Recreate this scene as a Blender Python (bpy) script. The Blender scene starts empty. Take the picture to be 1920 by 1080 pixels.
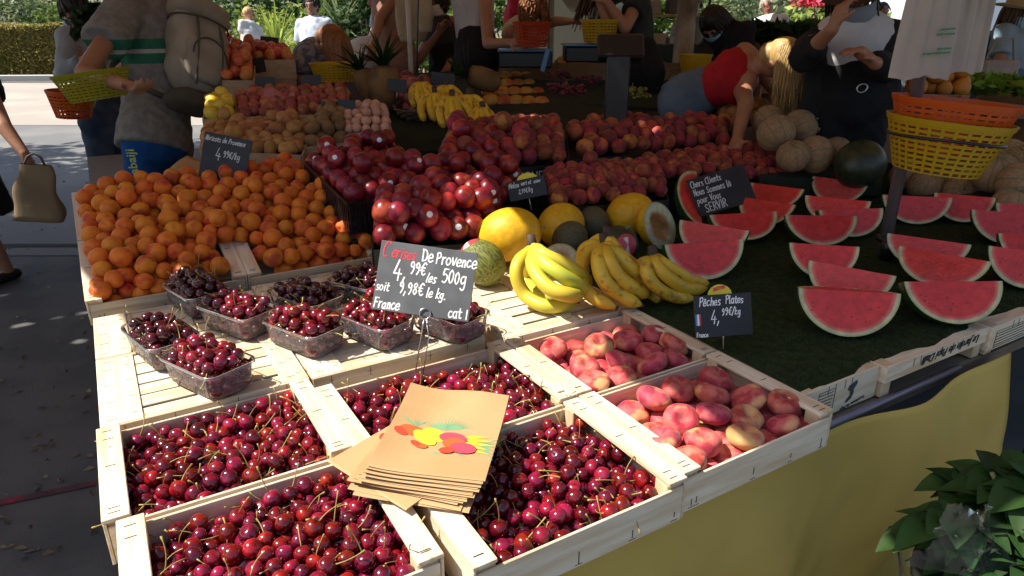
import bpy, bmesh, math, random
import numpy as np
from mathutils import Vector, Matrix, Quaternion, noise as mnoise

C = bpy.context.scene.collection
R = math.radians
# ---------------------------------------------------------------- camera
FPX, HCAM = 1290.0, 1.48
PITCH, YAW = R(21.2248), R(30.7403)
cam_d = bpy.data.cameras.new('camera')
cam_d.sensor_width = 36.0
cam_d.lens = 36.0 * FPX / 1920.0
cam_d.clip_start, cam_d.clip_end = 0.05, 3000
cam = bpy.data.objects.new('camera', cam_d); C.objects.link(cam)
cam.location = (0, 0, HCAM)
cam.rotation_euler = (R(90) - PITCH, 0, -YAW)
bpy.context.scene.camera = cam
# ---------------------------------------------------------------- light
SUN_EL = R(54)
SH = Vector((-0.92, 0.39, 0)).normalized()
SUN_TO = Vector((SH.x * math.cos(SUN_EL), SH.y * math.cos(SUN_EL), math.sin(SUN_EL)))
world = bpy.data.worlds.new('World'); bpy.context.scene.world = world
world.use_nodes = True
wn = world.node_tree.nodes; wl = world.node_tree.links
bg = wn['Background']
sky = wn.new('ShaderNodeTexSky'); sky.sky_type = 'NISHITA'; sky.sun_disc = False
sky.sun_elevation = SUN_EL; sky.sun_rotation = math.atan2(SH.x, SH.y)
sky.air_density = 1.0; sky.dust_density = 2.0
wl.new(sky.outputs[0], bg.inputs[0]); bg.inputs[1].default_value = 0.098
sun_d = bpy.data.lights.new('sun', 'SUN'); sun_d.energy = 5.0; sun_d.angle = R(0.5); sun_d.color = (1.0, 0.94, 0.84)
sun = bpy.data.objects.new('sun', sun_d); C.objects.link(sun)
sun.rotation_euler = (-SUN_TO).to_track_quat('-Z', 'Y').to_euler()
vs = bpy.context.scene.view_settings
vs.view_transform = 'Standard'; vs.look = 'None'; vs.exposure = 0.72; vs.gamma = 1.0
cy = bpy.context.scene.cycles
cy.use_denoising = True
cy.max_bounces = 8; cy.transparent_max_bounces = 12
cy.sample_clamp_indirect = 6.0
cy.caustics_reflective = False; cy.caustics_refractive = False

# ---------------------------------------------------------------- image point -> point in the place
_cp, _sp, _sy, _cy = math.cos(PITCH), math.sin(PITCH), math.sin(YAW), math.cos(YAW)
CAM = Vector((0, 0, HCAM))
def ray(px, py):
    x, y = px - 960, 540 - py
    fw, up = FPX * _cp + y * _sp, y * _cp - FPX * _sp
    return Vector((fw * _sy + x * _cy, fw * _cy - x * _sy, up))
def P(px, py, z):                       # seen point at height z
    r = ray(px, py); return r * ((z - HCAM) / r.z) + CAM
def D(px, py, d):                       # seen point at distance d
    return ray(px, py) * (d / FPX) + CAM
def PY(px, py, Y):
    r = ray(px, py); return r * (Y / r.y) + CAM
def on_plane(px, py, p0, n):
    r = ray(px, py); return r * ((p0 - CAM).dot(n) / r.dot(n)) + CAM
FWD = Vector((_sy, _cy, 0)); RGT = Vector((_cy, -_sy, 0)); UP = Vector((0, 0, 1))

# ---------------------------------------------------------------- objects
def tag(o, label=None, cat=None, group=None, kind=None):
    if label: o['label'] = label
    if cat: o['category'] = cat
    if group: o['group'] = group
    if kind: o['kind'] = kind
    return o
def thing(name, label, cat, loc=(0, 0, 0), rot=None, group=None, M=None):
    o = bpy.data.objects.new(name, None); C.objects.link(o)
    o.empty_display_size = 0.05
    if M is not None: o.matrix_world = M
    else:
        o.location = loc
        if rot is not None: o.rotation_euler = rot
    return tag(o, label, cat, group)

class MB:
    """collects faces of one mesh"""
    def __init__(s): s.v = []; s.f = []; s.m = []; s.sm = []; s.mi = 0
    def add(s, vs, fs, M=None, smooth=False):
        b = len(s.v)
        if M is not None: vs = [M @ Vector(v) for v in vs]
        s.v += [tuple(v) for v in vs]
        for f in fs: s.f.append(tuple(i + b for i in f)); s.m.append(s.mi); s.sm.append(smooth)
        return s
    def box(s, x0, x1, y0, y1, z0, z1, M=None):
        vs = [(x, y, z) for z in (z0, z1) for y in (y0, y1) for x in (x0, x1)]
        return s.add(vs, [(0, 2, 3, 1), (4, 5, 7, 6), (0, 1, 5, 4), (2, 6, 7, 3), (0, 4, 6, 2), (1, 3, 7, 5)], M)
    def bbox(s, x0, x1, y0, y1, z0, z1, c=0.0015, M=None):
        """box with small chamfers"""
        vs = []; idx = {}
        for sx in (0, 1):
            for sy_ in (0, 1):
                for sz in (0, 1):
                    p = [(x0, x1)[sx], (y0, y1)[sy_], (z0, z1)[sz]]
                    d = [(1, -1)[sx], (1, -1)[sy_], (1, -1)[sz]]
                    for a in range(3):
                        q = [p[k] + d[k] * c * (k != a) for k in range(3)]
                        idx[(sx, sy_, sz, a)] = len(vs); vs.append(q)
        fs = []
        for a in range(3):
            b, g = [k for k in range(3) if k != a]
            for sd in (0, 1):
                ring = []
                for (tb, tg) in ((0, 0), (1, 0), (1, 1), (0, 1)):
                    k = [0, 0, 0]; k[a] = sd; k[b] = tb; k[g] = tg
                    ring.append(idx[(k[0], k[1], k[2], a)])
                fs.append(ring)
        for a in range(3):
            b, g = [k for k in range(3) if k != a]
            for tb in (0, 1):
                for tg in (0, 1):
                    k0 = [0, 0, 0]; k0[b] = tb; k0[g] = tg; k1 = list(k0); k1[a] = 1
                    fs.append([idx[(*k0, b)], idx[(*k1, b)], idx[(*k1, g)], idx[(*k0, g)]])
        for sx in (0, 1):
            for sy_ in (0, 1):
                for sz in (0, 1): fs.append([idx[(sx, sy_, sz, a)] for a in range(3)])
        return s.add(vs, fs, M)
    def tube(s, pts, rad, seg=8, cap=True, smooth=True, M=None):
        pts = [Vector(p) for p in pts]; n = len(pts)
        rad = rad if isinstance(rad, (list, tuple)) else [rad] * n
        vs = []; fs = []; ref = None
        for i, p in enumerate(pts):
            t = (pts[min(i + 1, n - 1)] - pts[max(i - 1, 0)])
            t = t.normalized() if t.length > 1e-9 else Vector((0, 0, 1))
            if ref is None: ref = Vector((0, 0, 1)) if abs(t.z) < .9 else Vector((1, 0, 0))
            a = t.cross(ref)
            a = a.normalized() if a.length > 1e-6 else t.orthogonal().normalized()
            b = a.cross(t); ref = b
            for k in range(seg):
                q = 2 * math.pi * k / seg
                vs.append(p + (a * math.cos(q) + b * math.sin(q)) * rad[i])
        for i in range(n - 1):
            for k in range(seg):
                k2 = (k + 1) % seg
                fs.append((i * seg + k, i * seg + k2, (i + 1) * seg + k2, (i + 1) * seg + k))
        if cap: fs.append(tuple(range(seg))[::-1]); fs.append(tuple((n - 1) * seg + k for k in range(seg)))
        return s.add(vs, fs, M, smooth)
    def lathe(s, prof, seg=16, M=None, smooth=True, fn=None):
        """profile [(r,z)] bottom to top round z; fn(x,y,z,ang)->point"""
        vs = []; fs = []; n = len(prof)
        for (r, z) in prof:
            for k in range(seg):
                q = 2 * math.pi * k / seg
                p = (r * math.cos(q), r * math.sin(q), z)
                vs.append(fn(*p, q) if fn else p)
        for i in range(n - 1):
            for k in range(seg):
                k2 = (k + 1) % seg
                fs.append((i * seg + k, i * seg + k2, (i + 1) * seg + k2, (i + 1) * seg + k))
        fs.append(tuple(range(seg))[::-1]); fs.append(tuple((n - 1) * seg + k for k in range(seg)))
        return s.add(vs, fs, M, smooth)
    def ball(s, c, r, seg=12, rings=8, M=None, smooth=True):
        r = r if isinstance(r, (tuple, list)) else (r, r, r)
        prof = [(max(math.sin(math.pi * i / rings), 0.02), -math.cos(math.pi * i / rings)) for i in range(rings + 1)]
        T = Matrix.Translation(c) @ Matrix.Diagonal((*r, 1))
        return s.lathe(prof, seg, (M @ T) if M is not None else T, smooth)
    def mesh(s, name):
        me = bpy.data.meshes.new(name)
        me.from_pydata(s.v, [], s.f)
        me.polygons.foreach_set('use_smooth', s.sm)
        me.polygons.foreach_set('material_index', s.m)
        me.update(); return me
    def build(s, name, mats, parent=None, M=None):
        me = s.mesh(name)
        for m in (mats if isinstance(mats, (list, tuple)) else [mats]): me.materials.append(m)
        o = bpy.data.objects.new(name, me); C.objects.link(o)
        if parent is not None: o.parent = parent
        if M is not None: o.matrix_local = M
        return o
def solid(name, mb, m, label=None, cat=None, group=None, kind=None, M=None):
    return tag(mb.build(name, m, None, M), label, cat, group, kind)
def frame(o, x, y=None, z=None):
    """matrix with origin o, x along x, then y or z made square"""
    x = x.normalized()
    if y is not None: z = x.cross(y).normalized(); y = z.cross(x)
    else: y = z.cross(x).normalized(); z = x.cross(y)
    return Matrix(((x.x, y.x, z.x, o[0]), (x.y, y.y, z.y, o[1]), (x.z, y.z, z.z, o[2]), (0, 0, 0, 1)))

# ---------------------------------------------------------------- materials
def mat(name, col, rough=.5, col2=None, nscale=8, nlo=.4, nhi=.6, stretch=None, rand=0.0, bump=0, bscale=60, spec=.5,
        coat=0, sss=0, sssr=(1, .2, .1), metal=0, trans=0, sheen=0, alpha=1, detail=3, huer=0, col3=None, n3=3, emit=None, trl=0):
    m = bpy.data.materials.new(name); m.use_nodes = True
    nt = m.node_tree; n = nt.nodes; l = nt.links; b = n['Principled BSDF']
    b.inputs['Roughness'].default_value = rough
    b.inputs['Specular IOR Level'].default_value = spec
    b.inputs['Coat Weight'].default_value = coat; b.inputs['Coat Roughness'].default_value = .05
    b.inputs['Metallic'].default_value = metal
    b.inputs['Transmission Weight'].default_value = trans
    b.inputs['Alpha'].default_value = alpha
    if sheen: b.inputs['Sheen Weight'].default_value = sheen; b.inputs['Sheen Roughness'].default_value = .4
    if sss:
        b.inputs['Subsurface Weight'].default_value = sss; b.inputs['Subsurface Radius'].default_value = sssr
        b.inputs['Subsurface Scale'].default_value = .006
    tc = n.new('ShaderNodeTexCoord'); vec = tc.outputs['Object']
    if stretch:
        mp = n.new('ShaderNodeMapping'); mp.inputs['Scale'].default_value = stretch; l.new(vec, mp.inputs[0]); vec = mp.outputs[0]
    oi = n.new('ShaderNodeObjectInfo'); ge = n.new('ShaderNodeNewGeometry')
    ad = n.new('ShaderNodeMath'); ad.operation = 'ADD'; l.new(oi.outputs['Random'], ad.inputs[0]); l.new(ge.outputs['Random Per Island'], ad.inputs[1])
    fr = n.new('ShaderNodeMath'); fr.operation = 'FRACT'; l.new(ad.outputs[0], fr.inputs[0])
    rnd = fr.outputs[0]
    cur = None
    def nz(scale, lo, hi, c1, c2, off):
        t = n.new('ShaderNodeTexNoise'); t.noise_dimensions = '4D'; t.inputs['Scale'].default_value = scale; t.inputs['Detail'].default_value = detail
        l.new(vec, t.inputs['Vector'])
        wm = n.new('ShaderNodeMath'); wm.operation = 'MULTIPLY_ADD'; l.new(rnd, wm.inputs[0]); wm.inputs[1].default_value = 40; wm.inputs[2].default_value = off
        l.new(wm.outputs[0], t.inputs['W'])
        mr = n.new('ShaderNodeMapRange'); mr.interpolation_type = 'SMOOTHSTEP'
        mr.inputs[1].default_value = lo; mr.inputs[2].default_value = hi; l.new(t.outputs[0], mr.inputs[0])
        mx = n.new('ShaderNodeMix'); mx.data_type = 'RGBA'; l.new(mr.outputs[0], mx.inputs[0])
        if hasattr(c1, 'links'): l.new(c1, mx.inputs[6])
        else: mx.inputs[6].default_value = (*c1, 1)
        mx.inputs[7].default_value = (*c2, 1)
        return mx.outputs[2]
    if col2 is not None: cur = nz(nscale, nlo, nhi, col, col2, 0)
    if col3 is not None: cur = nz(n3, .52, .66, cur if cur is not None else col, col3, 7)
    if rand or huer:
        hs = n.new('ShaderNodeHueSaturation')
        if cur is not None: l.new(cur, hs.inputs['Color'])
        else: hs.inputs['Color'].default_value = (*col, 1)
        mr = n.new('ShaderNodeMapRange'); mr.inputs[3].default_value = 1 - rand; mr.inputs[4].default_value = 1 + rand; l.new(rnd, mr.inputs[0]); l.new(mr.outputs[0], hs.inputs['Value'])
        if huer:
            m7 = n.new('ShaderNodeMath'); m7.operation = 'MULTIPLY'; l.new(rnd, m7.inputs[0]); m7.inputs[1].default_value = 7.31
            f7 = n.new('ShaderNodeMath'); f7.operation = 'FRACT'; l.new(m7.outputs[0], f7.inputs[0])
            mh = n.new('ShaderNodeMapRange'); mh.inputs[3].default_value = .5 - huer; mh.inputs[4].default_value = .5 + huer; l.new(f7.outputs[0], mh.inputs[0]); l.new(mh.outputs[0], hs.inputs['Hue'])
        cur = hs.outputs[0]
    if cur is not None: l.new(cur, b.inputs['Base Color'])
    else: b.inputs['Base Color'].default_value = (*col, 1)
    if bump:
        t = n.new('ShaderNodeTexNoise'); t.inputs['Scale'].default_value = bscale; t.inputs['Detail'].default_value = 4; l.new(vec, t.inputs['Vector'])
        bp = n.new('ShaderNodeBump'); bp.inputs['Strength'].default_value = bump; bp.inputs['Distance'].default_value = .004
        l.new(t.outputs[0], bp.inputs['Height']); l.new(bp.outputs[0], b.inputs['Normal'])
    if emit: b.inputs['Emission Color'].default_value = (*emit[0], 1); b.inputs['Emission Strength'].default_value = emit[1]
    if trl:
        out = n['Material Output']; tr = n.new('ShaderNodeBsdfTranslucent'); mxs = n.new('ShaderNodeMixShader'); mxs.inputs[0].default_value = trl
        if cur is not None: l.new(cur, tr.inputs[0])
        else: tr.inputs[0].default_value = (*col, 1)
        l.new(b.outputs[0], mxs.inputs[1]); l.new(tr.outputs[0], mxs.inputs[2]); l.new(mxs.outputs[0], out.inputs[0])
    return m
def clear_mat(name, tint=(.985, .985, 1.0), gloss=.18, rough=.12, fog=.11):
    """thin clear plastic: mostly see-through, shinier at grazing angles"""
    m = bpy.data.materials.new(name); m.use_nodes = True
    nt = m.node_tree; n = nt.nodes; l = nt.links; n.remove(n['Principled BSDF']); out = n['Material Output']
    t = n.new('ShaderNodeBsdfTransparent'); t.inputs[0].default_value = (*tint, 1)
    g = n.new('ShaderNodeBsdfGlossy'); g.inputs['Roughness'].default_value = rough
    d = n.new('ShaderNodeBsdfDiffuse'); d.inputs[0].default_value = (.92, .92, .97, 1)
    lw = n.new('ShaderNodeLayerWeight'); lw.inputs[0].default_value = gloss
    m1 = n.new('ShaderNodeMixShader'); m1.inputs[0].default_value = fog; l.new(t.outputs[0], m1.inputs[1]); l.new(d.outputs[0], m1.inputs[2])
    m2 = n.new('ShaderNodeMixShader'); l.new(lw.outputs['Fresnel'], m2.inputs[0]); l.new(m1.outputs[0], m2.inputs[1]); l.new(g.outputs[0], m2.inputs[2])
    l.new(m2.outputs[0], out.inputs[0]); return m

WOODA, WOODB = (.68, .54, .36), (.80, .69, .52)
M = {}
M['wood_x'] = mat('poplar_along', WOODA, .65, WOODB, 5, .35, .65, (1.2, 14, 14), rand=.12, bump=.3, bscale=30, col3=(.62, .45, .27), n3=2.2, spec=.3)
M['wood_y'] = mat('poplar_across', WOODA, .65, WOODB, 5, .35, .65, (14, 1.2, 14), rand=.12, bump=.3, bscale=30, col3=(.62, .45, .27), n3=2.2, spec=.3)
M['wood_z'] = mat('poplar_post', (.58, .42, .24), .7, (.68, .53, .33), 5, .35, .65, (14, 14, 1.2), rand=.08, spec=.3)
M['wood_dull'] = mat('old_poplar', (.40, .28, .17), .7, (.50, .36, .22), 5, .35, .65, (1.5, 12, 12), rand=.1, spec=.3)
M['staple'] = mat('staple_wire', (.12, .11, .1), .4, metal=.6)
M['cherry'] = mat('cherry_skin', (.12, .004, .012), .15, (.30, .007, .020), .8, .4, .75, rand=.5, huer=.016, coat=.5, spec=.6, detail=1)
M['cherry_shade'] = mat('shaded_cherry_skin', (.05, .003, .008), .16, (.10, .004, .012), .8, .4, .75, rand=.35, coat=.5, spec=.5, detail=1)  # darker copy of the cherry skin: shade of the rear punnets put into colour
M['stem'] = mat('cherry_stem', (.42, .38, .08), .5, (.30, .16, .05), 25, .4, .6, rand=.2)
M['apricot'] = mat('apricot_skin', (.72, .20, .010), .55, (.62, .12, .010), .9, .4, .7, rand=.12, huer=.012, sheen=.12, sss=.1, spec=.35, col3=(.50, .05, .018), n3=.7)
M['nectarine'] = mat('nectarine_skin', (.27, .013, .022), .34, (.13, .006, .012), 1.2, .35, .65, rand=.25, huer=.012, coat=.0, spec=.45, col3=(.42, .05, .025), n3=.6)
M['peach'] = mat('peach_skin', (.32, .040, .020), .65, (.17, .012, .014), 1.0, .38, .62, rand=.25, huer=.02, sheen=.12, col3=(.48, .14, .03), n3=.7)
M['flat_peach'] = mat('flat_peach_skin', (.55, .12, .095), .62, (.38, .025, .035), 1.3, .42, .58, rand=.12, huer=.015, sheen=.15, sss=.1, col3=(.72, .36, .15), n3=.7)
M['sticker'] = mat('fruit_sticker', (.8, .8, .78), .35)
M['chalk'] = mat('white_chalk_pen', (.86, .86, .84), .7)
M['chalk_dim'] = mat('grey_chalk_pen', (.6, .6, .58), .8)  # greyer white for the rear boards and small prints
M['chalk_red'] = mat('red_chalk_pen', (.75, .05, .07), .6)
M['slate'] = mat('slate_board', (.10, .105, .108), .55, (.14, .147, .152), 14, .35, .7, spec=.4)
M['steel'] = mat('steel_wire', (.55, .54, .5), .3, metal=1)
M['black_plastic'] = mat('black_plastic', (.012, .012, .014), .35)
M['black_card'] = mat('black_card', (.014, .013, .014), .5)
M['card'] = mat('brown_card', (.34, .22, .13), .75, (.28, .18, .10), 10)
M['kraft'] = mat('kraft_paper', (.43, .265, .12), .7, (.49, .31, .15), 6, .35, .65, bump=.2, bscale=22, spec=.25)
M['turf'] = mat('green_felt', (.016, .028, .010), .95, (.028, .042, .014), 45, .35, .65, bump=.6, bscale=220, spec=.1)
M['cloth_y'] = mat('yellow_cloth', (.62, .45, .12), .85, (.54, .37, .085), 3, .3, .7, bump=.6, bscale=5, spec=.2)
# ================================================================ ground, awning (more setting further down)
M['asphalt'] = mat('asphalt', (.075, .075, .076), .85, (.105, .102, .098), 3.5, bump=.3, bscale=90)
mb = MB(); mb.add([(-400, -60, 0), (400, -60, 0), (400, 900, 0), (-400, 900, 0)], [(0, 1, 2, 3)])
solid('ground', mb, M['asphalt'], kind='structure')
# the awning overhead that shades the stall: laid out from the shade it throws on the table
AWZ = 2.45
SHIFT = Vector((SUN_TO.x, SUN_TO.y, 0)) * ((AWZ - .78) / SUN_TO.z)
def aw(px, py, z=.78):
    p = P(px, py, z) + SUN_TO * ((AWZ - z) / SUN_TO.z); return Vector((p.x, p.y, AWZ))
AW_EDGE = [(230, 610), (330, 590), (420, 625), (470, 578), (560, 592), (640, 596), (700, 560), (800, 500), (900, 515), (938, 470), (985, 432), (1015, 470), (1085, 535), (1140, 585), (1120, 640), (1165, 690), (1235, 705), (1330, 765), (1395, 815), (1450, 800), (1530, 800), (1575, 850), (1545, 960)]
def inside(p, poly):
    r = False; n = len(poly)
    for i in range(n):
        a, b = poly[i], poly[(i + 1) % n]
        if (a.y > p.y) != (b.y > p.y) and p.x < (b.x - a.x) * (p.y - a.y) / (b.y - a.y) + a.x: r = not r
    return r
def tidy(loops):
    """keep only sun-spot holes that lie well inside the cloth and apart from each other"""
    out = [loops[0]]
    for L in loops[1:]:
        c = sum(L, Vector((0, 0, 0))) / len(L)
        if not all(inside(c + (p - c) * 1.5, loops[0]) for p in L): continue
        if any((c - sum(K, Vector((0, 0, 0))) / len(K)).length < max((p - c).length for p in L) + max((p - sum(K, Vector((0, 0, 0))) / len(K)).length for p in K) + .01 for K in out[1:]): continue
        out.append(L)
    return out
def awning():
    edge = [aw(*e) for e in AW_EDGE]
    far = [Vector((8.5, -1.2, AWZ)), Vector((9.5, 7.2, AWZ)), Vector((1.0, 6.9, AWZ)), Vector((-1.35, 6.2, AWZ)), Vector((edge[0].x - .15, edge[0].y + 1.2, AWZ))]
    holes = [(290, 470, .035, .05), (345, 500, .03, .02), (300, 530, .03, .02), (750, 400, .045, .035), (630, 400, .05, .022), (690, 412, .03, .02), (1545, 408, .05, .02), (1600, 404, .05, .015), (345, 395, .02, .02), (200, 385, .018, .018)]  # holes added where sun spots should land on the fruit
    bm = bmesh.new(); loops = [edge + far]
    sh0 = SUN_TO * (AWZ / SUN_TO.z)
    for (px, py, ra, rb) in holes:
        c = aw(px, py, .9); L = []
        n = 11; rs = random.Random(px)
        for k in range(n): q = 2 * math.pi * k / n; s = rs.uniform(.75, 1.2); L.append(c + Vector((math.cos(q) * ra * s, math.sin(q) * rb * s, 0)))
        loops.append(L)
    for (px, py, d, ra, rb) in [(1400, 150, 3.45, .045, .04), (255, 60, 3.55, .05, .03), (408, 206, 3.15, .05, .03), (1468, 112, 3.4, .08, .07), (1008, 30, 5.1, .09, .08), (620, 85, 4.4, .08, .05), (742, 60, 5.3, .06, .05), (890, 20, 4.75, .05, .05), (1180, 40, 4.5, .04, .05), (1545, 95, 3.0, .04, .03), (370, 145, 3.5, .03, .025), (1600, 60, 3.0, .03, .02), (590, 130, 4.4, .03, .05), (1040, 50, 5.1, .06, .04), (985, 205, 2.9, .05, .03), (1230, 250, 3.1, .05, .03), (1880, 70, 5.2, .10, .06), (480, 120, 4.0, .07, .04)]:  # more added holes, aimed to drop sun spots on people and produce
        c = D(px, py, d); c = c + SUN_TO * ((AWZ - c.z) / SUN_TO.z); rs = random.Random(px + 1)
        loops.append([Vector((c.x + math.cos(2 * math.pi * i / 11) * ra * rs.uniform(.6, 1.25), c.y + math.sin(2 * math.pi * i / 11) * rb * rs.uniform(.6, 1.25), AWZ)) for i in range(11)])
    for L in tidy(loops):
        vs = [bm.verts.new(v) for v in L]
        for i in range(len(vs)): bm.edges.new((vs[i], vs[(i + 1) % len(vs)]))
    bmesh.ops.triangle_fill(bm, edges=bm.edges[:], use_beauty=True)
    me = bpy.data.meshes.new('awning'); bm.to_mesh(me); bm.free()
    me.materials.append(mat('awning_cloth', (.80, .58, .34), .9, trl=.24))  # tint and translucency chosen to warm and lift the shade below
    o = bpy.data.objects.new('awning', me); C.objects.link(o)
    so = o.modifiers.new('thick', 'SOLIDIFY'); so.thickness = .004
    tag(o, 'unseen cloth awning over the stall, holed to let sun spots through', 'awning')
awning()

def added_shade():
    """unseen sheet added over the walkway to put the near road in shade"""
    k = SUN_TO * (AWZ / SUN_TO.z); pts = [Vector((x + k.x, y + k.y, AWZ)) for x, y in ((-.12, .2), (-.10, 3.0), (-.12, 4.6), (-.05, 6.3), (-.8, 6.7), (-1.5, 6.2), (-2.6, 6.6), (-3.4, 4.0), (-3.2, .0))]
    bm = bmesh.new(); loops = [pts]
    for (px, py, ra, rb) in ((60, 548, .22, .05), (10, 525, .16, .05), (130, 520, .10, .04), (40, 610, .06, .03), (140, 590, .10, .025), (95, 500, .2, .04), (150, 640, .03, .03)):  # holes in the added sheet, placed to dapple the road with sun
        c = P(px, py, 0) + k; c.z = AWZ; rs = random.Random(px); loops.append([c + Vector((math.cos(2 * math.pi * i / 11) * ra * rs.uniform(.7, 1.2), math.sin(2 * math.pi * i / 11) * rb * rs.uniform(.7, 1.2), 0)) for i in range(11)])
    for L in tidy(loops):
        vs = [bm.verts.new(v) for v in L]
        for i in range(len(vs)): bm.edges.new((vs[i], vs[(i + 1) % len(vs)]))
    bmesh.ops.triangle_fill(bm, edges=bm.edges[:], use_beauty=True); me = bpy.data.meshes.new('awning'); bm.to_mesh(me); bm.free(); me.materials.append(bpy.data.materials['awning_cloth'])
    o = bpy.data.objects.new('awning', me); C.objects.link(o); so = o.modifiers.new('thick', 'SOLIDIFY'); so.thickness = .004
    tag(o, 'smaller unseen shade cloth added over the walkway left of the stall', 'awning')
added_shade()
# ================================================================ packing of loose fruit
def pack(W, Dp, r, n, seed, floor=None, iters=90, var=.08, hlift=0):
    g = np.random.default_rng(seed)
    rad = (r * (1 + var * (g.random(n) * 2 - 1)))
    per = max(1, int(W * Dp / (3.4 * r * r)))
    p = np.stack([r + g.random(n) * max(W - 2 * r, 1e-4), r + g.random(n) * max(Dp - 2 * r, 1e-4), r + (np.arange(n) // per) * 1.7 * r + g.random(n) * .4 * r + hlift], 1)
    fl = floor or (lambda a, b: a * 0)
    for it in range(iters):
        if it % 6 == 0:
            d = p[:, None] - p[None]; dd = (d ** 2).sum(2)
            ii, jj = np.nonzero(np.triu(dd < (3.2 * r) ** 2, 1))
        p[:, 2] -= (.10 if it < iters - 25 else .03) * r
        for k in range(2):
            d = p[ii] - p[jj]; L = np.sqrt((d ** 2).sum(1)) + 1e-9
            ov = (rad[ii] + rad[jj]) * .985 - L; m = ov > 0
            push = d[m] / L[m][:, None] * (ov[m] * .5)[:, None]
            np.add.at(p, ii[m], push * .8); np.add.at(p, jj[m], -push * .8)
            p[:, 0] = np.clip(p[:, 0], rad, W - rad); p[:, 1] = np.clip(p[:, 1], rad, Dp - rad)
            p[:, 2] = np.maximum(p[:, 2], fl(p[:, 0] / W, p[:, 1] / Dp) + rad)
    return p, rad
def seen(pos, rad):
    """how many of 7 sample points of each ball are open to the photographer"""
    pos = np.array(pos); rad = np.array(rad); cam_p = np.array(CAM); n = len(pos)
    v = cam_p - pos; dist = np.sqrt((v ** 2).sum(1)); vn = v / dist[:, None]
    a = np.cross(vn, [0, 0, 1]); a /= np.sqrt((a ** 2).sum(1))[:, None]; b = np.cross(vn, a)
    out = np.zeros(n, int)
    dm = np.sqrt(((pos[:, None] - pos[None]) ** 2).sum(2))
    for (u, w) in ((0, 0), (.6, 0), (-.6, 0), (0, .6), (0, -.6), (.45, -.45), (-.45, -.45)):
        s = pos + (a * u + b * w + vn * .6) * rad[:, None]
        for i in range(n):
            nb = np.nonzero(dm[i] < 8 * rad[i])[0]; nb = nb[nb != i]
            d = pos[nb] - s[i]; t = d @ vn[i]
            c2 = (d ** 2).sum(1) - t * t
            out[i] += not np.any((t > 0) & (c2 < (rad[nb] * .97) ** 2))
    return out
def rquat(g): 
    q = g.normal(size=4); return Quaternion(q / np.linalg.norm(q))
def TRS(p, q, s):
    s = s if isinstance(s, (tuple, list)) else (s, s, s)
    return Matrix.Translation(Vector(p)) @ q.to_matrix().to_4x4() @ Matrix.Diagonal((*s, 1))
def merge(name, protos, recs, mats, label=None, kind='stuff', parent=None):
    """one mesh of many: what is left below / beyond the individually built ones. protos: mesh lists"""
    V = []; F = []; MI = []; base = 0
    arr = []
    for me in protos:
        co = np.empty(len(me.vertices) * 3); me.vertices.foreach_get('co', co)
        arr.append((co.reshape(-1, 3), [tuple(pl.vertices) for pl in me.polygons], [pl.material_index for pl in me.polygons]))
    for (k, Mx, mi) in recs:
        co, fs, _ = arr[k]; m = np.array(Mx)
        V.append(co @ m[:3, :3].T + m[:3, 3]); F += [tuple(i + base for i in f) for f in fs]; MI += [mi] * len(fs); base += len(co)
    if not V: return None
    me = bpy.data.meshes.new(name); me.from_pydata(np.concatenate(V).tolist(), [], F)
    me.polygons.foreach_set('use_smooth', [True] * len(F)); me.polygons.foreach_set('material_index', MI)
    for m in mats: me.materials.append(m)
    o = bpy.data.objects.new(name, me); C.objects.link(o)
    if parent: o.parent = parent
    else: tag(o, label, None, None, kind)
    return o
def spawn(name, me, Mx, label, cat, group):
    o = bpy.data.objects.new(name, me); C.objects.link(o); o.matrix_world = Mx
    return tag(o, label, cat, group)
def kid(name, me, parent):
    o = bpy.data.objects.new(name, me); C.objects.link(o); o.parent = parent; return o

# ---- fruit shapes (unit radius)
def fruit_mesh(name, m, seg=16, rings=11, seam=.0, dimple=.12, squash=1.0, taper=0, seed=0, lump=.02, point=0, dw=.28):
    mb = MB(); rs = random.Random(seed)
    ph = [rs.random() * 9 for _ in range(3)]
    def fn(x, y, z, q): 
        s = 1 - seam * math.exp(-(((q + math.pi) % (2 * math.pi) - math.pi) / .28) ** 2) * (1 - z * z * .3)
        s *= 1 + lump * mnoise.noise((x * 1.3 + ph[0], y * 1.3 + ph[1], z * 1.3 + ph[2])) * 2
        rr = math.hypot(x, y)
        zz = z * squash - dimple * math.exp(-(rr / dw) ** 2) * (1 if z > 0 else -.35)
        zz -= point * math.exp(-(rr / .2) ** 2) * (z < 0)
        k = 1 + taper * z
        return (x * s * k, y * s * k, zz)
    prof = []
    for i in range(rings + 1):
        t = math.pi * i / rings; prof.append((max(math.sin(t), .015), -math.cos(t)))
    mb.lathe(prof, seg, fn=fn)
    me = mb.mesh(name); me.materials.append(m); return me
CH = [fruit_mesh('cherry', M['cherry'], 14, 10, .05, .16, .93, .06, s, .03) for s in range(3)]
CHD = [fruit_mesh('cherry', M['cherry_shade'], 14, 10, .05, .16, .93, .06, s, .03) for s in range(2)]
def stem_mesh(seed):
    rs = random.Random(seed); mb = MB(); L = rs.uniform(2.3, 3.3); a = rs.uniform(0, 6.28); bend = rs.uniform(.3, 1.1)
    pts = []
    for i in range(7):
        t = i / 6; pts.append((math.cos(a) * bend * t * t * L * .5, math.sin(a) * bend * t * t * L * .5, .75 + L * t * (1 - .12 * bend * t)))
    mb.tube(pts, [.085, .06, .055, .055, .055, .065, .12], 5)
    me = mb.mesh('stem'); me.materials.append(M['stem']); return me
STEM = [stem_mesh(s) for s in range(6)]
APR = [fruit_mesh('apricot', M['apricot'], 20, 14, .17, .20, .96, .02, s, .03) for s in range(3)]
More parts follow.
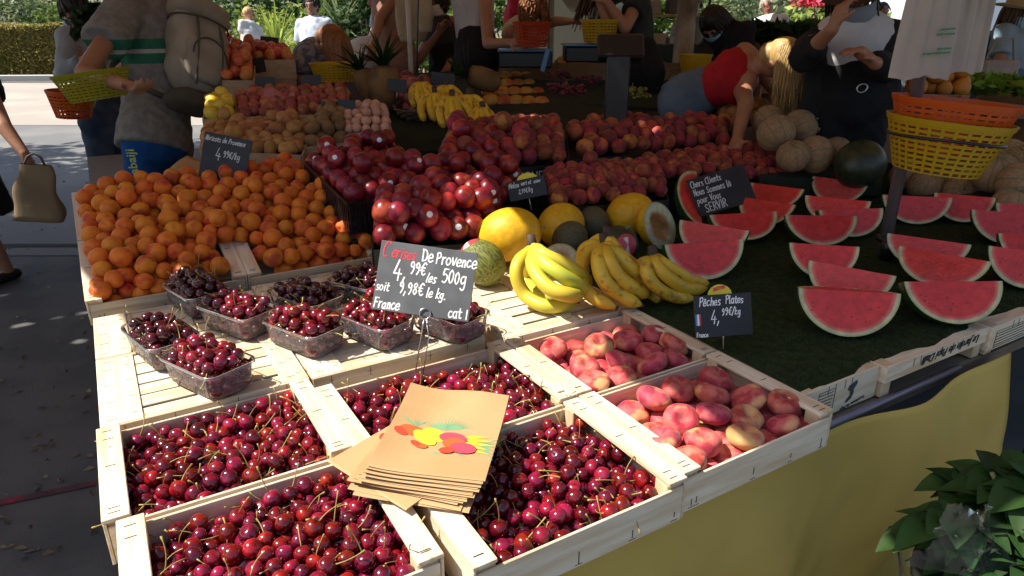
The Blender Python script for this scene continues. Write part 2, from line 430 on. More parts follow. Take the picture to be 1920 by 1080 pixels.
NEC = [fruit_mesh('nectarine', M['nectarine'], 18, 12, .05, .14, .95, 0, s, .02) for s in range(3)]
PEA = [fruit_mesh('peach', M['peach'], 16, 11, .08, .16, .93, 0, s, .025) for s in range(3)]
FLP = [fruit_mesh('flat_peach', M['flat_peach'], 28, 20, .08, .40, .68, 0, s, .07, 0, .40) for s in range(3)]
stk = MB(); stk.lathe([(.26, .985), (.26, 1.0), (.02, 1.035)], 10, smooth=False); STK = stk.mesh('sticker'); STK.materials.append(M['sticker'])

# ================================================================ wooden crates
def crate_kids(root, W, Dp, H, dull=False, seed=0, low=.016):
    rs = random.Random(seed); wx, wy, wz = (M['wood_dull'],) * 3 if dull else (M['wood_x'], M['wood_y'], M['wood_z'])
    b = MB()
    for k in range(3):
        y0 = .008 + (Dp - .016) * k / 3; b.box(.001, W - .001, y0 + .004, y0 + (Dp - .016) / 3 - .004, .0, .005)
    b.build('base_board', wx, root)
    for sx in (0, 1):
        for sy in (0, 1):
            p = MB(); x0 = .0 if sx == 0 else W - .034; y0 = .0055 if sy == 0 else Dp - .0355
            p.bbox(x0, x0 + .034, y0, y0 + .030, .0055, H - .0085); p.build('corner_post', wz, root)
    for sy in (0, 1):
        p = MB(); y0 = 0 if sy == 0 else Dp - .005; p.bbox(.0005, W - .0005, y0, y0 + .005, .0055, H - low, .001)
        p.mi = 1
        for x in (.018, .03, W - .018, W * .45, W - .11):
            yy = -.0006 if sy == 0 else Dp - .0002
            p.box(x, x + .0018, yy, yy + .0008, .012 + rs.random() * .01, .028 + rs.random() * .01)
            p.box(x - .006, x + .008, yy, yy + .0008, .0105, .0115)
        p.build('side_board', [wx, M['staple']], root)
    for sx in (0, 1):
        p = MB(); x0 = -.0055 if sx == 0 else W + .0005; p.bbox(x0, x0 + .005, 0, Dp, .0055, H - .0085, .001); p.build('end_board', wy, root)
        p = MB(); x0 = -.006 if sx == 0 else W - .034; p.bbox(x0, x0 + .040, .0, Dp, H - .008, H, .0012)
        p.mi = 1
        for y in (.016, .024, Dp * .5, Dp - .022, Dp - .05):
            yy = y + rs.uniform(-.006, .006); p.box(x0 + .010, x0 + .027, yy, yy + .0016, H - .0003, H + .0007)
        p.build('top_rail', [wy, M['staple']], root)
def crate(x0, y0, z0, W, Dp, H, label, group='wooden fruit crates', seed=0, rz=0, Mx=None, **k):
    t = thing('wooden_crate', label, 'crate', group=group, M=Mx if Mx is not None else Matrix.Translation((x0, y0, z0)) @ Matrix.Rotation(rz, 4, 'Z'))
    crate_kids(t, W, Dp, H, seed=seed, **k); return t
ZR, CHH = .76, .092
ZB = ZR - CHH
front = [ # x0,y0,W,Dp,rz,label,what
    (-.100, 1.062, .388, .300, R(.0), 'pale poplar crate of cherries at the left edge, just below the clear punnets', 'c'),
    (-.084, .735, .398, .318, R(-.6), 'pale poplar crate of cherries nearest the photographer, cut by the picture bottom', 'c'),
    (.300, 1.000, .446, .308, R(.6), 'pale poplar crate of cherries behind the stack of paper bags', 'c'),
    (.348, .682, .398, .312, R(.0), 'pale poplar crate of cherries right of the paper bags, at the table edge', 'c'),
    (.760, .692, .392, .305, R(.3), 'pale poplar crate of flat peaches at the front edge of the table', 'p'),
    (.760, 1.006, .390, .298, R(.0), 'pale poplar crate of flat peaches just below the bananas', 'p')]
cher_rec = []      # (pos, rad, where, shade-darkened)
for i, (x0, y0, W, Dp, rz, lab, what) in enumerate(front):
    cr = crate(x0, y0, ZB, W, Dp, CHH, lab, 'wooden crates in front', seed=i, rz=rz)
    Mx = cr.matrix_basis.copy()
    if what == 'c':
        ins = Mx @ Matrix.Translation((.004 if i != 1 else .004, .007, .007))
        wi, di = W - .008, Dp - .014
        lean = .018 if i == 1 else .012
        n = [270, 300, 300, 285][i]
        p, rd = pack(wi, di, .0140, n, 10 + i, var=.15, floor=lambda a, b: .004 + lean * np.sin(np.pi * np.clip(a, 0, 1)) * .8 + .010 * a)
        for q, r_ in zip(p, rd): cher_rec.append((ins @ Vector(q), r_, i, False))
    else:
        ins = Mx @ Matrix.Translation((.006, .008, .008))
        g = np.random.default_rng(50 + i)
        p, rd = pack(W - .012, Dp - .016, .0335, 40 if i == 4 else 36, 70 + i, var=.09)
        p[:, 2] = rd * .72 + (p[:, 2] - rd) * .7 + .004
        pos = [ins @ Vector(q) for q in p]; vis = seen(pos, rd * .9)
        hid = []
        for k in range(len(p)):
            q = Quaternion((0, 0, 1), g.uniform(0, 6.28)) @ Quaternion((1, 0, 0), g.normal() * .30) @ Quaternion((0, 0, 1), g.uniform(0, 6.28))
            mx = TRS(pos[k], q, float(rd[k]) * 1.05)
            if vis[k] >= 1: spawn('flat_peach', FLP[k % 3], mx, ('pink downy flat peach in the crate at the front table edge', 'pink downy flat peach in the crate below the bananas')[i - 4], 'peach', ('flat peaches in the front crate', 'flat peaches in the crate below the bananas')[i - 4])
            else: hid.append((k % 3, mx, 0))
        if hid: merge('flat_peaches', FLP, hid, [M['flat_peach']], 'lower layer of pink flat peaches in a poplar crate')

# ================================================================ upturned crates that carry the punnets and bananas
def upturned(x0, x1, y0, y1, z, label, seed=0, n=6):
    t = thing('upturned_crate', label, 'crate', (x0, y0, z - .085), group='upturned crates used as a display shelf')
    W, Dp, H = x1 - x0, y1 - y0, .085; rs = random.Random(seed)
    y = .0
    for k in range(n):
        w = Dp / n; p = MB(); p.bbox(.0, W, y + rs.uniform(.001, .005), y + w - rs.uniform(.001, .008), H - .010, H - .0045, .0008); p.build('slat', M['wood_x'], t); y += w
    for xx, w in ((0, .075), (W * .5 - .02, .045), (W - .055, .055)):
        p = MB(); p.bbox(xx, xx + w, .0, Dp, H - .0042, H, .0008); p.mi = 1
        for yy in (.02, Dp * .3, Dp * .55, Dp * .8, Dp - .02): p.box(xx + .012, xx + .03, yy, yy + .0012, H - .0003, H + .0007); p.box(xx + .055 - .02 * (w < .07), xx + .066 - .02 * (w < .07), yy + .01, yy + .0112, H - .0003, H + .0007)
        p.build('cross_board', [M['wood_y'], M['staple']], t)
    for yy in (-.0055, Dp + .0005):
        p = MB(); p.bbox(0, W, yy, yy + .005, .012, H - .001, .001); p.mi = 1
        if yy < 0:
            for xx in (.04, .13, W - .15, W - .05): p.box(xx, xx + .0012, yy - .0006, yy + .0002, H - .026, H - .004); p.box(xx - .006, xx + .006, yy - .0006, yy + .0002, H - .016, H - .015)
        p.build('side_board', [M['wood_x'], M['staple']], t)
    for xx in (0, W - .005):
        p = MB(); p.bbox(xx, xx + .005, .0, Dp, .012, H - .011, .001); p.build('end_board', M['wood_y'], t)
    for xx in (.0055, W - .0355):
        for yy in (.0, Dp - .03): p = MB(); p.bbox(xx, xx + .03, yy, yy + .03, 0, H - .011); p.build('corner_post', M['wood_z'], t)
    return t
upturned(-.100, .300, 1.378, 1.70, .752, 'upturned poplar crate at the left edge carrying three cherry punnets', 1)
upturned(.306, .735, 1.372, 1.70, .750, 'upturned poplar crate under the punnets below the cherry price board', 2)
upturned(-.100, .300, 1.712, 1.98, .752, 'upturned poplar crate under the left punnets next to the apricots', 3, 5)
upturned(.306, .735, 1.712, 2.02, .750, 'upturned poplar crate under the shaded punnets behind the cherry price board', 4, 5)
upturned(.770, 1.165, 1.318, 1.66, .757, 'upturned poplar crate carrying the sunlit bananas', 5)
upturned(.770, 1.165, 1.672, 1.98, .757, 'upturned poplar crate under the striped green melon and big yellow melon', 6)

# ================================================================ table, cloth, turf
t = thing('stall_table', 'long trestle table under the fruit crates and yellow cloth', 'table', (1.2, 2.0, 0))
def tpart(name, mb, m): 
    o = mb.build(name, m, t); o.matrix_parent_inverse = Matrix.Translation((-1.2, -2.0, 0)); return o
M['wood_tab'] = mat('table_board', (.20, .15, .10), .7, (.26, .2, .13), 6, stretch=(1, 10, 10))
mb = MB(); mb.box(-.085, 4.4, .755, 5.2, .635, .664); tpart('table_top', mb, M['wood_tab'])
for x in (-.03, 1.4, 2.9, 4.3):
    for y in (.83, 3.0, 5.1): mb = MB(); mb.bbox(x, x + .05, y, y + .05, 0, .634, .003); tpart('leg', mb, M['wood_tab'])
mb = MB(); mb.tube([(1.16, .748, .668), (1.75, .748, .668)], .009, 8); tpart('edge_bar', mb, mat('grey_bar', (.22, .2, .24), .4, metal=.6))
# yellow cloth: hangs in front, bulges to the right and is drawn up at the right end
def yellow_cloth():
    nx, nz = 90, 34; vs = []; fs = []
    x0, x1 = -.085, 1.93
    for j in range(nz + 1):
        v = j / nz
        for i in range(nx + 1):
            u = i / nx; x = x0 + (x1 - x0) * u
            s = min(1, max(0, (x - 1.15) / .85)); s2 = min(1, max(0, (x - 1.42) / .45)); top = .660 + .018 * s2 * s2 * (3 - 2 * s2)
            z = top * (1 - v) + .015 * v
            bulge = .04 * math.sin(math.pi * v) + .09 * v * (.3 + s)
            fold = (.018 * math.sin(x * 9 + v * 3.0) + .020 * math.sin(x * 17 + 1.3 + 2 * v) + .03 * mnoise.noise((x * 5 + z * 3, z * 4, 2)) + .012 * mnoise.noise((x * 15 - z * 9, z * 9, 5))) * (.1 + v) + .05 * math.exp(-((x - 1.52 - .2 * v) / .12) ** 2) * (.5 + v)
            y = .74 - .03 * s - bulge * .6 - fold
            if x < 1.12: y = max(y, .690 if z > .57 else y) if z > .60 else y
            vs.append((x, y, z))
    w = nx + 1
    for j in range(nz):
        for i in range(nx): fs.append((j * w + i, (j + 1) * w + i, (j + 1) * w + i + 1, j * w + i + 1))
    n = len(vs)
    mb = MB(); mb.add(vs, fs, smooth=True)
    o = mb.build('table_cloth', M['cloth_y'])
    so = o.modifiers.new('thick', 'SOLIDIFY'); so.thickness = .003
    return tag(o, 'plain yellow cloth hanging down the front of the stall table', 'tablecloth')
yellow_cloth()
# dark cloth behind at the table's right end
mb = MB(); mb.box(2.03, 2.09, .62, .66, .0, .70)
solid('table_leg_post', mb, M['black_plastic'], 'black upright post at the right end of the yellow cloth', 'post')

# turf sheet
def turf():
    rs = random.Random(4); mb = MB(); nx, ny = 60, 60
    x0, x1, y0, y1 = 1.168, 4.35, .778, 3.05; vs = []; fs = []
    for j in range(ny + 1):
        for i in range(nx + 1):
            x = x0 + (x1 - x0) * i / nx; y = y0 + (y1 - y0) * j / ny
            if j == 0: y += .012 * math.sin(x * 14) + .006 * math.sin(x * 37)
            vs.append((x, y, .755 + .003 * mnoise.noise((x * 6, y * 6, 0)) - (.006 if j == 0 else 0)))
    w = nx + 1
    for j in range(ny):
        for i in range(nx): fs.append((j * w + i, j * w + i + 1, (j + 1) * w + i + 1, (j + 1) * w + i))
    mb.add(vs, fs, smooth=True)
    root = tag(mb.build('turf_mat', M['turf']), 'dark green artificial turf spread under the watermelon quarters', 'turf mat')
    b = MB(); vs = []; fs = []
    for k in range(26000):
        x = rs.uniform(x0 + .005, 3.4); y = y0 + .012 + (2.1) * rs.random() ** 1.5
        a = rs.uniform(0, 6.28); l = rs.uniform(.003, .007); h = rs.uniform(.003, .007)
        n = len(vs); vs += [(x, y, .7545), (x + math.cos(a) * .0016, y + math.sin(a) * .0016, .7545), (x + math.cos(a + 1) * l, y + math.sin(a + 1) * l, .7555 + h)]; fs.append((n, n + 1, n + 2))
    b.add(vs, fs); o = b.build('pile', mat('turf_blade', (.022, .042, .014), .8, rand=.5), root); o['kind'] = 'stuff'
turf()
# crates under the turf, with printed boards towards the viewer
def board_crate(x0, x1, y0, zt, h, label, solid_h, seed):
    t = thing('printed_crate', label, 'crate', (x0, y0, zt - h), group='printed crates under the turf')
    W = x1 - x0
    p = MB(); p.bbox(0, W, 0, .006, h - solid_h, h, .001); p.mi = 1
    for xx in (.10, W * .3, W * .62, W - .12): p.box(xx, xx + .0014, -.0008, .0002, h - .024, h - .003)
    p.build('side_board', [M['wood_x'], M['staple']], t)
    for xx in (0.0, W - .035):
        p = MB(); p.bbox(xx, xx + .033, .0065, .04, 0, h - .002); p.build('corner_post', M['wood_z'], t)
    p = MB(); p.bbox(.0, W, .0065, .42, h - .012, h - .003); p.build('base_board', M['wood_x'], t)
    for xx in (-.0055, W + .0005): p = MB(); p.bbox(xx, xx + .005, .0, .42, h - solid_h, h - .002); p.build('end_board', M['wood_y'], t)
    return t
BC = [board_crate(1.172, 1.425, .768, .752, .083, 'printed poplar crate with a dark emblem under the turf edge', .080, 1),
      board_crate(1.437, 1.862, .752, .752, .083, 'poplar crate with upside down handwriting under the turf edge', .042, 2),
      board_crate(1.874, 2.30, .745, .752, .083, 'poplar crate with a printed panel at the right end of the turf edge', .070, 3)]
def text_obj(name, s, size, m, parent, Mx, bold=0, shear=0, al='LEFT', sx=1):
    cu = bpy.data.curves.new(name, 'FONT'); cu.body = s; cu.size = size; cu.extrude = .0003; cu.offset = bold; cu.shear = shear; cu.align_x = al
    cu.space_character = sx; cu.resolution_u = 3
    cu.materials.append(m); q = bpy.data.objects.new(name, cu); C.objects.link(q); bpy.context.view_layer.update(); me = bpy.data.meshes.new_from_object(q.evaluated_get(bpy.context.evaluated_depsgraph_get())); bpy.data.objects.remove(q); o = bpy.data.objects.new(name, me); C.objects.link(o); o.parent = parent; o.matrix_local = Mx; return o
M['ink'] = mat('dark_ink', (.03, .025, .025), .7)
M['ink_teal'] = mat('teal_ink', (.03, .05, .05), .7)
FACE = Matrix.Rotation(R(90), 4, 'X')         # text facing -Y
def on_face(x, z, y=-.0012, rot=0): return Matrix.Translation((x, y, z)) @ FACE @ Matrix.Rotation(rot, 4, 'Z')
text_obj('lettering', "Le Jardin de Papi Dalli", .030, M['ink'], BC[1], on_face(.385, .073, rot=R(180)), .0004, .35, sx=.95)
# printed emblem + small print on the first board
e = MB()
e.add([(x * .001, -.0012, z * .001) for x, z in [(150, 62), (176, 70), (178, 60), (168, 48), (170, 38), (164, 26), (150, 20), (142, 22), (150, 30), (158, 36), (156, 46), (146, 52)]], [tuple(range(12))])
e.build('emblem', M['ink_teal'], BC[0])
text_obj('lettering', "Le primeur du Pays", .011, M['ink'], BC[0], on_face(.215, .019, rot=R(186)), .0002, sx=1)
def lines_panel(root, x0, z0, w, h, n):
    e = MB(); rs = random.Random(n)
    for (a, b, c, d) in ((x0, x0 + w, z0, z0 + .0007), (x0, x0 + w, z0 + h, z0 + h + .0007), (x0, x0 + .0007, z0, z0 + h), (x0 + w, x0 + w + .0007, z0, z0 + h)): e.box(a, b, -.0012, -.0002, c, d)
    for k in range(n):
        z = z0 + h * (k + .7) / (n + .6); x = x0 + .003
        while x < x0 + w - .008:
            l = rs.uniform(.003, .009); e.box(x, x + l, -.0012, -.0002, z, z + .0016); x += l + .002
    e.build('small_print', M['ink'], root)
lines_panel(BC[0], .045, .008, .055, .062, 7)
lines_panel(BC[2], .02, .02, .16, .045, 5)
# ================================================================ clear punnets of cherries
M['punnet'] = clear_mat('clear_punnet_plastic')
def rrect(w, l, rad, n=4):
    pts = []
    for (cx, cy_, a0) in ((w / 2 - rad, l / 2 - rad, 0), (-w / 2 + rad, l / 2 - rad, 90), (-w / 2 + rad, -l / 2 + rad, 180), (w / 2 - rad, -l / 2 + rad, 270)):
        for k in range(n + 1): a = R(a0 + 90 * k / n); pts.append((cx + rad * math.cos(a), cy_ + rad * math.sin(a)))
    return pts
def punnet(x, y, z, rz, label, L=.192, W=.118, H=.062):
    t = thing('cherry_punnet', label, 'punnet', (x, y, z), (0, 0, R(rz)), 'clear punnets of cherries')
    mb = MB(); rings = []
    # ribbed wall
    def ring(w, l, zz, rib):
        out = []; base = rrect(w, l, .022, 5); n = len(base)
        for i in range(n):
            p, q = base[i], base[(i + 1) % n]; seg = max(1, int(math.hypot(q[0] - p[0], q[1] - p[1]) / .004)) if i % 6 == 5 else 2
            for k in range(seg if i % 6 == 5 else 2):
                f = k / (seg if i % 6 == 5 else 2); out.append((p[0] + (q[0] - p[0]) * f, p[1] + (q[1] - p[1]) * f))
        cc = []
        for i, (a, b) in enumerate(out):
            r_ = math.hypot(a, b); s = 1 + (rib * (1 if i % 2 else -1)) / r_
            cc.append((a * s, b * s, zz))
        return cc
    spec = [(W - .030, L - .030, .0012, 0), (W - .022, L - .022, .006, .0008), (W - .014, L - .014, H * .6, .0012), (W - .010, L - .010, H * .8, .0002), (W - .008, L - .008, H - .003, 0), (W, L, H - .001, 0), (W + .002, L + .002, H - .006, 0)]
    rr = [ring(w, l, zz, rb) for (w, l, zz, rb) in spec]; n = min(len(r_) for r_ in rr)
    # resample rings so they all carry n points
    vs = []; fs = []
    for r_ in rr:
        m = len(r_)
        for i in range(n): vs.append(r_[int(i * m / n)])
    for j in range(len(rr) - 1):
        for i in range(n): i2 = (i + 1) % n; fs.append((j * n + i, j * n + i2, (j + 1) * n + i2, (j + 1) * n + i))
    fs.append(tuple(range(n))[::-1]); mb.add(vs, fs, smooth=True); mb.build('tray', M['punnet'], t)
    rim = MB(); pts = [(a, b, H) for a, b in rrect(W, L, .022, 5)]; rim.tube(pts + pts[:2], .0011, 5, cap=False); rim.build('rim', clear_mat('clear_rim', gloss=.5, fog=.3), t)
    return t
PUN = [(.112, 1.456, 25, 'clear punnet of red cherries nearest the crates, alone in front', 0), (.040, 1.655, 15, 'clear punnet of shaded cherries at the left edge, nearest to the apricots corner', 1),
       (.222, 1.722, 27, 'clear punnet of cherries half in sun, second row behind the front punnet', 0), (.340, 1.540, 24, 'clear punnet of red cherries in the middle of the sunlit row', 0),
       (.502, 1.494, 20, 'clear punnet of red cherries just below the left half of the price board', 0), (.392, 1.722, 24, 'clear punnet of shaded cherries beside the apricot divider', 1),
       (.150, 1.925, 16, 'clear punnet of shaded cherries lying against the apricots', 1), (.560, 1.735, 30, 'clear punnet of shaded cherries behind the price board', 1),
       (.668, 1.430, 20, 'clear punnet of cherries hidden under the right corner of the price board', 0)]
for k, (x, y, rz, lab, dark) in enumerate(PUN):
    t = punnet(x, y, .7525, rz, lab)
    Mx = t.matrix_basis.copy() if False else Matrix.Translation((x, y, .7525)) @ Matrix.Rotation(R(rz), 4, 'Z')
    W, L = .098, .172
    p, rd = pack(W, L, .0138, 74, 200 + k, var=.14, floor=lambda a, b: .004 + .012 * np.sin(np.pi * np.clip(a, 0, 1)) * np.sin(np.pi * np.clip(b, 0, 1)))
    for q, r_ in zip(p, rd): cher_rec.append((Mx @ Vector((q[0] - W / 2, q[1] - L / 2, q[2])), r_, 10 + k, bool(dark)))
# ---- cherries: the 300 that show largest one by one, the rest one heap
def place_cherries():
    g = np.random.default_rng(3)
    where = np.array([c[2] for c in cher_rec]); vis = np.zeros(len(cher_rec), int)
    for w in sorted(set(where)):
        ix = np.nonzero(where == w)[0]
        vis[ix] = seen([cher_rec[i][0] for i in ix], [cher_rec[i][1] for i in ix])
    sc = []
    for i, (p, r_, w, dk) in enumerate(cher_rec):
        d = (p - CAM).dot(Vector((FWD.x * _cp, FWD.y * _cp, -_sp)))
        v = p - CAM; R_ = v.dot(RGT); U = v.dot(FWD) * _sp + v.z * _cp
        inside = abs(R_ / d) < .75 and abs(U / d) < .425
        sc.append(vis[i] * (r_ / d) ** 2 * 1e4 * inside if w < 10 or not dk else 0)
    order = np.argsort(-np.array(sc))[:300]; pick = set(int(i) for i in order if sc[i] > 0)
    names = {0: ('dark red cherry in the crate at the left edge below the punnets', 'cherries in the left crate'), 1: ('dark red cherry in the crate nearest the photographer at the picture bottom', 'cherries in the nearest crate'),
             2: ('dark red cherry in the crate behind the paper bags', 'cherries in the crate behind the paper bags'), 3: ('dark red cherry in the crate right of the paper bags', 'cherries in the crate right of the paper bags'), }
    for k, pn in enumerate(PUN): names[10 + k] = ('dark red cherry in the ' + ['lone front punnet', 'left edge punnet', 'half sunlit punnet behind the front one', 'middle punnet of the sunlit row', 'punnet below the price board', 'shaded punnet beside the divider', 'punnet lying against the apricots', 'punnet behind the price board', 'punnet under the price board corner'][k], 'cherries in punnet ' + ['in front', 'at the left edge', 'half in sun', 'in the middle', 'below the price board', 'beside the divider', 'against the apricots', 'behind the price board', 'under the board corner'][k])
    rest = []; rests = []
    for i, (p, r_, w, dk) in enumerate(cher_rec):
        q = rquat(g); 
        up = q @ Vector((0, 0, 1))
        if up.z < .1 and g.random() < .75: q = Quaternion((1, 0, 0), g.normal() * .9) @ Quaternion((0, 1, 0), g.normal() * .7) @ Quaternion((0, 0, 1), g.uniform(0, 6.28))
        mx = TRS(p, q, float(r_) * 1.02); hs = g.random() < .62
        if i in pick:
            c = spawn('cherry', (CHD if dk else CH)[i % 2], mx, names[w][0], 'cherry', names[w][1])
            if hs: kid('stem', STEM[i % 6], c)
        else:
            rest.append(((3 + i % 2) if dk else i % 3, mx, 1 if dk else 0))
            if hs and vis[i] > 0: rests.append((5 + i % 6, mx, 2))
    merge('cherries', CH + CHD + STEM, rest + rests, [M['cherry'], M['cherry_shade'], M['stem']], 'further cherries lying beneath and behind in crates and punnets')
place_cherries()

# ================================================================ loose heaps of fruit
def quad_frame(q):
    FL, FR, BR, BL = q
    W = ((FR - FL).length + (BR - BL).length) / 2; Dp = ((BL - FL).length + (BR - FR).length) / 2
    nrm = ((FR - FL).cross(BL - FL)).normalized()
    return W, Dp, nrm
def qpt(q, u, v):
    FL, FR, BR, BL = q
    return (FL * (1 - u) + FR * u) * (1 - v) + (BL * (1 - u) + BR * u) * v
def heap(q, r, n, seed, protos, name, label, cat, group, m, mound=0.0, sq=1.0, floor=None, minvis=1, stickers=0, size=1.02, flat=None, tall=None):
    W, Dp, nrm = quad_frame(q); g = np.random.default_rng(seed)
    fl = floor or (lambda a, b: mound * np.sin(np.pi * np.clip(a, 0, 1)) * np.sin(np.pi * np.clip(b, 0, 1)))
    p, rd = pack(W, Dp, r, n, seed, fl)
    pos = [qpt(q, a / W, b / Dp) + (UP * .6 + nrm * .4) * float(c) for a, b, c in p]
    vis = seen(pos, rd); hid = []; out = []
    for k in range(n):
        qq = rquat(g) if flat is None else Quaternion((0, 0, 1), g.uniform(0, 6.28)) @ Quaternion((1, 0, 0), flat + g.normal() * .25)
        s = float(rd[k]) * size; mx = TRS(pos[k], qq, (s, s, s * sq))
        if vis[k] >= minvis:
            o = spawn(name, protos[k % len(protos)], mx, label, cat, group); out.append(o)
            if stickers and g.random() < stickers:
                # the sticker faces up and towards the open side
                dirv = Vector((g.normal() * .45 - .25, -.7 + g.normal() * .3, .8)).normalized(); o.rotation_mode = 'QUATERNION'
                o.matrix_world = TRS(pos[k], Vector((0, 0, 1)).rotation_difference(dirv), s)
                st = kid('sticker', STK, o); st.matrix_local = Matrix.Rotation(R(38), 4, 'X')
        else: hid.append((k % len(protos), mx, 0))
    if hid: merge(cat.replace(' ', '_') + '_heap', protos, hid, [m], 'fruit lying hidden underneath the ' + group)
    return out
def tray(q, name, label, m, below=.09, up=.015, th=.006, text=None, tx=.5, ts=.03, group=None, slots=False, cat='tray', tm=None):
    FL, FR, BR, BL = q; ce = (FL + FR + BR + BL) / 4
    t = thing(name, label, cat, ce - Vector((0, 0, below)), group=group)
    off = -(ce - Vector((0, 0, below)))
    for nm, a, b in (('front_wall', FL, FR), ('side_wall', FR, BR), ('back_wall', BR, BL), ('side_wall', BL, FL)):
        d = (b - a); L = d.length; n = Vector((d.y, -d.x, 0)).normalized(); mb = MB()
        def seg(u0, u1, z0, z1):
            c = []
            for k in (0, 1):
                for (u, z) in ((u0, z0), (u1, z0), (u1, z1), (u0, z1)): c.append(a + d * u + UP * z + n * th * (1 - k) + off)
            mb.add(c, [(0, 1, 2, 3), (7, 6, 5, 4), (0, 4, 5, 1), (1, 5, 6, 2), (2, 6, 7, 3), (3, 7, 4, 0)])
        if slots:
            seg(0, 1, up - .012, up); seg(0, 1, -below, -below + .015); k = max(4, int(L / .016))
            for i in range(k): seg(i / k, (i + .55) / k, -below + .015, up - .012)
        else: seg(0, 1, -below, up)
        w = mb.build(nm, m, t)
        if nm == 'front_wall' and text:
            Mx = frame(a + d * tx + n * (th + .0012) + UP * (-ts * .95 + up - .008) + off, d, z=n)
            text_obj('lettering', text, ts, tm or M['chalk_dim'], t, Mx, .0003, al='CENTER', sx=1.05)
    mb = MB(); mb.add([v - UP * (below * .98) + off for v in q] + [v - UP * (below * .9) + off for v in q], [(3, 2, 1, 0), (4, 5, 6, 7), (0, 1, 5, 4), (1, 2, 6, 5), (2, 3, 7, 6), (3, 0, 4, 7)]); mb.build('base', m, t)
    return t

# ---- apricots heaped over four tilted crates
TA = R(13.5); ta = Vector((0, math.cos(TA), math.sin(TA))); tn = Vector((0, -math.sin(TA), math.cos(TA)))
AL = ['tilted poplar crate of apricots at the left edge behind the punnets', 'tilted poplar crate of apricots at the left edge, farther up by the walking shopper', 'tilted poplar crate of apricots right of the wooden divider', 'tilted poplar crate of apricots beneath the black apricot price board']
AF = [('ripe orange apricot in the crate by the clear punnets at the left edge', 'apricots in the near left crate'), ('ripe orange apricot in the far left crate by the walking shopper', 'apricots in the far left crate'), ('ripe orange apricot right of the wooden divider', 'apricots in the near right crate'), ('ripe orange apricot on the heap by the black apricot price board', 'apricots in the far right crate')]
for k in range(4):
    o = Vector(((-.105, .308)[k // 2], 2.045, .705)) + ta * (.343 * (k % 2)); crate(0, 0, 0, .400, .338, .085, AL[k], 'tilted crates of apricots', seed=20 + k, Mx=frame(o, Vector((1, 0, 0)), y=ta))
def apricots():
    g = np.random.default_rng(31); Mx = frame(Vector((-.105, 2.045, .705)), Vector((1, 0, 0)), y=ta); W, Dp = .815, .675
    def fl(a, b):
        z = .040 + .014 * np.sin(np.pi * np.clip(a * 2, 0, 1)) * (a < .5) - .034 * np.exp(-b / .16) - .030 * np.exp(-a / .06) + .012 * np.clip((a - .42) / .2, 0, 1) * np.clip(b * 1.6 - .1, 0, 1) + .022 * np.exp(-((a - .72) / .2) ** 2 - ((b - .75) / .3) ** 2)
        return z + .045 * np.exp(-((a - .507) / .035) ** 2) * np.clip(1 - b * 1.5, 0, 1)
    p, rd = pack(W - .012, Dp - .012, .0258, 420, 301, fl, var=.16)
    keep = ~((np.abs(p[:, 0] + .006 - .408) < .062) & (p[:, 1] < .17))
    p, rd = p[keep], rd[keep]; pos = [Mx @ Vector((a + .006, b + .008, c + .008)) for a, b, c in p]; vis = seen(pos, rd); hid = []
    for k in range(len(p)):
        mx = TRS(pos[k], rquat(g), float(rd[k]) * 1.02); i = (2 if p[k][0] > W / 2 else 0) + (1 if p[k][1] > Dp / 2 else 0)
        if vis[k]: spawn('apricot', APR[k % 3], mx, AF[i][0], 'apricot', AF[i][1])
        else: hid.append((k % 3, mx, 0))
    merge('apricots', APR, hid, [M['apricot']], 'lower layers of apricots in the tilted crates')
apricots()
# ---- nectarines and peaches
def Q(*a): return [D(*v) for v in a]
QN1 = Q((655, 394, 2.16), (815, 362, 2.36), (748, 296, 2.66), (572, 314, 2.50))
tray(QN1, 'plastic_crate', 'black slotted plastic crate of nectarines beside the apricots', M['black_plastic'], .08, .022, .004, group=None, slots=True, cat='crate')
heap(QN1, .033, 50, 400, NEC, 'nectarine', 'shiny dark red nectarine in the black slotted plastic crate', 'nectarine', 'nectarines in the black plastic crate', M['nectarine'], .03, stickers=.12)
QN2 = Q((700, 476, 1.95), (893, 462, 2.13), (985, 342, 2.52), (712, 372, 2.42))
tray(QN2, 'card_tray', 'black card tray of nectarines right behind the cherry price board', M['black_card'], .07, .012, .004, 'CONQUET', .62, .036, 'black card fruit trays')
heap(QN2, .035, 80, 401, NEC, 'nectarine', 'shiny red nectarine in the card tray above the cherry price board', 'nectarine', 'nectarines in the tray above the price board', M['nectarine'], floor=lambda a, b: .03 * np.sin(np.pi * np.clip(a * .8 + .12, 0, 1)) * (.35 + .65 * b), stickers=.16)
QN3 = Q((812, 330, 2.42), (1065, 312, 2.72), (1045, 236, 3.05), (850, 248, 2.85))
tray(QN3, 'card_tray', 'black card tray of nectarines and peaches in front of the shaded bananas', M['black_card'], .10, .01, .004, 'CONQUET', .65, .042, 'black card fruit trays')
heap(QN3, .035, 58, 402, PEA + NEC[:1], 'peach', 'dusky red peach heaped in front of the shaded bananas', 'peach', 'peaches heaped in front of the shaded bananas', M['peach'], .03)
QP1 = Q((1035, 398, 2.36), (1252, 380, 2.60), (1230, 315, 2.92), (1015, 330, 2.66))
tray(QP1, 'card_tray', 'black card tray of small peaches right of the yellow topped price board', M['black_card'], .09, .012, .004, 'CONQUET', .6, .03, 'black card fruit trays')
heap(QP1, .029, 62, 403, PEA, 'peach', 'small red peach in the tray right of the yellow topped price board', 'peach', 'peaches in the small peach tray', M['peach'], .03)
QP2 = Q((1256, 352, 2.76), (1520, 345, 3.05), (1440, 280, 3.35), (1190, 308, 2.98))
tray(QP2, 'card_tray', 'black card tray of peaches behind the watermelon quarters', M['black_card'], .09, .012, .004, 'CONQUET', .3, .03, 'black card fruit trays')
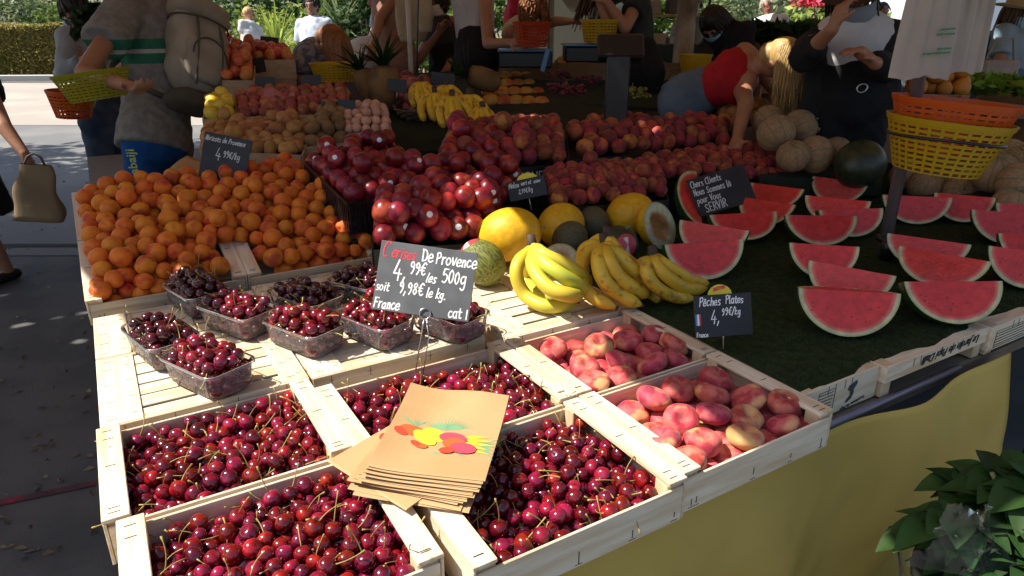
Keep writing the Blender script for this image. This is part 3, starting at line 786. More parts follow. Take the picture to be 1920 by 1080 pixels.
heap(QP2, .032, 56, 404, PEA, 'peach', 'red peach in the tray behind the watermelon quarters', 'peach', 'peaches in the tray behind the watermelons', M['peach'], .03)
QP3 = Q((1068, 304, 2.80), (1395, 282, 3.32), (1345, 228, 3.55), (1062, 240, 3.12))
tray(QP3, 'card_tray', 'long black card tray of peaches in front of the bending shopper', M['black_card'], .085, .012, .004, 'CONQUET      CONQUET', .55, .045, 'black card fruit trays')
heap(QP3, .036, 52, 405, PEA, 'peach', 'red and gold peach in the long tray in front of the bending shopper', 'peach', 'peaches in the long tray', M['peach'], .03)

# ---- darker produce on the tiers at the back left
M['potato'] = mat('golden_skin', (.44, .22, .06), .7, (.34, .14, .04), 1, rand=.3, huer=.015)
M['kiwi'] = mat('brown_skin', (.26, .14, .05), .85, (.19, .10, .035), 1, rand=.25)
M['onion'] = mat('onion_skin', (.40, .11, .055), .55, (.28, .06, .04), 1, rand=.3, huer=.02)
M['tomato'] = mat('tomato_skin', (.58, .09, .035), .4, (.62, .20, .06), 1, rand=.25, huer=.02)
M['lychee'] = mat('lychee_skin', (.66, .40, .26), .8, (.56, .26, .17), 4, rand=.15, bump=.5, bscale=8)
M['lemon'] = mat('lemon_skin', (.72, .50, .04), .45, rand=.12, bump=.2, bscale=12)
M['plum'] = mat('plum_skin', (.22, .03, .04), .4, (.32, .09, .05), 1, rand=.3)
def protos(nm, m, **k): return [fruit_mesh(nm, m, 12, 8, k.get('seam', 0), k.get('dimple', .08), k.get('squash', 1), k.get('taper', 0), s, k.get('lump', .05), k.get('point', 0)) for s in range(2)]
POT = protos('potato', M['potato'], squash=1.3, lump=.08, dimple=0); KIW = protos('kiwi', M['kiwi'], squash=1.25, dimple=0); ONI = protos('onion', M['onion'], squash=.95, point=.25)
TOM = protos('tomato', M['tomato'], squash=.8, dimple=.15); LYC = protos('lychee', M['lychee'], lump=.04); LEM = protos('lemon', M['lemon'], squash=1.15, dimple=-.15, point=.15); PLU = protos('plum', M['plum'], squash=1.05)
HB = [  # quad, r, n, protos, name, label, group, mat, mound, crate label
    (Q((378, 292, 2.66), (566, 300, 2.66), (590, 240, 3.0), (385, 245, 2.95)), .027, 66, POT, 'potato', 'golden brown potato in the low crate behind the apricot price board', 'potatoes behind the apricot price board', 'potato', .02, 'poplar crate of golden potatoes behind the apricots'),
    (Q((572, 285, 2.74), (650, 276, 2.84), (655, 222, 3.12), (592, 228, 3.08)), .026, 38, KIW, 'kiwi', 'dull brown kiwi fruit between the potatoes and the pale lychees', 'kiwi fruits by the lychees', 'kiwi', .02, 'poplar crate of brown kiwi fruits next to the lychee heap'),
    (Q((645, 276, 2.84), (738, 268, 2.90), (725, 222, 3.15), (650, 222, 3.12)), .020, 80, LYC, 'lychee', 'pale pink knobbly lychee on the heap', 'lychees on the heap', 'lychee', .05, 'shallow poplar crate under the pale lychee heap'),
    (Q((383, 232, 3.05), (445, 230, 3.08), (440, 196, 3.34), (392, 196, 3.30)), .030, 11, LEM, 'lemon', 'yellow lemon in the sun patch behind the shopper with the rucksack', 'lemons in the sun patch', 'lemon', .03, 'small poplar crate of lemons lit by a sun patch'),
    (Q((450, 228, 3.10), (655, 220, 3.20), (650, 172, 3.55), (440, 178, 3.48)), .028, 68, ONI, 'onion', 'reddish brown onion in the shaded crate below the pink paper', 'onions below the pink paper', 'onion', .02, 'poplar crate of reddish onions under the pink paper'),
    (Q((412, 158, 3.62), (475, 158, 3.66), (478, 120, 4.0), (415, 120, 3.96)), .034, 26, TOM, 'tomato', 'orange red tomato on the lower tier behind the rucksack', 'tomatoes on the lower tier', 'tomato', .02, 'wooden crate of tomatoes on the lower tier behind the rucksack'),
    (Q((414, 120, 4.02), (552, 118, 4.12), (540, 94, 4.5), (414, 94, 4.4)), .034, 46, TOM, 'tomato', 'orange red tomato on the topmost tier under the sunny bushes', 'tomatoes on the topmost tier', 'tomato', .02, 'wooden crate of tomatoes on the topmost tier'),
]
for i, (q, r, n, pr, nm, lab, grp, mk, mound, cl) in enumerate(HB):
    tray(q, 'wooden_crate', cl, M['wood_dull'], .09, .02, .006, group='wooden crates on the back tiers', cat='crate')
    heap(q, r, n, 500 + i, pr, nm, lab, nm, grp, M[mk], mound)
# ================================================================ watermelon quarters
def radial_mat(name, stops, rough, bump=.25, bscale=14, noise_amt=.05, coat=.3):
    m = bpy.data.materials.new(name); m.use_nodes = True
    nt = m.node_tree; n = nt.nodes; l = nt.links; b = n['Principled BSDF']; b.inputs['Roughness'].default_value = rough; b.inputs['Coat Weight'].default_value = coat; b.inputs['Coat Roughness'].default_value = .12
    tc = n.new('ShaderNodeTexCoord'); ln = n.new('ShaderNodeVectorMath'); ln.operation = 'LENGTH'; l.new(tc.outputs['Object'], ln.inputs[0])
    t = n.new('ShaderNodeTexNoise'); t.inputs['Scale'].default_value = 5; t.inputs['Detail'].default_value = 4; l.new(tc.outputs['Object'], t.inputs['Vector'])
    ma = n.new('ShaderNodeMath'); ma.operation = 'MULTIPLY_ADD'; l.new(t.outputs[0], ma.inputs[0]); ma.inputs[1].default_value = noise_amt; l.new(ln.outputs['Value'], ma.inputs[2])
    sb = n.new('ShaderNodeMath'); sb.operation = 'SUBTRACT'; l.new(ma.outputs[0], sb.inputs[0]); sb.inputs[1].default_value = noise_amt * .5
    cr = n.new('ShaderNodeValToRGB'); l.new(sb.outputs[0], cr.inputs[0]); e = cr.color_ramp.elements
    e[0].position, e[0].color = stops[0][0], (*stops[0][1], 1); e[1].position, e[1].color = stops[-1][0], (*stops[-1][1], 1)
    for p, c in stops[1:-1]: q = e.new(p); q.color = (*c, 1)
    hs = n.new('ShaderNodeHueSaturation'); l.new(cr.outputs[0], hs.inputs['Color']); oi = n.new('ShaderNodeObjectInfo')
    mr = n.new('ShaderNodeMapRange'); mr.inputs[3].default_value = .85; mr.inputs[4].default_value = 1.12; l.new(oi.outputs['Random'], mr.inputs[0]); l.new(mr.outputs[0], hs.inputs['Value'])
    t2 = n.new('ShaderNodeTexNoise'); t2.inputs['Scale'].default_value = 4.5; t2.inputs['Detail'].default_value = 5; l.new(tc.outputs['Object'], t2.inputs['Vector'])
    m2 = n.new('ShaderNodeMapRange'); m2.inputs[1].default_value = .35; m2.inputs[2].default_value = .65; m2.inputs[3].default_value = .8; m2.inputs[4].default_value = 1.1; l.new(t2.outputs[0], m2.inputs[0])
    mx = n.new('ShaderNodeMix'); mx.data_type = 'RGBA'; mx.blend_type = 'MULTIPLY'; mx.inputs[0].default_value = 1; l.new(hs.outputs[0], mx.inputs[6]); l.new(m2.outputs[0], mx.inputs[7]); l.new(mx.outputs[2], b.inputs['Base Color'])
    tb = n.new('ShaderNodeTexNoise'); tb.inputs['Scale'].default_value = bscale; tb.inputs['Detail'].default_value = 5; l.new(tc.outputs['Object'], tb.inputs['Vector'])
    bp = n.new('ShaderNodeBump'); bp.inputs['Strength'].default_value = bump; bp.inputs['Distance'].default_value = .03; l.new(tb.outputs[0], bp.inputs['Height']); l.new(bp.outputs[0], b.inputs['Normal'])
    return m
M['wm_flesh'] = radial_mat('watermelon_flesh', [(0, (.74, .035, .03)), (.82, (.76, .045, .036)), (.90, (.76, .22, .15)), (.925, (.66, .56, .32)), (.97, (.58, .56, .26)), (1.0, (.36, .42, .16))], .38, noise_amt=.035, coat=.06, bump=.12)
M['wm_seed'] = mat('watermelon_seed', (.16, .04, .02), .4, rand=.5)
M['wm_rind'] = mat('watermelon_rind', (.018, .05, .014), .35, (.05, .11, .03), 3, .42, .58, (1, 7, 7), spec=.5)
def wedge_meshes(half=50, seed=0):
    rs = random.Random(seed); nt_, nr = 26, 12
    fl = MB(); ri = MB()
    for sd in (-1, 1):
        a = R(half) * sd; vs = []; fs = []
        for i in range(nt_ + 1):
            th = math.pi * i / nt_
            for j in range(nr + 1):
                s = j / nr; x = math.cos(th); rho = math.sin(th) * s
                wob = .028 * mnoise.noise((x * 3 + seed * 3, rho * 3, sd)) * (1 if 0 < j < nr else .4 * (j == 0))
                vs.append((x, sd * (rho * math.sin(abs(a)) + wob), -rho * math.cos(a)))
        w = nr + 1
        for i in range(nt_):
            for j in range(nr): f = (i * w + j, i * w + j + 1, (i + 1) * w + j + 1, (i + 1) * w + j); fs.append(f if sd < 0 else f[::-1])
        fl.add(vs, fs, smooth=True)
    vs = []; fs = []; na = 14
    for i in range(nt_ + 1):
        th = math.pi * i / nt_
        for j in range(na + 1):
            a = R(-half + 2 * half * j / na); vs.append((math.cos(th) * 1.002, math.sin(th) * math.sin(a) * 1.002, -math.sin(th) * math.cos(a) * 1.002))
    w = na + 1
    for i in range(nt_):
        for j in range(na): fs.append((i * w + j, i * w + j + 1, (i + 1) * w + j + 1, (i + 1) * w + j))
    ri.add(vs, fs, smooth=True)
    rs2 = random.Random(seed + 5); fl.mi = 1
    for sd in (-1, 1):
        for k in range(16):
            x = rs2.uniform(-.72, .72); q_ = rs2.uniform(.35, .72) * math.sqrt(1 - x * x); a = R(half); fl.ball((x, sd * q_ * math.sin(a), -q_ * math.cos(a)), (.022, .012, .012), 6, 4)
    fl.mi = 0; a_, b_ = fl.mesh('flesh'), ri.mesh('rind'); a_.materials.append(M['wm_flesh']); a_.materials.append(M['wm_seed']); b_.materials.append(M['wm_rind']); return a_, b_
WM = [wedge_meshes((50, 46, 53, 48, 55)[s], s) for s in range(5)]
WMS = [ # left end, right end of the top edge in the picture, height factor, label
    (1497, 540, 1690, 551, 1.0, 'large red watermelon quarter nearest the viewer, first of the front pair'),
    (1695, 528, 1880, 527, .98, 'red watermelon quarter nearest the viewer, second of the front pair, above the handwritten crate'),
    (1517, 488, 1681, 518, .9, 'red watermelon quarter tucked directly behind the largest front quarter'),
    (1686, 461, 1860, 491, .92, 'broad red watermelon quarter directly behind the second front quarter'),
    (1480, 455, 1612, 463, .95, 'red watermelon quarter third back in the middle row, its left end turned to shade'),
    (1664, 437, 1822, 459, .85, 'red watermelon quarter mostly hidden, third back in the row right of the pole'),
    (1246, 459, 1394, 449, 1.0, 'red watermelon quarter right behind the smallest bunch of bananas'),
    (1275, 412, 1405, 433, .95, 'red watermelon quarter touching the cut yellow melon, behind another quarter'),
    (1330, 403, 1456, 396, .9, 'red watermelon quarter just under the chalkboard with the word SERVIR'),
    (1472, 403, 1607, 405, .95, 'glistening red watermelon quarter wrapped in light, left of the pole foot'),
    (1535, 394, 1656, 390, .9, 'glistening red watermelon quarter touching the pole, behind a shinier one'),
    (1510, 366, 1634, 378, .9, 'red watermelon quarter in the middle of the stack of three behind the pole foot'),
    (1524, 330, 1629, 344, .95, 'red watermelon quarter farthest back in the middle, before the whole dark watermelon'),
    (1388, 369, 1492, 384, .9, 'red watermelon quarter right beside the lower corner of the chalkboard'),
    (1408, 342, 1508, 355, .95, 'red watermelon quarter behind the chalkboard, farther right'),
    (1655, 365, 1786, 371, .95, 'red watermelon quarter immediately right of the pole'),
    (1752, 361, 1868, 371, .95, 'red watermelon quarter beneath the hanging baskets, behind the one by the pole'),
    (1822, 393, 1960, 402, 1.0, 'red watermelon quarter at the right picture edge, its tip pointing to the baskets'),
    (1872, 437, 2000, 447, .9, 'red watermelon quarter cut by the right picture edge, middle of three'),
    (1854, 461, 2010, 479, 1.0, 'red watermelon quarter cut by the right picture edge, nearest of three'),
    (1868, 380, 1990, 388, .9, 'red watermelon quarter cut by the right picture edge, farthest back'),
]
for i, (xa, ya, xb, yb, hf, lab) in enumerate(WMS):
    zt = .757 + .108 * hf
    a, b = P(xa, ya, zt), P(xb, yb, zt); half = (b - a).length / 2; ce = (a + b) / 2
    t = thing('watermelon_quarter', lab, 'watermelon', group='watermelon quarters on the turf')
    rs = random.Random(i); lean = R(20 + rs.uniform(-7, 6))
    Mx = frame(ce, b - a, z=UP) @ Matrix.Rotation(lean, 4, 'X'); t.matrix_world = Mx
    S = Matrix.Diagonal((half, .112 * hf, .112 * hf, 1))
    for nm, me in zip(('flesh', 'rind'), WM[(i * 3) % 5]): kid(nm, me, t).matrix_local = S
# the one standing on end behind the chalkboard
t = thing('watermelon_quarter', 'red watermelon quarter standing on end left of the SERVIR chalkboard', 'watermelon', group='watermelon quarters on the turf')
a, b = D(1292, 322, 2.72), D(1302, 425, 2.58); ce = (a + b) / 2 + RGT * .03
t.matrix_world = frame(ce, b - a, z=(RGT * 1.0 - FWD * .9)); S = Matrix.Diagonal(((b - a).length / 2, .10, .10, 1))
for nm, me in zip(('flesh', 'rind'), WM[0]): kid(nm, me, t).matrix_local = S

# ================================================================ melons
M['yellow_melon'] = mat('yellow_melon_skin', (.78, .44, .012), .5, (.68, .36, .012), 4, bump=.25, bscale=5, spec=.4)
M['green_melon'] = mat('striped_melon_skin', (.24, .25, .04), .55, (.07, .085, .016), 2.2, .45, .55, (9, 9, 1), bump=.3, bscale=20)
M['dark_melon'] = mat('dark_melon_skin', (.075, .07, .03), .6, (.12, .11, .05), 5, .4, .6, (5, 5, 1), bump=.5, bscale=10)
M['black_melon'] = mat('black_melon_skin', (.018, .028, .014), .4, (.03, .045, .02), 4)
M['charentais'] = mat('charentais_skin', (.36, .23, .12), .8, (.28, .18, .09), 6, bump=.5, bscale=14)
M['rib'] = mat('melon_rib', (.20, .22, .10), .8)
M['red_label'] = mat('red_label', (.50, .06, .07), .4)
def melon(c, r, m, label, sq=1.15, axis=None, lab=None, cat='melon', group=None, nm='melon', end=True):
    t = thing(nm, label, cat, c, group=group); ax = Vector(axis or (0, 0, 1)).normalized()
    t.rotation_mode = 'QUATERNION'; t.rotation_quaternion = Vector((0, 0, 1)).rotation_difference(ax)
    me = fruit_mesh('skin', m, 32, 20, 0, .03, sq, 0, int(c[0] * 97), .012, .03); o = kid('skin', me, t); o.scale = (r, r, r)
    if end: mb = MB(); mb.tube([(0, 0, r * sq * .96), (.003, 0, r * sq + .004), (.008, .002, r * sq + .010)], [.006, .004, .005], 7); mb.build('stalk', M['rib'], t)
    if lab:
        mb = MB(); d = Vector(lab).normalized(); q = Vector((0, 0, 1)).rotation_difference(d); n = 24; vs = []; fs = []
        for j in range(4):
            for k in range(n):
                a = 2 * math.pi * k / n; ro = .55 * j / 3; p = q @ Vector((math.sin(ro) * math.cos(a), math.sin(ro) * math.sin(a), math.cos(ro))); vs.append((p.x * r * 1.012, p.y * r * 1.012, p.z * r * sq * 1.012))
        for j in range(3):
            for k in range(n): k2 = (k + 1) % n; fs.append((j * n + k, (j + 1) * n + k, (j + 1) * n + k2, j * n + k2))
        mb.add(vs, fs, smooth=True); l = mb.build('fruit_label', [M['red_label'], M['chalk_dim']], t)
        for p in l.data.polygons:
            if 5 <= p.index % 24 <= 7 and p.index < 48 or 16 <= p.index % 24 <= 18: p.material_index = 1
    return t
def half_melon(c, r, face, label, skin, stops, sq=1.2, axis=(1, 0, 0)):
    t = thing('half_melon', label, 'melon', c); fz = Vector(face).normalized()
    t.rotation_mode = 'QUATERNION'; t.rotation_quaternion = frame((0, 0, 0), Vector(axis), z=fz).to_quaternion()
    fm = radial_mat('cut_' + skin.name, stops, .3, bump=.15, coat=.35)
    mb = MB(); prof = [(max(math.sin(math.pi / 2 * i / 10), .01), -math.cos(math.pi / 2 * i / 10)) for i in range(11)]; mb.lathe(prof[:-1] + [(1, -.001)], 30); mb.f.pop(); mb.m.pop(); mb.sm.pop()
    o = mb.build('rind', skin, t); o.scale = (r * sq, r, r)
    mb = MB(); vs = []; fs = []; n = 30
    for j in range(9):
        s = 1 - j / 8.3
        for k in range(n):
            q = 2 * math.pi * k / n; x = s * math.cos(q); y = s * math.sin(q); dep = -.42 * max(0, 1 - (x / .62) ** 2 - (y / .36) ** 2) ** .7 if abs(x) < .62 else 0
            vs.append((x, y, .001 + dep + .015 * mnoise.noise((x * 5, y * 5, 1))* (j > 0)))
    for j in range(8):
        for k in range(n): k2 = (k + 1) % n; fs.append((j * n + k, j * n + k2, (j + 1) * n + k2, (j + 1) * n + k))
    fs.append(tuple(8 * n + k for k in range(n))); mb.add(vs, fs, smooth=True); o = mb.build('flesh', fm, t); o.scale = (r * sq, r, r)
    return t
melon(D(955, 440, 2.14), .084, M['yellow_melon'], 'big smooth yellow melon behind the sunlit bananas', 1.22, axis=(.75, -.5, .25), nm='yellow_melon')
melon(P(1052, 422, .757 + .085), .074, M['yellow_melon'], 'yellow melon partly hidden behind the dark netted melon', 1.18, axis=(.9, .3, .1), nm='yellow_melon')
melon(P(1182, 403, .757 + .078), .078, M['yellow_melon'], 'whole yellow melon behind the cut half melon', 1.15, axis=(.6, -.4, .3), nm='yellow_melon')
melon(P(905, 492, .757 + .066), .062, M['green_melon'], 'green and yellow striped melon beside the cherry price board, with a red sticker', 1.2, axis=(.35, -.55, -.55), lab=(-.2, .15, -1), nm='striped_melon')
melon(P(1069, 448, .757 + .062), .058, M['dark_melon'], 'olive brown netted melon between the yellow melons and the half melon', 1.1, axis=(.8, .4, .3), nm='netted_melon')
melon(P(1112, 418, .757 + .060), .058, M['dark_melon'], 'brown netted melon farthest back beside the card tray', 1.1, axis=(.3, .8, .3), nm='netted_melon')
melon(P(1158, 462, .757 + .062), .064, M['black_melon'], 'small dark melon with a red label behind the middle bananas', 1.05, axis=(.2, -.3, .9), lab=(-.25, -.75, .55), nm='dark_melon')
half_melon(P(1052, 488, .757 + .045), .055, (-.15, -.75, .62), 'half melon with pale flesh between the sunlit and the middle bananas', M['yellow_melon'], [(0, (.50, .32, .15)), (.56, (.54, .38, .2)), (.66, (.66, .55, .36)), (.85, (.68, .62, .42)), (.95, (.60, .56, .25)), (1, (.5, .35, .05))], 1.25, axis=(1, .2, .2))
half_melon(P(1238, 424, .757 + .075), .074, (-.35, -.72, .6), 'cut half melon with pale green rim and orange seeds, under film', M['yellow_melon'], [(0, (.52, .22, .06)), (.52, (.56, .27, .09)), (.64, (.62, .52, .27)), (.72, (.64, .62, .38)), (.9, (.58, .62, .36)), (1, (.36, .40, .12))], 1.35, axis=(.9, .05, -.75))
def ribbed(c, r, label, group, seed):
    rs = random.Random(seed); t = thing('charentais_melon', label, 'melon', c, (rs.uniform(-1.1, 1.1), rs.uniform(-1.1, 1.1), rs.uniform(0, 6)), group)
    def fn(x, y, z, q): s = 1 - .045 * abs(math.cos(q * 5)) ** 8; return (x * s, y * s, z * .93 - .06 * math.exp(-(math.hypot(x, y) / .25) ** 2) * (1 if z > 0 else -1))
    mb = MB(); mb.lathe([(max(math.sin(math.pi * i / 16), .015), -math.cos(math.pi * i / 16)) for i in range(17)], 40, fn=fn); o = mb.build('skin', M['charentais'], t); o.scale = (r, r, r)
    mb = MB()
    for k in range(10):
        q = math.pi * k / 5 + math.pi / 10 * 0; pts = []
        for i in range(1, 16): th = math.pi * i / 16; pts.append((math.sin(th) * math.cos(q) * .962 * r, math.sin(th) * math.sin(q) * .962 * r, -math.cos(th) * .935 * r))
        mb.tube(pts, r * .022, 4)
    mb.build('rib_line', M['rib'], t); mb = MB(); mb.tube([(0, 0, r * .84), (0, 0, r * .95), (.004, 0, r * 1.02)], [.008, .005, .006], 6); mb.build('stalk', M['rib'], t)
for i, (x, y, d, r) in enumerate([(1455, 250, 3.0, .083), (1500, 238, 3.15, .08), (1528, 290, 2.95, .082), (1487, 293, 2.9, .07), (1545, 245, 3.2, .085), (1590, 262, 3.25, .082), (1622, 250, 3.2, .085), (1568, 285, 3.1, .07), (1440, 228, 3.3, .08)]):
    ribbed(D(x, y, d), r, 'netted tan melon with green ribs on the heap behind the whole watermelon', 'ribbed melons behind the watermelon', i)
for i, (x, y, d, r) in enumerate([(1868, 325, 2.75, .085), (1912, 345, 2.65, .085), (1800, 362, 2.9, .07), (1735, 350, 3.0, .075), (1895, 385, 2.6, .07), (1830, 345, 2.9, .075), (1890, 295, 2.9, .08), (1700, 330, 3.1, .075), (1765, 335, 3.1, .075), (1925, 305, 2.75, .08)]):
    ribbed(D(x, y, d), r, 'netted tan melon with green ribs on the heap behind the hanging baskets', 'ribbed melons behind the baskets', 30 + i)
melon(D(1612, 308, 2.85), .100, M['black_melon'], 'whole dark green watermelon behind the quarters, left of the pole', 1.12, axis=(.9, .2, .15), nm='watermelon', cat='watermelon')
# stand under the melon heaps
def block(q, below, name, label, m, cat='stand'):
    FL, FR, BR, BL = q; ce = (FL + FR + BR + BL) / 4; ce = Vector((ce.x, ce.y, 0)); mb = MB()
    mb.add([Vector((v.x, v.y, below)) - ce for v in q] + [v - ce for v in q], [(3, 2, 1, 0), (4, 5, 6, 7), (0, 1, 5, 4), (1, 2, 6, 5), (2, 3, 7, 6), (3, 0, 4, 7)])
    o = mb.build(name, m); o.location = ce; return tag(o, label, cat)
M['green_cloth'] = mat('green_felt_cover', (.012, .020, .010), .95, (.018, .028, .012), 20)
block(Q((1425, 330, 2.9), (1655, 345, 3.0), (1650, 275, 3.45), (1420, 262, 3.4)), .765, 'display_step', 'dark step under the netted melons behind the watermelon', M['green_cloth'])
block(Q((1690, 395, 2.75), (1990, 425, 2.45), (1990, 330, 2.85), (1690, 350, 3.2)), .765, 'display_step', 'dark step under the netted melons behind the hanging baskets', M['green_cloth'])

# ================================================================ bananas
M['banana'] = mat('banana_skin', (.66, .40, .02), .45, (.72, .48, .04), 6, rand=.1, col3=(.36, .20, .03), n3=38, sss=.05)
M['banana_g'] = mat('banana_green_skin', (.66, .52, .045), .45, (.48, .50, .05), 9, rand=.08)
M['banana_tip'] = mat('banana_tip', (.06, .035, .02), .7)
def crom(pts, n):
    p = [pts[0] * 2 - pts[1]] + pts + [pts[-1] * 2 - pts[-2]]; out = []
    for i in range(1, len(p) - 2):
        for k in range(n):
            t = k / n; a, b, c, d = p[i - 1], p[i], p[i + 1], p[i + 2]
            out.append(.5 * ((2 * b) + (c - a) * t + (2 * a - 5 * b + 4 * c - d) * t * t + (3 * b - a - 3 * c + d) * t ** 3))
    out.append(p[-2]); return out
def banana(parent, pts, r, m, inv):
    pts = [inv @ v for v in pts]; c = crom(pts, 8); n = len(c); mb = MB(); rad = []
    for i in range(n):
        t = i / (n - 1); e = min(1, (t / .16) ** .7 if t > .05 else .38); e = e if t < .16 else 1
        if t > .86: e = max(.2, 1 - ((t - .86) / .14) ** 1.6 * .78)
        rad.append(r * max(.34, e) if t < .5 else r * e)
    mb.tube(c, rad, 7); k = len(mb.f)
    mb.mi = 1; mb.tube([c[-1], c[-1] + (c[-1] - c[-2]).normalized() * .006], [r * .34, r * .26], 6)
    o = mb.build('banana', [m, M['banana_tip']], parent)
    # slight edges along the skin
    return o
def bunch(label, crown, fingers, r=.0185, m=None, stick=None, group='banana bunches'):
    c = P(*crown) if crown[2] < 1.4 else D(*crown)
    t = thing('banana_bunch', label, 'bananas', c, group=group); inv = Matrix.Translation(-c)
    mb = MB(); mb.tube([inv @ (c + Vector((0, .006, .022))), inv @ c, inv @ (c - UP * .014)], [.012, .014, .017], 8); mb.build('crown', M['banana_tip'], t)
    for j, f in enumerate(fingers):
        pts = [c + Vector((0, 0, -.004))] + [P(*v) if v[2] < 1.4 else D(*v) for v in f]
        banana(t, pts, r * (1 + .08 * math.sin(j * 7)), m or M['banana'], inv)
    return t
bunch('bright sunlit bunch of bananas with green necks, nearest the cherry price board', (997, 455, .915),
      [[(968, 505, .86), (984, 553, .795), (1030, 575, .778), (1083, 566, .780)], [(1002, 505, .875), (1030, 540, .845), (1068, 553, .828), (1092, 552, .80)], [(1018, 490, .895), (1052, 515, .872), (1085, 535, .835), (1098, 545, .805)],
       [(1020, 478, .905), (1062, 498, .88), (1092, 520, .84), (1102, 535, .80)], [(985, 520, .80), (1010, 550, .778), (1050, 560, .776)]], .0195, M['banana_g'])
bunch('shaded bunch of bananas in the middle with two orange stickers', (1133, 452, .915),
      [[(1098, 478, .88), (1088, 520, .84), (1110, 555, .80), (1155, 577, .778)], [(1122, 485, .895), (1132, 525, .85), (1165, 555, .80), (1203, 572, .778)], [(1140, 485, .895), (1160, 520, .85), (1192, 543, .81), (1217, 552, .782)], [(1148, 470, .90), (1180, 500, .86), (1205, 525, .82), (1222, 545, .785)], [(1100, 465, .89), (1092, 490, .85), (1096, 520, .80)]], .0195)
bunch('smaller shaded bunch of bananas beside the flat peach price board', (1224, 476, .885),
      [[(1200, 500, .85), (1198, 530, .81), (1225, 553, .776), (1240, 560, .774)], [(1212, 505, .865), (1228, 535, .825), (1262, 555, .79), (1302, 560, .776)], [(1232, 500, .868), (1258, 525, .835), (1290, 542, .80), (1325, 540, .778)], [(1240, 492, .87), (1272, 512, .84), (1300, 528, .805), (1328, 532, .78)]], .0175)
bunch('bunch of bananas with greenish neck half hidden behind the middle bunch', (1140, 440, .93), [[(1115, 455, .90), (1098, 480, .86), (1095, 500, .82)], [(1150, 462, .905), (1178, 490, .865), (1215, 515, .81)]], .018)
for (bx, by, bz) in ((1172, 500, .872), (1165, 522, .853)):
    pass
# bananas further back in the shade
def back_bunch(i, x, y, d, s, lab):
    fs = []
    rs = random.Random(i)
    for k in range(5):
        dx = (k - 2) * 13 * s + rs.uniform(-3, 3); fs.append([(x + dx * .8, y + 18 * s, d - .02), (x + dx * 1.2 + 5, y + 40 * s, d - .05), (x + dx * 1.3 + 16 * s, y + 62 * s, d - .06)])
    bunch(lab, (x, y, d), fs, .018, group='bananas at the back')
for i, (x, y, d, s, lab) in enumerate([(790, 152, 3.35, .8, 'bunch of bananas at the back, farthest left on the dark cloth'), (815, 172, 3.15, .9, 'bunch of bananas at the back above the plum basket'), (848, 178, 3.0, 1.0, 'bunch of bananas at the back in the middle of the row'), (880, 175, 3.05, 1.0, 'bunch of bananas at the back with tips over the peaches'), (905, 200, 2.95, .75, 'bunch of bananas at the back nearest the mango tray'), (838, 158, 3.3, .8, 'bunch of bananas at the back, topmost on the pile')]): back_bunch(i, x, y, d, s, lab)

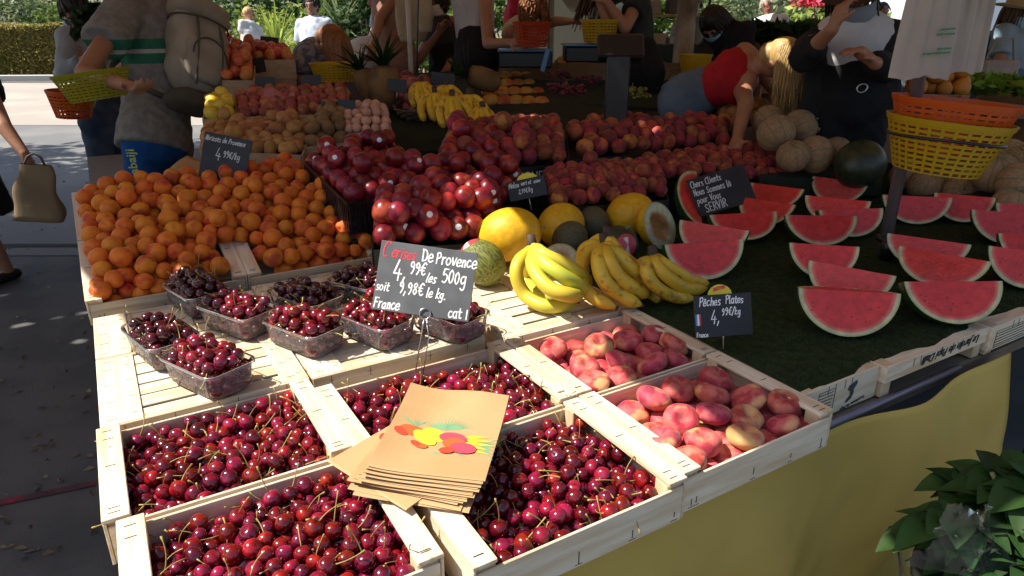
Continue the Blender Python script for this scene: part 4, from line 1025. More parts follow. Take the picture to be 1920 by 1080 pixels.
# ================================================================ handwriting
GL = {'C': (8, '8,15 6,17 3,17 0,12 0,5 3,0 7,1'), 'e': (8, '1,5 7,6 6,10 3,10 0,6 1,1 4,0 8,2'), 'r': (7, '1,10 1,0|1,6 3,9 6,10'), 'i': (4, '2,10 2,0|2,14 2,15'),
 's': (7, '6,9 3,10 1,8 3,5 6,3 5,0 1,0'), 'D': (10, '1,16 1,0|0,16 6,15 9,9 7,2 1,0'), 'P': (9, '1,16 1,0|0,15 5,17 8,13 6,9 1,8'), 'o': (9, '4,10 1,8 0,4 2,0 5,0 8,4 7,8 4,10'),
 'v': (8, '0,10 3,0 7,10'), 'n': (8, '1,10 1,0|1,6 4,10 6,8 6,0'), 'c': (8, '6,9 3,10 0,6 1,1 4,0 7,2'), 'a': (9, '7,9 3,10 0,6 1,1 4,0 7,4|7,10 7,1 8,0'), 't': (7, '3,15 3,2 5,0 7,1|0,10 7,10'),
 'l': (4, '1,17 1,1 3,0'), 'g': (9, '7,9 3,10 0,6 2,1 6,3|7,10 7,-4 4,-7 1,-5'), 'k': (8, '1,17 1,0|6,10 1,5 7,0'), 'u': (8, '1,10 1,3 3,0 6,2|7,10 7,0'), 'h': (8, '1,17 1,0|1,6 4,10 7,8 7,0'),
 'm': (12, '1,10 1,0|1,7 4,10 6,8 6,0|6,7 9,10 11,8 11,0'), 'b': (8, '1,17 1,0|1,7 5,10 8,5 5,0 1,2'), 'p': (9, '1,10 1,-7|1,8 5,10 8,6 6,1 1,1'), 'd': (9, '7,17 7,0|7,8 3,10 0,6 2,0 5,1 7,5'), 'j': (5, '3,10 3,-5 0,-7|3,14 3,15'),
 'F': (9, '1,16 1,0|0,16 8,16|1,9 6,9'), 'A': (9, '0,0 4,17 8,0|2,6 7,6'), 'N': (9, '1,0 1,16|1,16 8,0|8,0 8,16'), 'S': (9, '8,14 5,17 1,14 3,9 7,6 7,1 3,0 0,2'), 'E': (9, '8,16 1,16|1,16 1,0 |1,0 8,0|1,8 6,8'),
 'R': (9, '1,0 1,16|1,16 6,16 8,12 5,9 1,8|4,8 9,0'), 'V': (9, '0,16 4,0|4,0 8,16'), 'I': (4, '2,16 2,0'), 'M': (12, '1,0 2,16|2,16 6,4|6,4 10,16|10,16 11,0'), '4': (10, '4,17 0,5|0,5 9,5|6,9 6,-1'), '9': (9, '7,13 4,17 1,14 2,10 6,10 7,13|7,13 7,6 4,0'),
 '5': (9, '8,16 2,16|2,16 1,9 5,10 8,6 5,0 1,1'), '0': (9, '4,16 1,12 1,4 4,0 7,4 7,12 4,16'), '8': (9, '4,9 1,12 4,16 7,13 4,9 1,4 4,0 7,4 4,9'), '2': (9, '1,13 4,16 7,12 1,0|1,0 8,0'), '€': (10, '9,15 6,17 3,13 2,8 3,2 6,0 9,2|0,10 7,10|0,6 6,6'),
 '/': (7, '0,-2 6,18'), ',': (4, '2,2 0,-4'), '.': (4, '1,0 2,1'), '1': (6, '1,13 4,17|4,17 4,0'), 'ê': (8, '1,5 7,6 6,10 3,10 0,6 1,1 4,0 8,2|2,13 4,15 6,13'), 'à': (9, '7,9 3,10 0,6 1,1 4,0 7,4|7,10 7,1 8,0|3,15 5,13'), ' ': (6, ''), 'L': (8, '1,17 1,0|1,0 7,0')}
def write(mb, text, x, y, h, pen, seed=0, slant=.12, rise=0, z=-.0016, wf=.74):
    """pen strokes on a board: x right, z up, facing -y; h = height of a capital"""
    rs = random.Random(seed); s = h / 16
    for ch in text:
        adv, st = GL.get(ch, GL[' ']); jy = rs.uniform(-.6, .6) * s; js = s * rs.uniform(.92, 1.08)
        for stroke in st.split('|'):
            pts = [tuple(float(q) for q in t.split(',')) for t in stroke.split()]
            if len(pts) < 2: continue
            w = [Vector((x + (px_ * wf + slant * py_) * js, 0, y + py_ * js + jy)) for px_, py_ in pts]
            w = crom(w, 5) if len(w) > 2 else w
            n = len(w); vs = []; fs = []
            for i, p in enumerate(w):
                tg = (w[min(i + 1, n - 1)] - w[max(i - 1, 0)]).normalized(); nv = Vector((-tg.z, 0, tg.x)) * pen * .5 * rs.uniform(.8, 1.15)
                e = tg * pen * .4 * (-1 if i == 0 else 1 if i == n - 1 else 0)
                for sgn in (1, -1): q = p + nv * sgn + e; vs.append((q.x, z - (.0001 if sgn > 0 else 0), q.z))
            for i in range(n - 1): fs.append((2 * i, 2 * i + 2, 2 * i + 3, 2 * i + 1))
            mb.add(vs, fs)
        x += (adv + 1.9) * s * wf; y += rise * (adv + 2) * s
    return x
def board(label, corners, p0, nrm, lines, dim=False, mat_=None, extra=None, wire=None):
    n = Vector(nrm).normalized(); TL, TR, BR, BL = [on_plane(x, y, p0, n) for x, y in corners]
    ex = ((TR - TL) + (BR - BL)) / 2; ce = (TL + TR + BR + BL) / 4; W = ex.length; Hh = ((TL - BL).length + (TR - BR).length) / 2
    Mx = frame(ce, ex, y=-n) ; up_ = Mx.to_3x3() @ Vector((0, 0, 1))
    t = thing('price_board', label, 'price board', M=Mx, group='chalked price boards')
    mb = MB(); mb.bbox(-W / 2, W / 2, -.0012, .0012, -Hh / 2, Hh / 2, .0008); mb.build('slate', mat_ or M['slate'], t)
    by = {}
    for k, (txt, fx, fy, fh, pen, mk, sl) in enumerate(lines):
        mb = by.setdefault((mk, k), MB()); write(mb, txt, -W / 2 + fx * W, Hh / 2 - fy * Hh, fh * Hh, pen * Hh, k + 1, sl)
    for (mk, _k), mb in by.items(): mb.build('chalk_lettering', M[mk], t)
    return t, W, Hh, Mx
M['board_black'] = mat('black_board', (.012, .013, .014), .5, (.02, .021, .022), 12)
tb, W, Hh, Mb = board('grey slate board chalked Cerises De Provence on a wire stake among the punnets', [(712, 450), (894.6, 474), (880, 605), (701, 579)], PY(792, 588, 1.335), (-.46, -.74, .40), [
    ('C', .03, .22, .19, .020, 'chalk_red', .15), ('erises', .125, .225, .145, .019, 'chalk_red', .15), ('De', .44, .215, .165, .022, 'chalk', .0), ('Provence', .585, .225, .16, .022, 'chalk', .05),
    ('4,', .17, .53, .25, .022, 'chalk', .05), ('99€', .33, .425, .155, .022, 'chalk', .05), ('les', .51, .51, .13, .019, 'chalk', .25), ('500g', .67, .48, .18, .022, 'chalk', .05),
    ('soit', .015, .715, .12, .018, 'chalk', .1), ('9,98€', .25, .715, .155, .021, 'chalk', .05), ('le kg.', .535, .725, .125, .019, 'chalk', .15), ('France', .015, .965, .135, .021, 'chalk', .1), ('cat I', .79, .965, .14, .02, 'chalk', .02)])
wp = Mb.inverted() @ P(778, 704, .742); lo = (Mb.inverted() @ on_plane(797, 590, PY(792, 588, 1.335), Vector((-.46, -.74, .40)).normalized()))
mb = MB(); pts = []
for k in range(19): q = 2 * math.pi * k / 18 - math.pi / 2; pts.append((lo.x + .0125 * math.cos(q), -.0042, lo.z + .002 + .0125 * math.sin(q)))
mb.tube(pts, .0016, 6, cap=False); mb.tube([pts[0], (pts[0][0] - .001, -.003, pts[0][2] - .015), wp], .0016, 6); mb.tube([(pts[0][0] + .004, .004, pts[0][2] + .001), (lo.x + .014, .012, lo.z - .05), wp + Vector((.016, .012, .0))], .0014, 6)
mb.build('wire_stake', M['steel'], tb)
tb, W, Hh, Mb = board('small black board chalked Pêches Plates with a yellow half disc, by the flat peaches', [(1303, 554), (1411, 549), (1408, 625), (1301, 636)], P(1355, 632, .80), (-.42, -.80, .30), [
    ('Pêches', .09, .25, .19, .024, 'chalk', .15), ('Plates', .55, .23, .17, .024, 'chalk', .1), ('4,', .28, .66, .28, .024, 'chalk', .15), ('99€/kg', .47, .50, .16, .022, 'chalk', .15), ('France', .02, .98, .10, .016, 'chalk', .05)], mat_=M['board_black'])
mb = MB(); mb.add([(W * (-.03 + .215 * math.cos(math.pi * k / 14)), .003, Hh * .5 + W * .20 * math.sin(math.pi * k / 14) - .004) for k in range(15)] + [(W * (-.03 + .215 * math.cos(math.pi * k / 14)), .0045, Hh * .5 + W * .20 * math.sin(math.pi * k / 14) - .004) for k in range(15)], [tuple(range(15))[::-1], tuple(range(15, 30))] + [(k, k + 1, k + 16, k + 15) for k in range(14)])
M['yellow_card'] = mat('yellow_card', (.72, .58, .03), .5); M['flag_blue'] = mat('flag_blue', (.12, .25, .6), .5); M['flag_red'] = mat('flag_red', (.5, .05, .06), .5)
yd = mb.build('half_disc', M['yellow_card'], tb); mb = MB(); write(mb, 'sucrée'.replace('é', 'e'), -W * .15, Hh * .5 + W * .06, Hh * .11, .0022, 3, .2, .15, .002); mb.build('red_lettering', M['chalk_red'], yd)
mb = MB()
for k in range(3): mb.mi = k; x = -W / 2 + .002 + k * .0042; mb.box(x, x + .0042, -.0019, -.0013, -.02, .006)
mb.build('flag_sticker', [M['flag_blue'], M['chalk'], M['flag_red']], tb)
mb = MB(); mb.tube([(0, .004, -Hh * .3), (0, .01, -Hh * .5 - .03)], .0016, 6); mb.build('wire_stake', M['steel'], tb)
board('black board chalked Chers Clients nous sommes là pour vous SERVIR, leaning on watermelon', [(1279, 334), (1388, 316), (1424, 366), (1319, 412)], D(1350, 362, 2.62), (-.45, -.72, .55), [
    ('Chers Clients', .04, .24, .15, .022, 'chalk_dim', .1), ('Nous Sommes là', .04, .46, .15, .022, 'chalk_dim', .1), ('pour Vous', .05, .67, .15, .022, 'chalk_dim', .1), ('SERVIR', .14, .93, .20, .026, 'chalk_dim', .05)], mat_=M['board_black'])
tb, W, Hh, Mb = board('black board chalked Abricots de Provence standing on the apricots', [(378, 245), (466, 263), (466, 348), (378, 331)], D(422, 330, 2.42), (-.45, -.83, .25), [
    ('Abricots de Provence', .03, .17, .10, .016, 'chalk_dim', .2), ('4', .30, .56, .22, .02, 'chalk_dim', .05), ('99€/kg', .45, .48, .13, .018, 'chalk_dim', .1)], mat_=M['board_black'])
mb = MB(); mb.tube([(.0 + .011 * math.cos(2 * math.pi * k / 14), -.003, -Hh * .36 + .013 * math.sin(2 * math.pi * k / 14)) for k in range(15)], .0014, 6, cap=False); mb.tube([(0, -.003, -Hh * .36 - .013), (0, .0, -Hh * .5 - .05)], .0014, 6); mb.build('wire_stake', M['steel'], tb)
tb, W, Hh, Mb = board('small black board with a yellow top chalked Melon vert et jaune, above the yellow melons', [(957, 343), (1028, 328), (1019, 364), (949, 379)], D(988, 376, 2.28), (-.45, -.80, .35), [
    ('Melon', .03, .34, .24, .035, 'chalk_dim', .2), ('vert et Jaune', .36, .30, .18, .03, 'chalk_dim', .25), ('2,99€/kg', .26, .68, .20, .03, 'chalk_dim', .2)], mat_=M['board_black'])
mb = MB(); mb.add([(W * (.05 + .27 * math.cos(math.pi * k / 14)), .002 + dy, Hh * .5 + W * .17 * math.sin(math.pi * k / 14) - .003) for dy in (0, .0015) for k in range(15)], [tuple(range(15))[::-1], tuple(range(15, 30))] + [(k, k + 1, k + 16, k + 15) for k in range(14)]); mb.build('half_disc', M['yellow_card'], tb)
mb = MB(); mb.tube([(0, .004, -Hh * .3), (0, .01, -Hh * .5 - .04)], .0016, 6); mb.build('wire_stake', M['steel'], tb)
for (x, y, d, w, h, lab) in [(505, 79, 4.35, .115, .065, 'black price card standing on the topmost tier of tomatoes'), (478, 124, 3.9, .12, .08, 'black price card on the crate edge below the topmost tomatoes'), (497, 156, 3.5, .10, .06, 'tilted black price card beside the pink paper'), (584, 154, 3.45, .10, .07, 'black price card in front of the yellow shopping basket'), (618, 205, 2.98, .085, .065, 'black price card left of its pair above the lychees'), (650, 200, 2.96, .075, .06, 'black price card right of its pair above the lychees'), (745, 160, 3.4, .10, .06, 'black price card with writing near the pineapple'), (830, 150, 3.5, .12, .07, 'black price card behind the shaded bananas')]:
    ce = D(x, y, d); fx = frame(ce, RGT + UP * random.Random(x).uniform(-.15, .15), y=(FWD - UP * .2).normalized())
    t = thing('price_card', lab, 'price card', M=fx); mb = MB(); mb.bbox(-w / 2, w / 2, -.001, .001, -h / 2, h / 2, .0008); mb.build('card', M['board_black'], t)
    mb = MB(); mb.tube([(0, .003, 0), (0, .004, -h / 2 - .06)], .0015, 5); mb.build('stake', M['steel'], t)

# ================================================================ stack of printed paper bags
BW, BL_ = .192, .250
def bagz(x, y, i, cv): return cv * (.018 * (2 * y / BL_) ** 2 * (y > 0) + .010 * (2 * abs(x) / BW) ** 3 * (x < 0) + .0035 * math.sin(x * 42 + i) * (.5 + y / BL_))
def bag_mesh(i, cv):
    mb = MB(); nx, ny = 14, 16; vs = []; fs = []; rs = random.Random(i)
    for lay in (0, 1):
        for j in range(ny + 1):
            for k in range(nx + 1):
                x = -BW / 2 + BW * k / nx; y = -BL_ / 2 + BL_ * j / ny
                vs.append((x, y + (.004 if lay and j == 0 else 0), bagz(x, y, i * .7, cv) + (.0016 if lay else 0)))
    w = nx + 1; o = w * (ny + 1)
    for j in range(ny):
        for k in range(nx): a = j * w + k; fs.append((a, a + w, a + w + 1, a + 1)); fs.append((o + a, o + a + 1, o + a + w + 1, o + a + w))
    for j in range(ny): fs.append((j * w, o + j * w, o + (j + 1) * w, (j + 1) * w)); fs.append((j * w + nx, (j + 1) * w + nx, o + (j + 1) * w + nx, o + j * w + nx))
    for k in range(nx): fs.append((k, k + 1, o + k + 1, o + k)); fs.append((ny * w + k, o + ny * w + k, o + ny * w + k + 1, ny * w + k + 1))
    mb.add(vs, fs, smooth=False); return mb
PR = {'r': mat('print_red', (.62, .05, .02), .7), 'o': mat('print_orange', (.65, .10, .02), .7), 'p': mat('print_pink', (.66, .05, .09), .7), 'y': mat('print_yellow', (.72, .52, .03), .7), 'g': mat('print_green', (.16, .33, .17), .7), 'k': mat('print_line', (.10, .07, .05), .7)}
def motif(parent, i, cv):
    mb = MB(); keys = list(PR)
    def blob(key, cx, cy_, rx, ry, rot=0, lv=1, n=22):
        for kk, gr in ((key, 1.0),):
            mb.mi = keys.index(kk); vs = []
            for k in range(n): q = 2 * math.pi * k / n; x, y = rx * gr * math.cos(q), ry * gr * math.sin(q); X = cx + x * math.cos(rot) - y * math.sin(rot); Y = cy_ + x * math.sin(rot) + y * math.cos(rot); vs.append((X, Y, bagz(X, Y, i * .7, cv) + .0019 + .0003 * lv))
            mb.add(vs, [tuple(range(n))])
    def leaf(key, x0, y0, x1, y1, w, lv=.4):
        mb.mi = keys.index(key); dx, dy = x1 - x0, y1 - y0; L = math.hypot(dx, dy); nx_, ny_ = -dy / L * w, dx / L * w; mx, my = (x0 + x1) / 2, (y0 + y1) / 2
        pts = [(x0, y0), (mx + nx_, my + ny_), (x1, y1), (mx - nx_, my - ny_)]; mb.add([(X, Y, bagz(X, Y, i * .7, cv) + .0019 + .0003 * lv) for X, Y in pts], [(3, 2, 1, 0)])
    rs = random.Random(2)
    for k in range(16): a = R(20 + 140 * k / 15); leaf('g', .010, -.004, .010 + .036 * math.cos(a) * 1.3, -.004 + .026 * math.sin(a) + .004, .0016)
    for k in range(9): leaf('g', -.045, -.002, -.045 - .03 + .05 * k / 8, .012 + rs.random() * .008, .0014)
    for k in range(6): leaf('g', .07, -.03, .10, -.012 - .010 * k, .002)
    for k in range(5): leaf('y', .030 + .006 * (k % 2), -.020 - .005 * k, .088 + .004 * (k % 3), -.010 - .010 * k, .0038, 1.5 + .1 * k)
    blob('y', -.008, -.017, .024, .014, -.5, 1); blob('o', -.046, -.012, .022, .012, -.2, 2); blob('r', -.062, -.018, .014, .008, -.4, 3); blob('y', -.020, -.026, .026, .012, -.6, 4)
    blob('o', -.020, -.046, .012, .0055, -.15, 5); blob('r', -.030, -.042, .010, .005, -.4, 6); blob('p', .026, -.022, .024, .012, -.15, 5); blob('o', .030, -.034, .018, .012, 0, 6); blob('p', .048, -.044, .022, .012, -.05, 7); blob('r', .024, -.052, .013, .007, .1, 8)
    for k in range(3): leaf('g', .0 + .02 * k, -.055, .015 + .02 * k, -.060, .002)
    mb.v = [(x * 1.06 - .007, y * 1.25 + .006, bagz(x * 1.06 - .007, y * 1.25 + .006, i * .7, cv) + (z - bagz(x, y, i * .7, cv))) for x, y, z in mb.v]
    o = mb.build('printed_fruit', [PR[k] for k in keys], parent); return o
TLb, TRb, BRb, BLb = P(704, 736, .81), P(889, 738, .81), P(968, 911, .805), P(738, 872, .805)
cb = (TLb + TRb + BRb + BLb) / 4 + Vector((.008, -.010, 0)); exb = ((TRb - TLb) + (BRb - BLb)); a0 = math.atan2(exb.y, exb.x)
off = [(0, 0, 0), (-.002, -.003, -.6), (-.003, -.002, -1), (-.005, -.006, -.4), (-.006, -.005, -2), (-.005, -.009, -1.4), (-.010, -.006, -3.4), (-.011, -.010, -3), (-.010, -.013, -2.2), (-.015, -.010, -5), (-.016, -.014, -4.4), (-.018, -.013, -6), (-.022, -.012, -8), (-.042, -.014, -30), (-.020, -.022, -6), (-.014, -.026, -3)]
for i, (ox, oy, rot) in enumerate(off):
    a = a0 + R(rot); Rm = Matrix.Rotation(a0, 3, 'Z'); o_ = Rm @ Vector((ox, oy, 0)); cv = .6 - .028 * i
    Mx = Matrix.Translation((cb.x + o_.x, cb.y + o_.y, .8075 - i * .0026)) @ Matrix.Rotation(a, 4, 'Z') @ Matrix.Rotation(R(1.0), 4, 'Y')
    bo = bag_mesh(i, cv).build('paper_bag', M['kraft'], None, Mx)
    tag(bo, 'brown paper bag printed with colourful fruit, topmost of the stack' if i == 0 else 'brown paper bag turned aside under the stack, print showing at its left' if i == 13 else 'plain edge of a brown paper bag lying under the topmost printed one', 'paper bag', 'stack of paper bags')
    if i in (0, 13): motif(bo, i, cv)

# ================================================================ pole, hanging baskets and carrier bags
M['pole'] = mat('grey_pole', (.22, .22, .23), .35, metal=.5)
pb = P(1655, 478, .757)
mb = MB(); mb.tube([pb, pb + UP * 1.6], .019, 16); po = solid('parasol_pole', mb, M['pole'], 'grey metal pole rising from the turf between watermelon quarters', 'pole')
mb = MB(); mb.tube([pb + Vector((0, 0, .05)), pb + Vector((0, 0, .065))], .03, 14); mb.tube([pb + Vector((-.03, -.03, .0)), pb + Vector((-.028, -.028, .07))], .02, 10); mb.build('foot_clamp', M['black_plastic'], po)
M['bk_yellow'] = mat('yellow_plastic', (.62, .40, .012), .35, sss=.05, trl=.25); M['bk_orange'] = mat('orange_plastic', (.72, .12, .012), .35, trl=.25); M['bk_red'] = mat('red_orange_plastic', (.55, .055, .012), .35, trl=.25); M['bk_lime'] = mat('lime_plastic', (.42, .40, .02), .35, trl=.2)
def basket(Mx, R1, R2, H, m, label, rings=8, ribs=30, oval=1.0, handle=False, group='plastic shopping baskets'):
    t = thing('shopping_basket', label, 'basket', M=Mx, group=group); n = 48
    def ringband(mb, z0, z1, th=.0025, ex=0):
        vs = []; fs = []
        for (z, o) in ((z0, 0), (z1, 0), (z1, -th), (z0, -th)):
            rr = R2 + (R1 - R2) * (z / H) + o + ex
            for k in range(n): q = 2 * math.pi * k / n; vs.append((rr * math.cos(q) * oval, rr * math.sin(q), z))
        for j in range(4):
            for k in range(n): k2 = (k + 1) % n; j2 = (j + 1) % 4; fs.append((j * n + k, j * n + k2, j2 * n + k2, j2 * n + k))
        mb.add(vs, fs, smooth=False)
    mb = MB(); hb = H * .86 / rings
    for k in range(rings): z = H * .04 + hb * k; ringband(mb, z + hb * .42, z + hb)
    for k in range(ribs):
        q0 = 2 * math.pi * k / ribs; w = .11 if False else .28 * 2 * math.pi / ribs; vs = []
        for o in (.0006, -.0028):
            for (q, z) in ((q0 - w / 2, 0), (q0 + w / 2, 0), (q0 + w / 2, H), (q0 - w / 2, H)): rr = R2 + (R1 - R2) * z / H + o; vs.append((rr * math.cos(q) * oval, rr * math.sin(q), z))
        mb.add(vs, [(0, 1, 2, 3), (7, 6, 5, 4), (0, 4, 5, 1), (1, 5, 6, 2), (2, 6, 7, 3), (3, 7, 4, 0)])
    mb.build('lattice', m, t)
    mb = MB(); ringband(mb, H * .9, H, .004, .003); mb.build('rim', m, t)
    mb = MB(); mb.add([(R2 * math.cos(2 * math.pi * k / n) * oval, R2 * math.sin(2 * math.pi * k / n), .001 + z) for z in (0, .003) for k in range(n)], [tuple(range(n))[::-1], tuple(range(n, 2 * n))] + [(k, (k + 1) % n, n + (k + 1) % n, n + k) for k in range(n)]); mb.build('base', m, t)
    if handle:
        mb = MB(); mb.tube([(R1 * oval * math.cos(math.pi * k / 14), 0, H + R1 * .8 * math.sin(math.pi * k / 14)) for k in range(15)], .005, 6); mb.build('handle', m, t)
    return t
bc = D(1752, 320, 2.02)
tilt = Matrix.Rotation(R(5), 4, FWD) 
Bm = Matrix.Translation(bc) @ tilt
basket(Bm, .164, .112, .150, M['bk_yellow'], 'yellow plastic basket tied to the pole, outer one of the nested pair', 9, 30)
basket(Bm @ Matrix.Translation((0, 0, .056)), .163, .116, .146, M['bk_orange'], 'orange plastic basket nested inside the yellow one at the pole', 9, 30)
mb = MB(); pts = []
for k in range(33): q = 2 * math.pi * k / 32; rr = .150; pts.append(Bm @ Vector((rr * math.cos(q), rr * math.sin(q), .098 + .004 * math.sin(q * 2))))
mb.tube(pts, .0045, 6, cap=False); solid('tie_cord', mb, M['black_plastic'], 'black cord strapped round the nested baskets on the pole', 'cord')
M['bag_film'] = mat('cream_bag_film', (.66, .56, .45), .45, (.60, .50, .40), 5, bump=.4, bscale=14, trl=.35); M['print_g'] = mat('bag_print_green', (.05, .22, .10), .6)
def carrier(i, px, py, d, w, h, label, ruf, prn):
    ce = D(px, py, d); Mx = frame(ce, RGT, y=FWD); mb = MB(); nx, nz = 36, 30; vs = []; fs = []; rs = random.Random(i); ph = rs.uniform(0, 6)
    for lay in (0, 1):
        for j in range(nz + 1):
            v = j / nz; pinch = 1 - .30 * v ** 1.5
            for k in range(nx + 1):
                u = k / nx - .5; f = .010 * math.sin(u * 22 + ph + v * 1.5) * (.4 + v) + .006 * math.sin(u * 47 + ph * 2) * v
                vs.append((u * w * pinch, (f * ruf + (.012 * (1 - 4 * u * u)) * (1 if lay else -1)), v * h + (.005 * math.sin(u * 9 + ph) + .007 * mnoise.noise((u * 7, ph, 0))) * (1 - v)))
    W_ = nx + 1; o = W_ * (nz + 1)
    for j in range(nz):
        for k in range(nx): a = j * W_ + k; fs.append((a, a + 1, a + W_ + 1, a + W_)); fs.append((o + a, o + a + W_, o + a + W_ + 1, o + a + 1))
    mb.add(vs, fs, smooth=True); ob = mb.build('carrier_bag', M['bag_film'], None, Mx); tag(ob, label, 'carrier bag', 'carrier bags hanging on the pole')
    if prn:
        for (x0, x1, z) in ((.020, .060, .125), (.012, .060, .112), (.022, .060, .075), (-.015, .060, .062)):
            x = x0; mb = MB()
            while x < x1: l = rs.uniform(.004, .010); mb.box(x, min(x1, x + l), -.0245, -.0235, z + (x - x0) * .06, z + .005 + (x - x0) * .06); x += l + .0015
            mb.build('green_print', M['print_g'], ob)
carrier(1, 1722, 146, 1.93, .17, .42, 'cream carrier bag with green print, leftmost of the bags on the pole', .5, True)
carrier(2, 1775, 138, 1.97, .15, .42, 'crumpled cream carrier bag in the middle of the bags on the pole', 1.0, False)
carrier(3, 1800, 132, 2.02, .13, .42, 'cream carrier bag with faint folds, rightmost of the bags on the pole', .8, False)
# ================================================================ people
SK = {'light': mat('skin_light', (.50, .27, .18), .5, (.46, .23, .15), 6, sss=.1), 'tan': mat('skin_tan', (.40, .20, .12), .5, (.36, .17, .10), 6, sss=.1)}
M['eye_dark'] = mat('eye_dark', (.02, .015, .012), .3); M['lips'] = mat('lips', (.36, .10, .09), .5)
def cloth(name, c, c2=None, s=5, **k): return mat(name, c, .85, c2 or tuple(v * .82 for v in c), s, bump=.35, bscale=11, spec=.2, **k)
def capsule(mb, a, b, ra, rb, seg=14, flat=False, sx=1.0, side=None):
    """tapered limb; sx widens it along 'side'"""
    a, b = Vector(a), Vector(b); d = b - a; L = max(d.length, 1e-5); z = d / L
    s = side if side is not None else Vector((1, 0, 0)); x = s - z * s.dot(z); x = x.normalized() if x.length > 1e-3 else z.orthogonal().normalized(); y = z.cross(x)
    prof = []
    if not flat:
        for i in range(5): t = math.pi / 2 * i / 5; prof.append((ra * math.sin(t) + 1e-4, -ra * math.cos(t)))
    for i in range(5): t = i / 4; prof.append((ra + (rb - ra) * t, L * t))
    if not flat:
        for i in range(1, 6): t = math.pi / 2 * i / 5; prof.append((rb * math.cos(t) + 1e-4, L + rb * math.sin(t)))
    vs = []; fs = []; n = len(prof)
    for r, h in prof:
        for k in range(seg): q = 2 * math.pi * k / seg; vs.append(a + x * (r * math.cos(q) * sx) + y * (r * math.sin(q)) + z * h)
    for i in range(n - 1):
        for k in range(seg): k2 = (k + 1) % seg; fs.append((i * seg + k, i * seg + k2, (i + 1) * seg + k2, (i + 1) * seg + k))
    fs.append(tuple(range(seg))[::-1]); fs.append(tuple((n - 1) * seg + k for k in range(seg)))
    mb.add(vs, fs, smooth=True)
def ellip(mb, Mx, r, seg=18, rings=12): mb.ball((0, 0, 0), r, seg, rings, M=Mx)
def fuse(name, mb, m, parent, vox, smooth=4, extra=None, inv=None, folds=None):
    """one continuous skin over the pieces"""
    if inv is not None: mb.v = [tuple(inv @ Vector(v)) for v in mb.v]
    me = mb.mesh(name); o = bpy.data.objects.new(name, me); C.objects.link(o)
    rm = o.modifiers.new('skin', 'REMESH'); rm.mode = 'VOXEL'; rm.voxel_size = vox; rm.use_smooth_shade = True
    sm = o.modifiers.new('relax', 'SMOOTH'); sm.iterations = smooth; sm.factor = .5
    dg = bpy.context.evaluated_depsgraph_get(); dg.update()
    nm = bpy.data.meshes.new_from_object(o.evaluated_get(dg)); o.modifiers.clear(); o.data = nm; nm.name = name
    nm.materials.clear()
    for q in (m if isinstance(m, list) else [m]): nm.materials.append(q)
    nm.polygons.foreach_set('use_smooth', [True] * len(nm.polygons)); nm.polygons.foreach_set('material_index', [0] * len(nm.polygons))
    if folds is None: folds = .011 if name not in ('body', 'shoe') else 0
    if folds:
        nv = len(nm.vertices); nm.update(); co = np.empty(nv * 3); nm.vertices.foreach_get('co', co); co = co.reshape(-1, 3); sd = len(nm.vertices) % 17
        for i, v in enumerate(nm.vertices):
            p = v.co; t_ = mnoise.noise((p.x * 11 + p.z * 7 + sd, p.y * 11, p.z * 6)); t2 = mnoise.noise((p.x * 24 - p.z * 15, p.y * 24 + sd, p.z * 13))
            co[i] += np.array(v.normal) * (max(folds * (abs(t_) * -1.4 + .55) + folds * .4 * t2, -.002))
        nm.vertices.foreach_set('co', co.reshape(-1)); nm.update()
    if extra is not None and extra.f:
        if inv is not None: extra.v = [tuple(inv @ Vector(v)) for v in extra.v]
        bm = bmesh.new(); bm.from_mesh(nm); vv = [bm.verts.new(v) for v in extra.v]
        for f, mi in zip(extra.f, extra.m):
            try: fc = bm.faces.new([vv[i] for i in f]); fc.material_index = mi; fc.smooth = True
            except ValueError: pass
        bm.to_mesh(nm); bm.free()
    if parent: o.parent = parent
    return o
def hand(mb, w, d, palm_n, s=1.0, curl=.5, thumb=1, vox=None):
    """palm, four bent fingers and a thumb; d along the hand, palm_n out of the palm"""
    d = d.normalized(); pn = (palm_n - d * palm_n.dot(d)).normalized(); sd = d.cross(pn)
    pc = w + d * .05 * s
    capsule(mb, w, w + d * .075 * s, .022 * s, .026 * s, 10, sx=1.45, side=sd)
    for i, (o, L) in enumerate(((-.030, .066), (-.010, .076), (.011, .072), (.030, .056))):
        p = w + d * .085 * s + sd * o * s; q = p; dirv = d.copy(); seglen = L * s / 3
        for k in range(3):
            ang = curl * (.5 + .25 * k) + .06 * i; dirv = (dirv * math.cos(ang) + pn * math.sin(ang)).normalized(); r_ = q + dirv * seglen
            capsule(mb, q, r_, (.0098 - .0012 * k) * s, (.0088 - .0012 * k) * s, 8); q = r_
            pn = (pn - dirv * pn.dot(dirv)).normalized()
        pn = (palm_n - d * palm_n.dot(d)).normalized()
    q = w + d * .028 * s - sd * thumb * .026 * s; td = (d * .75 - sd * thumb * .75 + pn * .25).normalized()
    for k in range(2): r_ = q + td * .034 * s; capsule(mb, q, r_, (.012 - .002 * k) * s, (.0105 - .002 * k) * s, 8); q = r_; td = (td + d * .35 + pn * .3).normalized()

